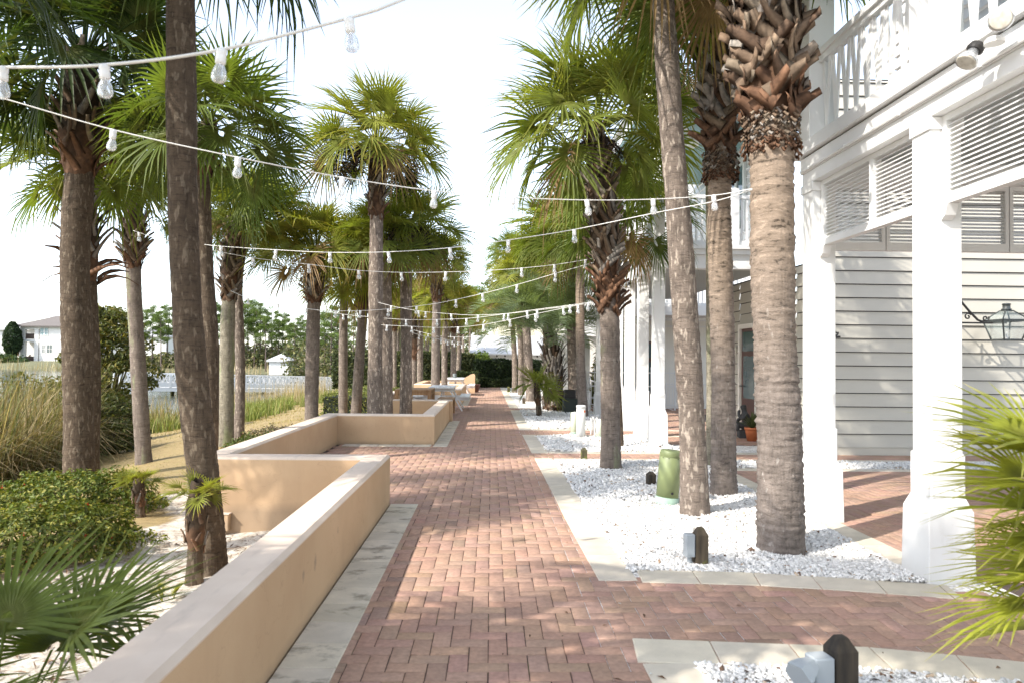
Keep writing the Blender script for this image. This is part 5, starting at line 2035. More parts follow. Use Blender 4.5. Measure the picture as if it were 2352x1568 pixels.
# second house at the left edge
L2_ = far_house((0, YH, 0), 'white lake house at the photo\'s left edge with pale metal roof')
wx0, wz0 = hp5(-400, 960); wx1, wz1 = hp5(420, 480)
m = MB()
m.box(wx0, wx1 - 0.5, 4.0, 14, wz0 - 1.2, wz1)
m.build('wall', M['housewhite'], L2_)
hip = MB()
hip_roof(hip, wx0, wx1, 4.0, 14, wz1, hp5(250, 320)[1], 0.7)
hip.build('roof', M['roofwhite'], L2_)
for a, b, c, d in ((0, 60, 540, 650), (70, 125, 540, 650), (15, 70, 830, 915), (365, 400, 545, 630)):
    p, q = hp5(a, d), hp5(b, c)
    hwin(L2_, p[0], q[0], 4.0, p[1], q[1])
p, q = hp5(72, 925), hp5(102, 825)
MB().box(p[0], q[0], 3.85, 3.97, p[1], q[1]).build('shutter', m_plain('orange_shutter', (0.38, 0.17, 0.10)), L2_)
p, q = hp5(130, 1100), hp5(380, 935)
m = MB()
for k in range(8):
    t0 = k / 8
    x = p[0] + (q[0] - p[0]) * t0
    z = p[1] + (q[1] - p[1]) * t0 - 0.9
    m.box(x, x + (q[0] - p[0]) / 8, 0.5, 2.6, p[1] - 1.2, z + 0.3)
m.build('stairs', M['housewhite'], L2_)
m = MB()
m.bar((p[0], 0.5, p[1] + 0.8), (q[0] - 2, 0.5, q[1] + 0.2), 0.15, 0.25)
m.bar((p[0] + 1.5, 2.6, p[1] + 0.6), (q[0], 2.6, q[1] + 0.2), 0.15, 0.25)
m.build('stair_rail', M['brownrail'], L2_)
L3_ = far_house((0, YH, 0), 'white tower house with brown roof seen right of the stout palm')
p, q = hp5(1560, 330), hp5(1700, 225)
m = MB()
m.box(p[0] - 3, hp5(1900, 0)[0], 6, 13, -0.5, q[1])
m.build('wall', M['housewhite'], L3_)
hip = MB()
hip_roof(hip, p[0] - 3, hp5(1880, 0)[0], 6, 13, q[1], hp5(1650, 125)[1], 0.9)
hip.build('roof', M['rooftile'], L3_)
p, q = hp5(1710, 305), hp5(1785, 262)
hwin(L3_, p[0], q[0], 6, p[1], q[1])
L4_ = far_house((0, YH, 0), 'pale house half hidden among the pines across the lake')
p, q = hp5(1980, 1000), hp5(2600, 590)
m = MB()
m.box(p[0], q[0], 6, 14, -0.5, q[1])
m.build('wall', M['housewhite'], L4_)
hip = MB()
hip_roof(hip, p[0], q[0], 6, 14, q[1], q[1] + 2.0, 0.6)
hip.build('roof', M['roofwhite'], L4_)
for a, b, c, d in ((2010, 2050, 600, 680), (2090, 2130, 600, 680), (2300, 2380, 740, 830)):
    p, q = hp5(a, d), hp5(b, c)
    hwin(L4_, p[0], q[0], 6, p[1], q[1])
t = thing('lake_shed', 'small white hut with a pale hip roof among pines beyond the bridge', 'hut', (0, 112, 0))
a, b = AY(618, 850, 112), AY(663, 827, 112)
MB().box(a[0], b[0], 0, 3.0, -1.4, b[2]).build('wall', M['housewhite'], t)
hip = MB()
hip_roof(hip, a[0], b[0], 0, 3.0, b[2], AY(640, 811, 112)[2], 0.35)
hip.build('roof', M['roofwhite'], t)
# ------------------------------------------------------------------ string lights
_sock = MB().lathe([(0.012, 0.004), (0.019, 0.0), (0.019, -0.018), (0.017, -0.022), (0.019, -0.026), (0.019, -0.05), (0.014, -0.054)], 12).mesh('socket', M['socket'], True)
_glas = MB().lathe([(0.012, -0.05), (0.0155, -0.058), (0.024, -0.078), (0.028, -0.098), (0.026, -0.112), (0.018, -0.122), (0.006, -0.126)], 14).mesh('bulb', M['bulbglass'], True)
_fila = MB().tube([(0.004, 0, -0.055), (0.006, 0, -0.095), (-0.006, 0, -0.095), (-0.004, 0, -0.055)], 0.0018, 5).mesh('filament', M['zinc'])


def string_lights(label, pts, bulbs, rad=0.0038, tilt=0.12, seed=0, near=True):
    """pts: (u, v, distance) along the cable; bulbs: picture columns where lamps hang"""
    r = random.Random(seed)
    P = [AY(*p) for p in pts]
    path = trunk_path(P, 14 * (len(P) - 1))
    mid = path[len(path) // 2]
    t = thing('string_lights', label, 'string lights', tuple(mid), 0, 'string lights across the path')
    MB().tube([tuple(p - mid) for p in path], rad, 6).build('cable', M['wire'], t, True)
    us = [p[0] for p in pts]
    for u in bulbs:
        fr = [i for i in range(len(us) - 1) if min(us[i], us[i + 1]) <= u <= max(us[i], us[i + 1])]
        if not fr:
            continue
        i = fr[0]
        # walk the path samples of that span for the right picture column
        best, bd = None, 1e9
        for p in path[i * 14 - (i > 0) * 2:(i + 1) * 14 + 3]:
            d = p - np.array([0, 0, CAM_H])
            w_ = d @ _F
            uu = CXP + FPX * (d @ _R) / w_
            if abs(uu - u) < bd:
                best, bd = p, abs(uu - u)
        b = bpy.data.objects.new('bulb', _glas)
        link(b, t)
        b.location = tuple(best - mid + np.array([0, 0, -rad * 0.3]))
        b.rotation_euler = (r.uniform(-tilt, tilt), r.uniform(-tilt, tilt), r.uniform(0, 6))
        link(bpy.data.objects.new('socket', _sock), b)
        if near:
            link(bpy.data.objects.new('filament', _fila), b)
    return t


string_lights('nearest light string, climbing out of the top of the photo with the largest bulbs', [(-260, 150, 3.1), (5, 155, 2.9), (235, 150, 2.75), (500, 116, 2.65), (808, 40, 2.65), (940, -6, 2.7), (1250, -130, 3.4), (1640, -240, 5.45)], [5, 232, 500, 806], 0.006, seed=1)
string_lights('light string sagging from the upper left edge across the sky to the thickest palm', [(-260, 160, 4.1), (0, 225, 4.2), (257, 298, 4.3), (541, 361, 4.4), (780, 407, 4.8), (990, 438, 5.1), (1183, 454, 5.4), (1351, 460, 5.6), (1502, 458, 5.75), (1640, 449, 5.75), (1728, 434, 5.6)], [257, 541, 780, 990, 1183, 1351, 1502, 1640], seed=2)
string_lights('light string falling from the thickest palm to the dark palm behind the bare trunk', [(1728, 436, 5.6), (1640, 463, 5.85), (1502, 490, 6.2), (1322, 527, 6.6), (1172, 551, 7.0), (1028, 570, 7.5), (888, 579, 8), (755, 580, 8.4), (632, 574, 8.8), (507, 566, 9.2), (470, 562, 9.5)], [1322, 1172, 1028, 888, 755, 632, 507], seed=3)
string_lights('light string from the ruffed lawn palm to the stub-clad palm by the pedestal', [(306, 530, 10.0), (370, 550, 10), (460, 569, 10), (578, 592, 10), (706, 607, 10), (820, 621, 10), (925, 626, 10), (1027, 625, 10), (1110, 622, 10), (1200, 616, 10), (1275, 608, 10), (1345, 597, 10), (1396, 588, 9.9)], [320, 430, 578, 706, 820, 925, 1027, 1200, 1275, 1345], seed=4)
string_lights('light string from the green-tinged palm, lowest before the tallest fruiting palm', [(530, 668, 13.2), (569, 684, 13), (638, 698, 12.8), (729, 712, 12.4), (820, 714, 12), (889, 710, 11.6), (959, 703, 11.3), (1019, 694, 11), (1110, 674, 10.6), (1195, 652, 10.3), (1277, 628, 10.1), (1396, 594, 9.9)], [569, 638, 704, 768, 828, 889, 959, 1050, 1110, 1190, 1277], seed=5)
string_lights('light string from the palm behind the niche wall to the stub-clad palm', [(722, 712, 16.2), (788, 722, 15.6), (861, 729, 15), (931, 734, 14.2), (1001, 734, 13.5), (1080, 731, 12.8), (1160, 721, 12), (1240, 710, 11.2), (1310, 701, 10.6), (1398, 688, 10)], [788, 861, 931, 1001, 1073, 1160, 1208, 1310, 1350], seed=6)
string_lights('light string from the tallest fruiting palm, bunched with others at the right', [(866, 694, 14.7), (905, 704, 14.4), (960, 714, 14), (1020, 720, 13.4), (1090, 724, 12.8), (1170, 720, 12), (1240, 712, 11.2), (1310, 703, 10.6), (1398, 690, 10)], [898, 960, 976, 1035, 1100, 1170, 1232, 1295], seed=7)
string_lights('light string from the middle planter palm dipping below the bunched strings', [(866, 746, 14.8), (931, 749, 14.2), (1000, 752, 13.5), (1070, 750, 12.8), (1130, 742, 12.2), (1190, 730, 11.6), (1250, 717, 11), (1340, 699, 10.4), (1398, 691, 10)], [890, 944, 996, 1052, 1110, 1172, 1230, 1330], seed=8)
string_lights('distant light string from the dark planter palm to the banded palm', [(1003, 772, 24.4), (1030, 781, 25), (1060, 786, 26), (1090, 788, 27.5), (1130, 785, 29), (1178, 776, 31.8)], [1012, 1024, 1038, 1052, 1067, 1082, 1098, 1114, 1130, 1146], 0.008, seed=9, near=False)
string_lights('farthest light string, just above the low shed roof', [(932, 760, 17), (975, 772, 19), (1021, 782, 22), (1062, 792, 25), (1100, 795, 28), (1178, 786, 31.8)], [946, 962, 978, 996, 1012, 1028, 1044, 1060, 1076, 1094, 1112], 0.008, seed=10, near=False)
string_lights('short far light string between the two pale trunks behind the picnic table', [(950, 758, 31.5), (1000, 770, 31.5), (1042, 774, 31.5), (1090, 772, 31.8), (1178, 758, 31.8)], [965, 985, 1005, 1025, 1045, 1066, 1088, 1110], 0.008, seed=11, near=False)


# ------------------------------------------------------------------ path-side lights on stub posts
def stub_post(label, loc, w, h, mat, rz, box=None, group='stub posts with path lights'):
    t = thing('light_post', label, 'light post', loc, rz, group)
    m = MB()
    s = w / 2
    vs = [(-s, -s, -0.08), (s, -s, -0.08), (s, s, -0.08), (-s, s, -0.08), (-s, -s, h * 0.8), (s, -s, h * 0.8), (s, s, h * 0.8), (-s, s, h * 0.8),
          (-s * .95, 0, h * 0.86), (-s * 0.42, -s * 0.42, h), (s * 0.42, -s * 0.42, h), (s * 0.42, s * 0.42, h), (-s * 0.42, s * 0.42, h)]
    fs = [(0, 1, 5, 4), (1, 2, 6, 5), (2, 3, 7, 6), (3, 0, 4, 7), (4, 5, 10, 9), (5, 6, 11, 10), (6, 7, 12, 11), (7, 4, 9, 12), (9, 10, 11, 12)]
    m.add(vs[:8] + vs[9:], [tuple(i if i < 8 else i - 1 for i in f) for f in fs])
    m.build('post', mat, t, bevel=w * 0.04)
    if box == 'box':
        b = MB()
        b.cbox(-s - 0.075, -s - 0.003, -0.04, 0.035, h * 0.2, h * 0.82, 0.006)
        o = b.build('light_box', M['boxgrey'], t)
        MB().box(-s - 0.066, -s - 0.012, -0.046, -0.0405, h * 0.26, h * 0.76).build('cover', M['boxgrey'], o)
        MB().tube([(-s - 0.035, 0, -0.05), (-s - 0.035, 0, h * 0.199)], 0.018, 10).build('conduit', M['boxgrey'], o)
    if box == 'flood':
        b = MB()
        b.cbox(-s - 0.10, -s - 0.003, -0.045, 0.045, h * 0.30, h * 0.72, 0.006)
        o = b.build('light_box', M['boxgrey'], t)
        f = MB()
        c = Vector((-s - 0.15, -0.03, h * 0.55))
        pts = [(0.0, 0.035), (0.04, 0.055), (0.085, 0.07), (0.10, 0.072)]
        d = Vector((-0.75, -0.25, -0.35)).normalized()
        f.tube([tuple(c + Vector((0.05, 0.01, 0.02)) + d * a for a, r_ in [(x, 0)])[0] for x, _ in pts], [r_ for _, r_ in pts], 6)
        f.build('lamp_head', M['boxgrey'], o)
        MB().tube([(-s - 0.05, 0, -0.06), (-s - 0.05, 0, h * 0.299)], 0.018, 10).build('conduit', M['boxgrey'], o)
    return t


stub_post('charred stub post with a grey flood lamp in the bottom right gravel', (1.60, 3.22, 0), 0.108, 0.285, M['postdark'], 0.15, 'flood')
p = G(1608, 1291)
stub_post('weathered stub post with grey light box on its left, before the thickest palm', tuple(p), 0.096, 0.268, M['post'], 0.08, 'box')
p = G(1495, 1115)
stub_post('dark stub post half behind the leaning green pedestal', tuple(p), 0.095, 0.175, M['postdark'], 0.2)
p = G(1341, 1055)
stub_post('mossy green stub post left of the stub-clad palm', tuple(p), 0.085, 0.185, M['postgreen'], 0.1)
stub_post('tiny pale stub post in the gravel left of the newly planted palm', (1.12, 24.2, 0), 0.10, 0.2, M['post'], 0.1)
stub_post('farthest stub post, by the pale banded palm', (0.80, 32.4, 0), 0.12, 0.24, M['postgreen'], 0.1)

# ------------------------------------------------------------------ utility pedestals
p = G(1531, 1157)
t = thing('utility_pedestal', 'leaning sage green utility pedestal with a faded blue-green foot', 'utility pedestal', tuple(p))
t.rotation_euler = (0.0, 0.085, 0)
o = MB().lathe([(0.118, 0.085), (0.118, 0.50), (0.113, 0.505), (0.117, 0.508), (0.117, 0.552), (0.112, 0.568), (0.098, 0.576), (0.03, 0.578)], 32).build('cover', M['pedestal'], t, True)
MB().lathe([(0.014, 0), (0.014, 0.006), (0.009, 0.008)], 12).build('lock', M['iron'], o)
k = o.children[0]
k.location = (0.018, -0.1165, 0.135)
k.rotation_euler = (math.radians(90), 0, 0)
m = MB()
for a in (-0.9, -0.35, 0.4):
    m.box(math.sin(a) * 0.117 - 0.012, math.sin(a) * 0.117 + 0.012, -math.cos(a) * 0.1175 - 0.001, -math.cos(a) * 0.1175 + 0.004, 0.494, 0.499)
m.build('slot', M['iron'], o)
MB().lathe([(0.122, -0.06), (0.121, 0.084), (0.119, 0.0845)], 32).build('foot', M['pedbase'], t, True)
p = G(1319, 997)
t = thing('utility_pedestal', 'short pale green pedestal tube left of a taller white one', 'utility pedestal', tuple(p), 0, 'pale pedestal tubes in the gravel')
MB().lathe([(0.075, -0.05), (0.075, 0.42), (0.07, 0.445), (0.03, 0.455)], 20).build('cover', M['palegreen'], t, True)
MB().lathe([(0.079, -0.05), (0.079, 0.05), (0.076, 0.055)], 20).build('foot', M['pedbase'], t, True)
p = G(1334, 1005)
t = thing('utility_pedestal', 'taller white pedestal tube with a flat lid', 'utility pedestal', tuple(p), 0, 'pale pedestal tubes in the gravel')
o = MB().lathe([(0.088, -0.05), (0.088, 0.58), (0.085, 0.582)], 24).build('cover', M['white'], t, True)
MB().lathe([(0.094, 0.583), (0.094, 0.625), (0.08, 0.635), (0.02, 0.637)], 24).build('lid', M['white'], t, True)
MB().box(0.05, 0.075, -0.085, -0.06, 0.5, 0.54).build('label_plate', M['terra'], o)
p = G(1363, 997)
t = thing('pipe_cluster', 'cluster of white upright conduits with loose black wires', 'conduits', tuple(p))
for x, y, h in ((-0.05, 0, 0.34), (0.0, 0.03, 0.36), (0.03, -0.04, 0.33), (0.075, 0.01, 0.35)):
    MB().tube([(x, y, -0.05), (x, y, h)], 0.017, 8).build('conduit', M['white'], t)
MB().tube([(0.01, -0.04, 0.34), (0.05, -0.07, 0.2), (0.02, -0.08, 0.08), (0.06, -0.06, 0.02)], 0.006, 6).build('wire', M['iron'], t)
p = G(1377, 1006)
t = thing('utility_pedestal', 'low pale green pedestal tucked behind the stub-clad palm', 'utility pedestal', tuple(p), 0, 'pale pedestal tubes in the gravel')
MB().lathe([(0.07, -0.05), (0.07, 0.33), (0.06, 0.36), (0.02, 0.37)], 20).build('cover', M['palegreen'], t, True)
MB().lathe([(0.075, -0.05), (0.075, 0.05), (0.072, 0.055)], 20).build('foot', M['pedbase'], t, True)
t = thing('transformer_box', 'dark green electrical box between the jelly palm and the grey palm', 'electrical box', (2.22, 20.0, 0))
MB().cbox(-0.2, 0.2, -0.2, 0.25, -0.05, 0.42, 0.02).build('cabinet', M['darkgreen'], t)
MB().cbox(-0.16, 0.16, -0.1, 0.2, 0.421, 0.66, 0.02).build('upper_cabinet', M['iron'], t)

# ------------------------------------------------------------------ floodlights on the beams
def floodlights(label, loc, heads):
    t = thing('floodlight', label, 'floodlight', loc)
    for d in heads:
        d0 = Vector(d[:3]).normalized()
        o_ = Vector(d[3:])
        c = MB()
        c.tube([tuple(o_), tuple(o_ + d0 * 0.03), tuple(o_ + d0 * 0.045)], [0.045, 0.05, 0.04], 16)
        b = c.build('lamp_holder', M['iron'], t)
        c = MB()
        c.tube([tuple(o_ + d0 * x) for x in (0.046, 0.07, 0.10, 0.13, 0.137)], [0.03, 0.036, 0.052, 0.066, 0.064], 20)
        c.build('reflector', M['silver'], b, True)
        c = MB()
        c.tube([tuple(o_ + d0 * x) for x in (0.1375, 0.142)], [0.060, 0.05], 20)
        c.build('lens', M['lens'], b, True)
    MB().lathe([(0.055, -0.02), (0.055, 0.0), (0.04, 0.015)], 16).build('junction_box', M['white'], t)
    return t


M['silver'] = m_plain('silvered_lamp', (0.62, 0.64, 0.66), 0.25, 0.05, metal=0.7)
M['lens'] = m_plain('ribbed_lamp_glass', (0.45, 0.42, 0.36), 0.2, 0.25, 30)
floodlights('pair of spot lamps on the white beam at the upper right edge', (2.98, 4.12, 3.45), [(-0.55, -0.1, -0.75, -0.02, 0.12, 0.02), (-0.6, -0.75, -0.2, -0.02, -0.09, 0.06)])
floodlights('small spot lamps under the far porch beam corner', (2.86, 14.7, 3.12), [(-0.6, -0.5, -0.4, 0, 0.08, 0), (-0.6, 0.4, -0.3, 0, -0.08, 0)])

# ------------------------------------------------------------------ wall lantern and brackets
def scroll(mb, x0, z0, s, r=0.015):
    mb.tube([(x0, 0, z0), (x0 + 0.42 * s, 0, z0)], r, 6)
    mb.tube([(x0 - 0.02 * s, 0, z0 + 0.30 * s), (x0 + 0.10 * s, 0, z0 + 0.16 * s), (x0 + 0.22 * s, 0, z0 + 0.04 * s), (x0 + 0.30 * s, 0, z0 + 0.012)], r * 1.2, 6)
    for cx, cz, sg, rr in ((x0 + 0.08 * s, z0 + 0.085 * s, 1, 0.05 * s), (x0 + 0.33 * s, z0 + 0.065 * s, -1, 0.05 * s)):
        mb.tube([(cx + rr * (1 - k / 22) * math.cos(sg * k * 0.42 + 0.5), 0, cz + rr * (1 - k / 22) * math.sin(sg * k * 0.42 + 0.5)) for k in range(18)], r * 0.8, 6)


t = thing('lantern', 'weathered metal and glass lantern hanging from a scrolled black bracket on the boarded wall', 'lantern', (8.2, 11.1, 1.9))
b = MB()
scroll(b, -0.72, 0.26, 1.15)
b.tube([(-0.3, 0, 0.26), (0.0, 0, 0.26)], 0.011, 6)
b.tube([(-0.74, 0, 0.2), (-0.74, 0, 0.66)], 0.014, 6)
b.tube([(-0.74, 0, 0.56), (-0.74, 0.44, 0.56)], 0.012, 6)
b.tube([(-0.74, 0, 0.26), (-0.74, 0.44, 0.26)], 0.012, 6)
b.build('bracket', M['iron'], t)
fr = MB()
w0, w1, zb, zm, zr, w2 = 0.145, 0.225, 0.0, 0.30, 0.455, 0.065
for sx, sy in ((-1, -1), (1, -1), (1, 1), (-1, 1)):
    fr.bar((sx * w0, sy * w0, zb), (sx * w1, sy * w1, zm), 0.022)
    fr.bar((sx * w1, sy * w1, zm), (sx * w2, sy * w2, zr), 0.018)
for w_, z in ((w0, zb), (w1, zm), (w2, zr)):
    for a in range(4):
        c1, c2 = [(-1, -1), (1, -1), (1, 1), (-1, 1)][a], [(1, -1), (1, 1), (-1, 1), (-1, -1)][a]
        fr.bar((c1[0] * w_, c1[1] * w_, z), (c2[0] * w_, c2[1] * w_, z), 0.03 if z == zm else 0.02)
fr.box(-0.03, 0.03, -0.03, 0.03, 0.0, 0.012)
fr.build('frame', M['lantern'], t)
g = MB()
for wa, za, wb, zb_ in ((w0, 0.006, w1, zm - 0.006), (w1 - 0.004, zm + 0.006, w2, zr - 0.004)):
    for a in range(4):
        c1, c2 = [(-1, -1), (1, -1), (1, 1), (-1, 1)][a], [(1, -1), (1, 1), (-1, 1), (-1, -1)][a]
        g.quad((c1[0] * wa, c1[1] * wa, za), (c2[0] * wa, c2[1] * wa, za), (c2[0] * wb, c2[1] * wb, zb_), (c1[0] * wb, c1[1] * wb, zb_))
_lg = NT('lantern_glass')
_lg.color((0.42, 0.50, 0.48)).rough(0.1)
_lg.b.inputs['Alpha'].default_value = 0.28
g.build('glass', _lg.m, t)
MB().lathe([(0.06, 0.462), (0.075, 0.475), (0.075, 0.485), (0.055, 0.492), (0.055, 0.55), (0.065, 0.556), (0.06, 0.572), (0.02, 0.58)], 16).build('chimney_cap', M['lantern'], t, True)
MB().lathe([(0.02, 0.013), (0.025, 0.05), (0.012, 0.06), (0.012, 0.12)], 10).build('burner', M['socket'], t)
t = thing('bracket', 'small scrolled black iron bracket on the boarded wall without a lantern', 'bracket', (5.33, 11.45, 1.93))
b = MB()
scroll(b, 0.0, 0.0, 0.85)
b.tube([(0, 0, -0.05), (0, 0, 0.32)], 0.012, 6)
b.tube([(0, 0, 0.0), (0, 0.09, 0.0)], 0.012, 6)
b.build('scroll_iron', M['iron'], t)

# ------------------------------------------------------------------ furniture in the niches
t = thing('wooden_table', 'brown wooden table standing in the second niche', 'table', (-2.0, 18.95, 0))
m = MB()
for k in range(6):
    m.box(-0.47 + k * 0.157, -0.47 + k * 0.157 + 0.152, -0.65, 0.65, 0.655, 0.70)
m.build('tabletop', M['tablewood'], t)
m = MB()
m.box(-0.42, 0.42, -0.62, -0.58, 0.56, 0.654)
m.box(-0.42, 0.42, 0.58, 0.62, 0.56, 0.654)
m.box(-0.44, -0.40, -0.579, 0.579, 0.56, 0.654)
m.box(0.40, 0.44, -0.579, 0.579, 0.56, 0.654)
m.build('apron', M['tablewood'], t)
for x in (-0.42, 0.42):
    for y in (-0.6, 0.6):
        MB().box(x - 0.045, x + 0.045, y - 0.045, y + 0.045, 0.0, 0.654).build('leg', M['tablewood'], t, bevel=0.004)
t = thing('wooden_bench', 'low wooden bench with dark legs behind the middle wall end', 'bench', (-1.2, 18.85, 0))
m = MB()
for k in range(3):
    m.box(-0.21 + k * 0.142, -0.21 + k * 0.142 + 0.137, -1.0, 1.0, 0.40, 0.44)
m.build('seat', M['tablewood'], t)
for y in (-0.9, 0.9):
    for x in (-0.15, 0.17):
        MB().box(x - 0.04, x + 0.04, y - 0.04, y + 0.04, 0.0, 0.399).build('leg', M['tablewood'], t)


def picnic_table():
    t = thing('picnic_table', '-', 'picnic table', (0, 0, 0), 0, 'white picnic tables in the niches')
    m = MB()
    for k in range(5):
        m.box(-0.36 + k * 0.145, -0.36 + k * 0.145 + 0.138, -0.82, 0.82, 0.65, 0.688)
    m.build('tabletop', M['white'], t)
    for s in (-1, 1):
        m = MB()
        for k in range(2):
            x = s * 0.66 + (k - 0.5) * 0.145 - 0.069
            m.box(x, x + 0.138, -0.82, 0.82, 0.40, 0.438)
        m.build('seat', M['white'], t)
    for y in (-0.55, 0.55):
        for s in (-1, 1):
            MB().bar((s * 0.22, y, 0.648), (s * 0.60, y, 0.0), 0.04, 0.095, up=(0, 1, 0)).build('leg', M['white'], t)
        m = MB()
        m.box(-0.34, 0.34, y - 0.063, y - 0.024, 0.56, 0.648)
        m.box(-0.80, 0.80, y - 0.063, y - 0.024, 0.31, 0.399)
        m.build('cross_beam', M['white'], t)
        MB().bar((0, y - 0.02, 0.42), (0, y * 0.25, 0.64), 0.04, 0.08).build('brace', M['white'], t)
    return t


pt = picnic_table()
pt['label'] = 'nearer white picnic table beside the brown wooden table'
pt.location = (-1.42, 21.1, 0)
p2 = copy_tree(pt)
p2['label'] = 'farther white picnic table near the terracotta pot, a grey can on top'
p2.location = (-1.47, 29.5, 0)
t = thing('can', 'small grey can standing on the farther picnic table', 'can', (-1.5, 29.4, 0.688))
MB().lathe([(0.075, 0.0), (0.08, 0.01), (0.08, 0.16), (0.072, 0.17)], 16).build('body', M['zinc'], t, True)
MB().lathe([(0.078, 0.171), (0.06, 0.185), (0.01, 0.19)], 16).build('lid', M['zinc'], t, True)


def spiky(n, L, seed, col=(0.10, 0.14, 0.07), w=0.02):
    r = np.random.default_rng(seed)
    A_ = Acc()
    for k in range(n):
        az, el = k * 2.4 + r.normal(0, .2), math.radians(r.uniform(20, 85))
        d = np.array([math.cos(az) * math.cos(el), math.sin(az) * math.cos(el), math.sin(el)])
        s = np.array([-math.sin(az), math.cos(az), 0])
        l = L * r.uniform(0.7, 1.1)
        b = d * 0.02
        m_ = b + d * l * 0.55
        e = b + d * l - np.array([0, 0, l * 0.12])
        V = np.array([b - s * w * 0.6, b + s * w * 0.6, m_ + s * w, m_ - s * w, e + s * 0.002, e - s * 0.002])
        A_.add(V, np.array([(0, 1, 2, 3), (3, 2, 4, 5)]), np.repeat((np.array(col) * r.uniform(0.7, 1.4))[None], 6, 0))
    return A_.mesh('plant', M['shrubleaf'])


def pot(label, loc, r_, h, mat, L, seed, col, n=26):
    t = thing('plant_pot', label, 'plant pot', loc)
    MB().lathe([(r_ * 0.68, 0), (r_ * 0.95, h * 0.75), (r_ * 0.97, h * 0.80), (r_ * 1.05, h * 0.81), (r_ * 1.05, h), (r_ * 0.9, h), (r_ * 0.86, h * 0.9)], 24).build('pot', mat, t, True)
    o = link(bpy.data.objects.new('plant', spiky(n, L, seed, col)), t)
    o.location = (0, 0, h * 0.9)


pot('dark terracotta pot with a grey-green spiky plant at the far end of the path', (-0.72, 31.9, 0), 0.23, 0.36, M['darkterra'], 0.42, 5, (0.11, 0.14, 0.09), 60)
pot('orange terracotta pot with thin grassy leaves beside the dark statue', (5.0, 13.5, 0), 0.14, 0.26, M['terra'], 0.34, 6, (0.10, 0.12, 0.05), 40)
pot('large orange pot behind the picket fence between the porch columns', (4.35, 20.9, 0), 0.22, 0.34, M['terra'], 0.5, 7, (0.16, 0.22, 0.04), 40)

# seated stone figure by the door
t = thing('statue', 'dark stone figure sitting hunched beside the glazed door', 'statue', (5.08, 14.1, 0), math.radians(-100))
MB().cbox(-0.16, 0.16, -0.14, 0.16, 0.0, 0.14, 0.01).build('plinth', M['statue'], t)
me = bpy.data.meshes.new('figure')
J = [(0, 0.03, 0.22, .10), (0, 0.04, 0.33, .095), (0, 0.015, 0.45, .10), (0, -0.02, 0.53, .045), (0, -0.035, 0.60, .07), (0, -0.05, 0.65, .065),
     (0.09, -0.02, 0.22, .075), (0.13, -0.17, 0.27, .05), (0.12, -0.16, 0.16, .04), (0.12, -0.22, 0.15, .03),
     (-0.09, -0.02, 0.22, .075), (-0.13, -0.17, 0.27, .05), (-0.12, -0.16, 0.16, .04), (-0.12, -0.22, 0.15, .03),
     (0.13, 0.0, 0.47, .05), (0.17, -0.08, 0.37, .04), (0.07, -0.14, 0.44, .032), (0.02, -0.12, 0.55, .03),
     (-0.13, 0.0, 0.47, .05), (-0.18, -0.07, 0.36, .04), (-0.08, -0.16, 0.30, .032)]
E_ = [(0, 1), (1, 2), (2, 3), (3, 4), (4, 5), (0, 6), (6, 7), (7, 8), (8, 9), (0, 10), (10, 11), (11, 12), (12, 13), (2, 14), (14, 15), (15, 16), (16, 17), (2, 18), (18, 19), (19, 20)]
me.from_pydata([j[:3] for j in J], E_, [])
me.materials.append(M['statue'])
o = link(bpy.data.objects.new('figure', me), t)
o.modifiers.new('skin', 'SKIN')
for k, j in enumerate(J):
    me.skin_vertices[0].data[k].radius = (j[3], j[3])
me.skin_vertices[0].data[0].use_root = True
o.modifiers.new('sub', 'SUBSURF').render_levels = 2

# white picket fence and deck chairs of the court
t = thing('picket_fence', 'white metal picket fence between the porch columns and the grey palm', 'fence', (0, 21.5, 0))
m = MB()
for z in (0.16, 0.72, 1.13):
    m.bar((2.75, 0, z), (5.6, 0, z), 0.022, 0.03)
m.build('fence_rails', M['white'], t)
m = MB()
n = 30
for k in range(n + 1):
    x = 2.75 + k * 2.85 / n
    m.bar((x, -0.018, 0.16), (x, -0.018, 1.30 if k % 2 == 0 else 0.86), 0.014)
m.build('pickets', M['white'], t)
m = MB()
for k in range(6):
    x = 2.75 + k * 0.475
    m.bar((x, 0.014, -0.02), (x + 0.475, 0.014, 0.15), 0.014)
    m.bar((x + 0.475, 0.026, -0.02), (x, 0.026, 0.15), 0.014)
m.build('cross_braces', M['white'], t)
for k in range(4):
    x = 2.75 + k * 0.95
    MB().box(x - 0.02, x + 0.02, 0.035, 0.075, -0.05, 1.2).build('post', M['white'], t)


def deck_chair():
    t = thing('deck_chair', '-', 'chair', (0, 0, 0), 0, 'white slatted deck chairs behind the fence')
    m = MB()
    for k in range(5):
        y = -0.28 + k * 0.105
        z = 0.36 - k * 0.03
        m.box(-0.26, 0.26, y, y + 0.095, z, z + 0.02)
    m.build('seat', M['white'], t)
    m = MB()
    for k in range(5):
        x = -0.2 + k * 0.1
        m.bar((x * 0.8, 0.22, 0.24), (x * 1.25, 0.52, 0.98 - abs(x) * 0.5), 0.085, 0.018, up=(0, 1, 0.4))
    m.build('backrest', M['white'], t)
    for s in (-1, 1):
        MB().box(s * 0.33 - 0.06, s * 0.33 + 0.06, -0.36, 0.34, 0.54, 0.56).build('armrest', M['white'], t)
        MB().box(s * 0.30 - 0.02, s * 0.30 + 0.02, -0.34, -0.25, 0.0, 0.539).build('leg', M['white'], t)
        MB().bar((s * 0.29, -0.2, 0.34), (s * 0.29, 0.5, 0.04), 0.03, 0.09).build('leg', M['white'], t)
    return t


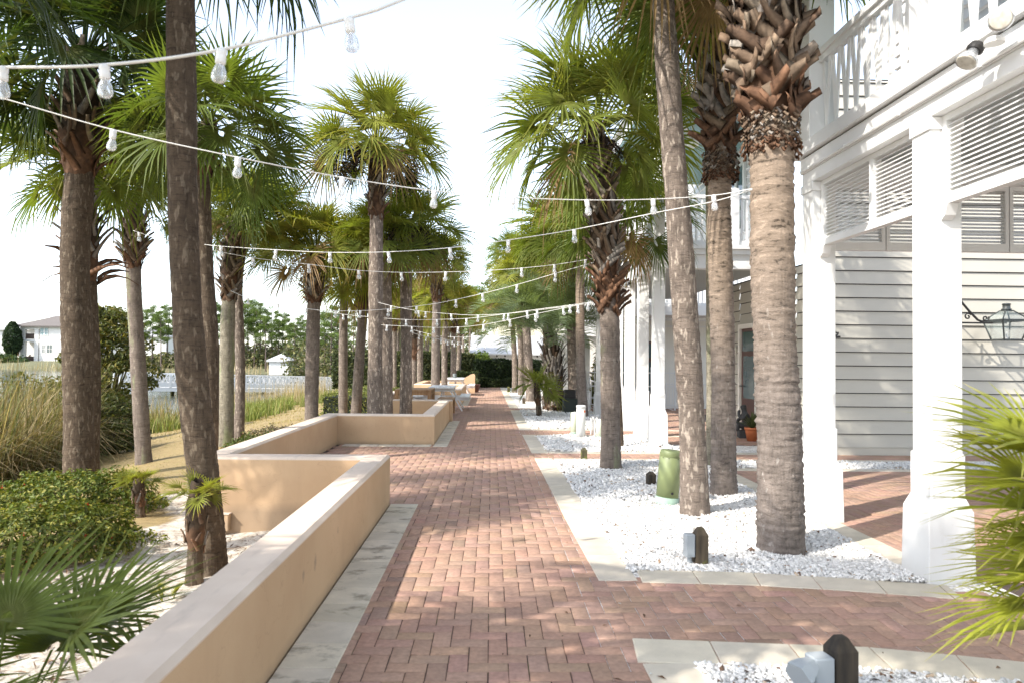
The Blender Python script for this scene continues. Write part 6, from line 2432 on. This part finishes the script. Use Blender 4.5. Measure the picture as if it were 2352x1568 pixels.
dc = deck_chair()
dc['label'] = 'white deck chair behind the fence, nearer the grey palm'
dc.location = (3.12, 22.0, 0)
dc.rotation_euler = (0, 0, 0.5)
d2 = copy_tree(dc)
d2['label'] = 'white deck chair behind the fence, beside the stub-clad palm'
d2.location = (3.0, 23.2, 0)
d2.rotation_euler = (0, 0, -0.6)

# ------------------------------------------------------------------ footbridge over the lake
A_, B_ = np.array([-25.6, 50.0]), np.array([-8.6, 63.0])
ZA, ZB = 0.27, -0.38
Lb = float(np.linalg.norm(B_ - A_))
dirb = (B_ - A_) / Lb
nrm = np.array([-dirb[1], dirb[0]])
t = thing('footbridge', 'white timber footbridge with criss-cross railings over the lake', 'bridge', (A_[0], A_[1], 0), math.atan2(dirb[1], dirb[0]))


def bz(s):
    return ZA + (ZB - ZA) * s / Lb


m = MB()
for k in range(10):
    a, b = Lb * k / 10, Lb * (k + 1) / 10
    m.add([(a, -0.02, bz(a) - 1.26), (b, -0.02, bz(b) - 1.26), (b, 2.2, bz(b) - 1.26), (a, 2.2, bz(a) - 1.26), (a, -0.02, bz(a) - 0.98), (b, -0.02, bz(b) - 0.98), (b, 2.2, bz(b) - 0.98), (a, 2.2, bz(a) - 0.98)],
          [(3, 2, 1, 0), (4, 5, 6, 7), (0, 1, 5, 4), (2, 3, 7, 6)])
m.build('deck', M['white'], t)
for y in (0.0, 2.15):
    m = MB()
    m.bar((0, y, bz(0) - 0.02), (Lb, y, bz(Lb) - 0.02), 0.10, 0.06)
    m.bar((0, y, bz(0) - 0.80), (Lb, y, bz(Lb) - 0.80), 0.035, 0.30)
    o = m.build('railing', M['white'], t)
    n = 20
    x_ = MB()
    for k in range(n + 1):
        s = Lb * k / n
        MB().box(s - 0.07, s + 0.07, y - 0.07, y + 0.07, bz(s) - 0.98, bz(s) - 0.05).build('post', M['white'], o)
        if k < n:
            w_ = Lb / n
            for q in range(3):
                a, b = s + w_ * (q + 0.08) / 3, s + w_ * (q + 0.92) / 3
                if q == 1:
                    x_.bar((a + 0.05, y, bz(a) - 0.66), (a + 0.05, y, bz(a) - 0.05), 0.03, 0.04)
                    x_.bar((b - 0.05, y, bz(b) - 0.66), (b - 0.05, y, bz(b) - 0.05), 0.03, 0.04)
                x_.bar((a, y + 0.012, bz(a) - 0.66), (b, y + 0.012, bz(b) - 0.05), 0.03, 0.075)
                x_.bar((b, y - 0.012, bz(b) - 0.66), (a, y - 0.012, bz(a) - 0.05), 0.03, 0.075)
    x_.build('lattice', M['white'], o)
for k in range(7):
    s = 0.4 + k * (Lb - 0.8) / 6
    for y in (0.15, 2.0):
        MB().tube([(s, y, -2.4), (s, y, bz(s) - 1.26)], 0.14, 10).build('pile', M['postgreen'], t)
# ------------------------------------------------------------------ leafy plants
def leaf_mesh(name, P, N, size, cols, mat, rng_, aspect=0.5, curl=0.25, jit=0.8):
    """one folded leaf per point; N = rough outward direction"""
    n = len(P)
    N = N + rng_.normal(0, jit, (n, 3))
    N /= np.linalg.norm(N, axis=1)[:, None] + 1e-6
    T = np.cross(N, rng_.normal(0, 1, (n, 3)))
    T /= np.linalg.norm(T, axis=1)[:, None] + 1e-6
    B = np.cross(N, T)
    s = size * rng_.uniform(0.6, 1.3, (n, 1))
    a = P - T * s
    b = P + B * s * aspect + N * s * curl * 0.6
    c = P + T * s - N * s * curl
    d = P - B * s * aspect + N * s * curl * 0.6
    V = np.stack([a, b, c, d], 1).reshape(-1, 3)
    F = np.arange(n * 4).reshape(n, 4)
    F = np.concatenate([F[:, [0, 1, 2]], F[:, [0, 2, 3]]])
    me = np_mesh(name, V, F, mat, np.repeat(cols, 4, 0))
    return me


def pick_cols(rng_, n, base, spread=0.18, alt=None, alt_p=0.0):
    c = np.array(base)[None] * (1 + rng_.normal(0, spread, (n, 1)))
    if alt is not None:
        k = rng_.random(n) < alt_p
        c[k] = np.array(alt)[None] * (1 + rng_.normal(0, spread, (k.sum(), 1)))
    return np.clip(c, 0.005, 0.9)


def shrub(name, label, cat, loc, rx, ry, h, n, size, col, seed, alt=None, alt_p=0.1, red=0.0, twig=True, group=None):
    r = np.random.default_rng(seed)
    t = thing(name, label, cat, loc, 0, group)
    th = r.uniform(0, 6.283, n)
    ph = np.arccos(r.uniform(0.0, 1, n))
    rad = r.uniform(0.62, 1.0, n) ** 0.5
    lump = 1 + 0.16 * np.sin(th * 3 + seed) * np.sin(ph * 4 + seed) + 0.10 * np.sin(th * 7 + seed * 2) * np.cos(ph * 6) + 0.07 * np.sin(th * 13 + ph * 11)
    d = np.stack([np.cos(th) * np.sin(ph), np.sin(th) * np.sin(ph), np.cos(ph)], -1)
    P = d * (rad * lump)[:, None] * np.array([rx, ry, h])
    P[:, 2] = np.abs(P[:, 2]) + 0.02
    c = pick_cols(r, n, col, 0.22, alt, alt_p)
    o = link(bpy.data.objects.new('foliage', leaf_mesh('foliage', P, d + np.array([0, 0, 0.7]), size, c, M['shrubleaf'], r, 0.42)), t)
    if red:
        k = int(red)
        i = r.choice(np.where(rad > 0.9)[0], k, False)
        for q in i:
            Q = np.repeat(P[q:q + 1] * 1.03, 8, 0) + r.normal(0, size * 0.3, (8, 3))
            link(bpy.data.objects.new('flower', leaf_mesh('flower', Q, np.repeat(d[q:q + 1], 8, 0), size * 0.4, pick_cols(r, 8, (0.42, 0.035, 0.02), 0.25), M['shrubleaf'], r, 0.6)), t)
    if twig:
        m = MB()
        for k in range(26):
            a, b = r.uniform(0, 6.28), r.uniform(0.2, 0.9)
            e = Vector((math.cos(a) * rx * b, math.sin(a) * ry * b, h * r.uniform(0.5, 0.85)))
            m.tube([(0.1 * math.cos(a), 0.1 * math.sin(a), 0), tuple(e * 0.5 + Vector((0, 0, h * 0.1))), tuple(e)], [0.012, 0.008, 0.004], 5)
        m.build('stems', M['postgreen'], t)
    return t


shrub('flowering_shrub', 'low glossy shrub with tiny red flowers in the sand, nearest the left wall', 'shrub', (-4.05, 6.55, -0.24), 0.88, 0.74, 0.38, 11000, 0.026, (0.105, 0.135, 0.024), 1, (0.23, 0.22, 0.042), 0.33, 12)
shrub('flowering_shrub', 'glossy shrub around the foot of the stout palm', 'shrub', (-4.85, 8.5, -0.28), 0.92, 0.78, 0.40, 11000, 0.028, (0.095, 0.130, 0.024), 2, (0.22, 0.21, 0.042), 0.33, 8)
shrub('shrub', 'small low shrub at the foot of the green-tinged and ringed palms', 'shrub', (-4.55, 13.9, -0.35), 0.55, 0.5, 0.34, 2200, 0.035, (0.09, 0.12, 0.03), 3, (0.2, 0.12, 0.05), 0.15)
shrub('shrub', 'greyish twiggy tuft behind the niche wall beside a palm foot', 'shrub', (-4.75, 16.0, -0.4), 0.7, 0.45, 0.36, 2200, 0.03, (0.20, 0.16, 0.12), 4, (0.11, 0.12, 0.05), 0.3)


def olive_tree(label, loc, rx, ry, z0, z1, n, size, seed, col=(0.10, 0.115, 0.028), alt=(0.22, 0.19, 0.045), name='lakeside_bush'):
    r = np.random.default_rng(seed)
    t = thing(name, label, 'bush', loc)
    m = MB()
    P, D = [], []
    nb = 34
    for k in range(nb):
        a, q = k * 2.4 + r.normal(0, .3), (k + 0.5) / nb
        zc = z0 + (z1 - z0) * q
        sp = math.sin(math.pi * (0.12 + 0.76 * q)) ** 0.8
        rr = r.uniform(0.25, 0.95) * sp
        c = np.array([math.cos(a) * rx * rr, math.sin(a) * ry * rr, zc])
        m.tube([(0.05 * math.cos(a), 0.05 * math.sin(a), 0), (c[0] * 0.4, c[1] * 0.4, zc * 0.55), tuple(c)], [0.05, 0.03, 0.01], 5)
        k_ = n // nb
        d = r.normal(0, 1, (k_, 3))
        d /= np.linalg.norm(d, axis=1)[:, None]
        s = r.uniform(0.32, 0.62) * (rx + ry) * 0.42
        P.append(c + d * (r.uniform(0.35, 1.0, (k_, 1)) ** 0.6) * s * np.array([1, 1, 0.62]))
        D.append(d)
    P, D = np.concatenate(P), np.concatenate(D)
    link(bpy.data.objects.new('foliage', leaf_mesh('foliage', P, D + np.array([0, 0, .5]), size, pick_cols(r, len(P), col, 0.25, alt, 0.3), M['shrubleaf'], r, 0.4)), t)
    m.build('branches', M['postgreen'], t)
    return t


b = AY(248, 905, 21.0)
olive_tree('olive green lakeside bush rising behind the tall dry reeds', (b[0], 21.0, float(gh(b[0], 21.0))), 1.15, 1.1, 0.3, 3.9, 10000, 0.075, 5)
b = AY(95, 900, 19.0)
olive_tree('loose olive bush low behind the reeds at the left edge', (b[0], 19.0, float(gh(b[0], 19.0))), 1.3, 1.0, 0.1, 2.1, 6000, 0.065, 15)
b = AY(255, 950, 17.5)
olive_tree('lower dark bush right of the stout palm, beside the reeds', (b[0], 17.5, float(gh(b[0], 17.5))), 0.95, 0.8, 0.1, 1.3, 4200, 0.055, 6, (0.06, 0.075, 0.022), (0.10, 0.11, 0.03))


# reeds, marsh grass and lawn ------------------------------------------------
def blades(n, xs, ys, hmin, hmax, width, seed, cols, lean=0.5, clump=0, zf=None, segs=3):
    r = np.random.default_rng(seed)
    if clump:
        k = r.integers(0, clump, n)
        cx, cy = r.uniform(xs[0], xs[1], clump), r.uniform(ys[0], ys[1], clump)
        x, y = cx[k] + r.normal(0, 0.22, n), cy[k] + r.normal(0, 0.22, n)
    else:
        x, y = r.uniform(xs[0], xs[1], n), r.uniform(ys[0], ys[1], n)
    if zf is not None:
        kk = zf(x, y)
        x, y = x[kk], y[kk]
        n = len(x)
    z = gh(x, y)
    L = r.uniform(hmin, hmax, n)
    a = r.uniform(0, 6.283, n)
    d = np.stack([np.cos(a), np.sin(a), np.zeros(n)], -1)
    s = np.stack([-np.sin(a), np.cos(a), np.zeros(n)], -1)
    ln = np.abs(r.normal(0, lean, n))
    rows = []
    for q in range(segs + 1):
        t = q / segs
        e = ln * t * 1.5
        p = np.stack([x, y, z - 0.03], -1) + d * (L * t * np.sin(e * 0.6))[:, None] + np.array([0, 0, 1.0]) * (L * t * np.cos(np.minimum(e * 0.6, 1.9)))[:, None]
        w = (width * (1 - t) + 0.15 * width)
        rows += [p - s * w, p + s * w]
    V = np.stack(rows, 1)
    F = []
    for q in range(segs):
        F.append((q * 2, q * 2 + 1, q * 2 + 3, q * 2 + 2))
    F = ((np.arange(n) * (2 * (segs + 1)))[:, None, None] + np.array(F)[None]).reshape(-1, 4)
    ci = r.integers(0, len(cols), n)
    c = np.array(cols)[ci] * (1 + r.normal(0, 0.15, (n, 1)))
    return V.reshape(-1, 3), F, np.repeat(np.clip(c, 0.01, .9), 2 * (segs + 1), 0)


def stuff(name, label, cat, blocks, mat):
    off, a, b, c = 0, [], [], []
    for V, F, C in blocks:
        a.append(V); b.append(F + off); c.append(C)
        off += len(V)
    o = bpy.data.objects.new(name, np_mesh(name, np.concatenate(a), np.concatenate(b), mat, np.concatenate(c)))
    return tag(link(o), label, cat, kind='stuff')


DRY = [(0.34, 0.26, 0.14), (0.42, 0.33, 0.19), (0.26, 0.19, 0.09), (0.20, 0.19, 0.07), (0.13, 0.15, 0.05)]
GRN = [(0.17, 0.21, 0.05), (0.22, 0.25, 0.06), (0.13, 0.17, 0.04), (0.30, 0.27, 0.11)]
inland = lambda x, y: gh(x, y) > -1.5
stuff('reeds', 'tall dry tangled reeds at the lake edge on the left', 'reeds', [
    blades(16000, (-14.0, -7.4), (11.0, 17.5), 1.0, 2.6, 0.010, 1, DRY + [(0.09, 0.085, 0.035), (0.16, 0.12, 0.06)], 1.25, 200, lambda x, y: (x < -6.0 - 0.20 * y)),
    blades(2200, (-13.5, -9.6), (15.0, 19.5), 0.5, 1.3, 0.008, 2, DRY[:3], 0.35, 60, None),
    blades(3500, (-17, -12), (18, 30), 0.6, 1.5, 0.012, 3, DRY, 0.45, 120, None),
], M['reed'])
stuff('marsh_grass', 'bright green marsh grass with pale stalks along the water below the bridge', 'grass', [
    blades(9000, (-14.5, -6.5), (24, 42), 0.25, 0.75, 0.014, 4, GRN, 0.5, 170, lambda x, y: (gh(x, y) > -1.6) & (gh(x, y) < -0.55)),
    blades(2200, (-15.5, -9), (36, 48), 0.8, 1.7, 0.010, 5, DRY[:2], 0.15, 60, None),
    blades(2500, (-12, -5), (42, 60), 0.3, 0.8, 0.02, 6, GRN, 0.4, 90, inland),
], M['reed'])
stuff('grass', 'short straw-coloured lawn grass beyond the planter walls', 'grass', [
    blades(16000, (-9.5, -3.2), (7.5, 20), 0.025, 0.07, 0.004, 7, [(0.34, 0.25, 0.11), (0.40, 0.30, 0.14), (0.22, 0.21, 0.06), (0.16, 0.19, 0.045)], 0.9, 900, lambda x, y: x < -4.0 + 0.2 * np.sin(y), 2),
    blades(12000, (-11, -3.0), (20, 36), 0.05, 0.12, 0.008, 8, [(0.36, 0.27, 0.12), (0.42, 0.32, 0.15), (0.22, 0.22, 0.06)], 0.9, 600, inland, 2),
    blades(900, (-3.4, -1.5), (2.6, 7.0), 0.02, 0.07, 0.003, 9, [(0.2, 0.22, 0.06), (0.33, 0.26, 0.14)], 0.8, 60, None, 2),
], M['reed'])
stuff('reeds', 'pale reeds along the far bank behind the bridge', 'reeds', [
    blades(9000, (-150, -9), (96, 150), 0.9, 2.0, 0.05, 10, [(0.42, 0.33, 0.20), (0.36, 0.28, 0.16), (0.48, 0.40, 0.27)], 0.25, 0, lambda x, y: (np.abs(y - lerp_tab(FARB, x)) < 4.5), 2),
], M['reed'])


# hedges ----------------------------------------------------------------------
def hedge(name, label, x0, x1, y0, y1, z0, z1, n, size, col, seed, alt=None, alt_p=0.1, rz=0, cat='hedge'):
    r = np.random.default_rng(seed)
    cx, cy = (x0 + x1) / 2, (y0 + y1) / 2
    t = thing(name, label, cat, (cx, cy, z0), rz)
    w, d, h = x1 - x0, y1 - y0, z1 - z0
    m = MB()
    m.box(-w / 2 + .06, w / 2 - .06, -d / 2 + .06, d / 2 - .06, 0, h - .06)
    m.build('core', m_plain('hedge_core', (0.012, 0.018, 0.008), 0.9), t)
    u = r.random((n, 3))
    f = r.random(n)
    a = np.array([h * w, h * d, w * d])
    a = np.cumsum(a / a.sum())
    P = np.stack([(u[:, 0] - .5) * w, (u[:, 1] - .5) * d, u[:, 2] * h], -1)
    N = np.zeros((n, 3))
    k = f < a[0]
    P[k, 1] = -d / 2
    N[k, 1] = -1
    k2 = (f >= a[0]) & (f < a[1])
    P[k2, 0] = np.where(u[k2, 0] < .5, -w / 2, w / 2)
    N[k2, 0] = np.sign(P[k2, 0])
    k3 = f >= a[1]
    P[k3, 2] = h
    N[k3, 2] = 1
    P += N * (0.05 * np.sin(P[:, :1] * 4 + P[:, 2:3] * 5) + r.normal(0, 0.03, (n, 1)))
    link(bpy.data.objects.new('foliage', leaf_mesh('foliage', P, N + np.array([0, -0.1, .3]), size, pick_cols(r, n, col, 0.3, alt, alt_p), M['shrubleaf'], r, 0.5)), t)
    return t


hedge('hedge', 'dark clipped ivy hedge closing the end of the path', -0.85, 4.6, 37.7, 38.4, -0.05, 1.40, 15000, 0.065, (0.020, 0.034, 0.012), 1, (0.05, 0.075, 0.02), 0.12)
hedge('hedge', 'low dark clipped shrub row along the foot of the dark ivy hedge', -0.6, 3.4, 37.0, 37.55, -0.05, 0.42, 6000, 0.05, (0.030, 0.045, 0.014), 2, (0.07, 0.09, 0.025), 0.15)
hedge('hedge', 'sparser ivy-covered fence behind the distant palms left of the path end', -8.5, -0.9, 38.3, 38.8, -0.2, 1.75, 9000, 0.08, (0.050, 0.065, 0.022), 3, (0.14, 0.15, 0.06), 0.2, -0.03)
hedge('hedge', 'low yellow-green box hedge behind the wooden table niche', -5.2, -3.1, 22.0, 28.5, -0.3, 0.34, 9000, 0.035, (0.115, 0.135, 0.030), 4, (0.20, 0.20, 0.05), 0.25)
hedge('hedge', 'hedge corner leaning over the scroll-ended wall', -1.7, -0.7, 34.5, 36.8, -0.1, 0.8, 4500, 0.06, (0.055, 0.075, 0.028), 5, (0.13, 0.17, 0.05), 0.2)
shrub('shrub', 'leafy green bush at the left end of the dark hedge top', 'bush', (-0.6, 39.2, 0.6), 0.9, 0.6, 1.2, 2600, 0.09, (0.12, 0.17, 0.035), 8, twig=False)
shrub('shrub', 'yellowish bush behind the picket fence', 'bush', (3.55, 22.0, 0), 0.5, 0.3, 2.0, 3200, 0.06, (0.14, 0.15, 0.05), 9, (0.30, 0.24, 0.10), 0.2)


# pines and undergrowth of the far bank --------------------------------------------
def pine_meshes(seed, H):
    r = np.random.default_rng(seed)
    m = MB()
    bend = r.normal(0, 0.25, 2)
    pts = [(bend[0] * (q / 6) ** 2, bend[1] * (q / 6) ** 2, H * q / 6) for q in range(7)]
    bc = (0.13, 0.10, 0.085)
    m.tube(pts, [0.15 * (1 - 0.75 * q / 6) for q in range(7)], 7, tint=bc)
    P, D = [], []
    nb = 17
    for k in range(nb):
        q = (k + 0.5) / nb
        z = H * (0.48 + 0.52 * q)
        a = k * 2.4 + r.normal(0, .4)
        ln = (1.1 + 1.5 * math.sin(math.pi * (0.2 + 0.75 * q))) * r.uniform(0.6, 1.15) * H / 11
        x0, y0 = bend[0] * (z / H) ** 2, bend[1] * (z / H) ** 2
        e = np.array([x0 + math.cos(a) * ln, y0 + math.sin(a) * ln, z + ln * r.uniform(0.05, 0.4)])
        m.tube([(x0, y0, z), tuple((np.array([x0, y0, z]) + e) / 2 + np.array([0, 0, -.05])), tuple(e)], [0.045, 0.03, 0.012], 5, tint=bc)
        for c in range(r.integers(2, 5)):
            cc = np.array([x0, y0, z]) + (e - np.array([x0, y0, z])) * r.uniform(0.45, 1.05) + r.normal(0, 0.22, 3)
            n = 100
            d = r.normal(0, 1, (n, 3))
            d /= np.linalg.norm(d, axis=1)[:, None]
            P.append(cc + d * r.uniform(0.25, 1, (n, 1)) ** .5 * np.array([0.62, 0.62, 0.36]) * r.uniform(0.7, 1.2))
            D.append(d)
    P, D = np.concatenate(P), np.concatenate(D)
    me = leaf_mesh('crown', P, D, 0.20, pick_cols(r, len(P), (0.105, 0.16, 0.038), 0.25, (0.17, 0.215, 0.05), 0.3), M['treeleaf'], r, 0.14, 0.1)
    return m.mesh('trunk', M['bark']), me


PINES = [pine_meshes(100 + k, 11.0) for k in range(5)]
rp = random.Random(9)
PT = [(222, 748, 128), (240, 742, 133), (268, 745, 126), (330, 712, 128), (352, 708, 132), (372, 722, 126), (386, 704, 134), (410, 720, 128), (440, 705, 131), (462, 696, 127), (482, 690, 130), (496, 702, 126),
      (514, 712, 135), (538, 718, 128), (556, 694, 124), (572, 696, 129), (586, 716, 126), (600, 700, 132), (612, 730, 122), (626, 712, 128), (640, 742, 124), (652, 722, 131), (664, 736, 126), (676, 746, 120), (690, 728, 128), (704, 742, 122),
      (748, 722, 110), (762, 708, 104), (780, 726, 108), (812, 716, 100), (905, 712, 104), (948, 720, 100), (975, 700, 96), (1010, 706, 92), (1092, 652, 95), (1106, 668, 100), (1064, 690, 98)]
PL = ['slender pine on the far bank with clumped needles', 'tall bare-stemmed pine across the lake', 'thin pine behind the bridge with a flat-topped crown']
for k, (u, v, y) in enumerate(PT):
    top = AY(u, v, y)
    z0 = float(gh(top[0], y))
    if u > 1060:
        z0 = -0.3
    t = thing('pine_tree', 'one of the slender pines across the lake, bare stem and clumped needle crown', 'pine tree', (top[0], y, z0), rp.uniform(0, 6.28), 'pines across the lake')
    s = (top[2] - z0) / 11.0
    tm, cm = PINES[k % 5]
    for nm, me in (('trunk', tm), ('crown', cm)):
        o = link(bpy.data.objects.new(nm, me), t)
        o.scale = (s * rp.uniform(0.9, 1.15),) * 2 + (s,)


def thicket(n, seed, fx, size, cols):
    r = np.random.default_rng(seed)
    x, y, hmax = fx(r, n)
    lump = 0.55 + 0.45 * np.sin(x * 0.42 + 1.3 * np.sin(x * 0.13)) * np.sin(x * 0.9 + y)
    z = gh(x, y) + r.random(n) ** 0.8 * hmax * np.clip(lump, 0.25, 1)
    P = np.stack([x, y, z], -1)
    D = r.normal(0, 1, (n, 3)) + np.array([0, -0.6, 0.6])
    ci = np.array(cols)[(r.integers(0, len(cols), n) + (np.sin(x * 0.5) > 0.3)) % len(cols)]
    c = np.clip(ci * (1 + r.normal(0, 0.2, (n, 1))), 0.01, 0.9)
    return leaf_mesh('undergrowth', P, D, size, c, M['treeleaf'], r, 0.6, 0.2)


def _fx1(r, n):
    x = r.uniform(-72, -9, n)
    y = lerp_tab(FARB, x) + 5 + r.uniform(0, 12, n)
    return x, y, np.where(x < -58, 2.2, 4.6)


def _fx2(r, n):
    x = r.uniform(-30, 6, n)
    y = 84 + r.uniform(0, 14, n) + np.where(x < -9, 18, 0)
    return x, y, np.full(n, 6.8)


UG = [(0.10, 0.12, 0.05), (0.14, 0.145, 0.055), (0.18, 0.155, 0.10), (0.085, 0.10, 0.045), (0.20, 0.19, 0.075)]
o = link(bpy.data.objects.new('undergrowth', thicket(26000, 1, _fx1, 0.30, UG)))
tag(o, 'mass of tangled bushes along the far bank under the pines', 'bushes', kind='stuff')
o = link(bpy.data.objects.new('undergrowth', thicket(20000, 2, _fx2, 0.26, UG)))
tag(o, 'dense green thicket beyond the palms at the end of the lake', 'bushes', kind='stuff')

# cypress and clipped bushes in front of the lake houses
p, q = hp5(280, 940), hp5(310, 375)
r = np.random.default_rng(77)
n = 3500
zz = r.random(n)
rad = (p[0] * 0 + 1.75) * np.sin(np.pi * (0.10 + 0.86 * zz)) ** 0.7 * r.uniform(0.7, 1, n)
a = r.uniform(0, 6.283, n)
P = np.stack([np.cos(a) * rad, np.sin(a) * rad, zz * (q[1] - p[1])], -1)
t = thing('cypress_tree', 'dark narrow cypress between the two lake houses', 'cypress', ((p[0] + q[0]) / 2, 148.5, p[1]))
link(bpy.data.objects.new('crown', leaf_mesh('crown', P, np.stack([np.cos(a), np.sin(a), np.full(n, .6)], -1), 0.32, pick_cols(r, n, (0.028, 0.05, 0.018), 0.3), M['treeleaf'], r, 0.4)), t)
MB().tube([(0, 0, -0.5), (0, 0, 3)], 0.18, 8).build('trunk', M['postdark'], t)
for k, (x, y, rx, h, lb) in enumerate([(330, 1090, 3.4, 2.6, 'rounded clipped bush left of the lake house stairs foot'), (420, 1105, 4.4, 2.4, 'broad yellow-green clipped bush before the lake house'), (575, 1100, 3.2, 2.2, 'loose pale bush right of the broad clipped one'), (60, 1090, 5.0, 3.0, 'dark hedge-like bush at the left edge below the lake house')]):
    c = hp5(x, y)
    shrub('clipped_bush', lb, 'bush', (c[0], 144.5, c[1] - 0.4), rx, 2.0, h, 1500, 0.26, (0.05, 0.085, 0.028) if k != 1 else (0.12, 0.15, 0.035), 30 + k, twig=False)
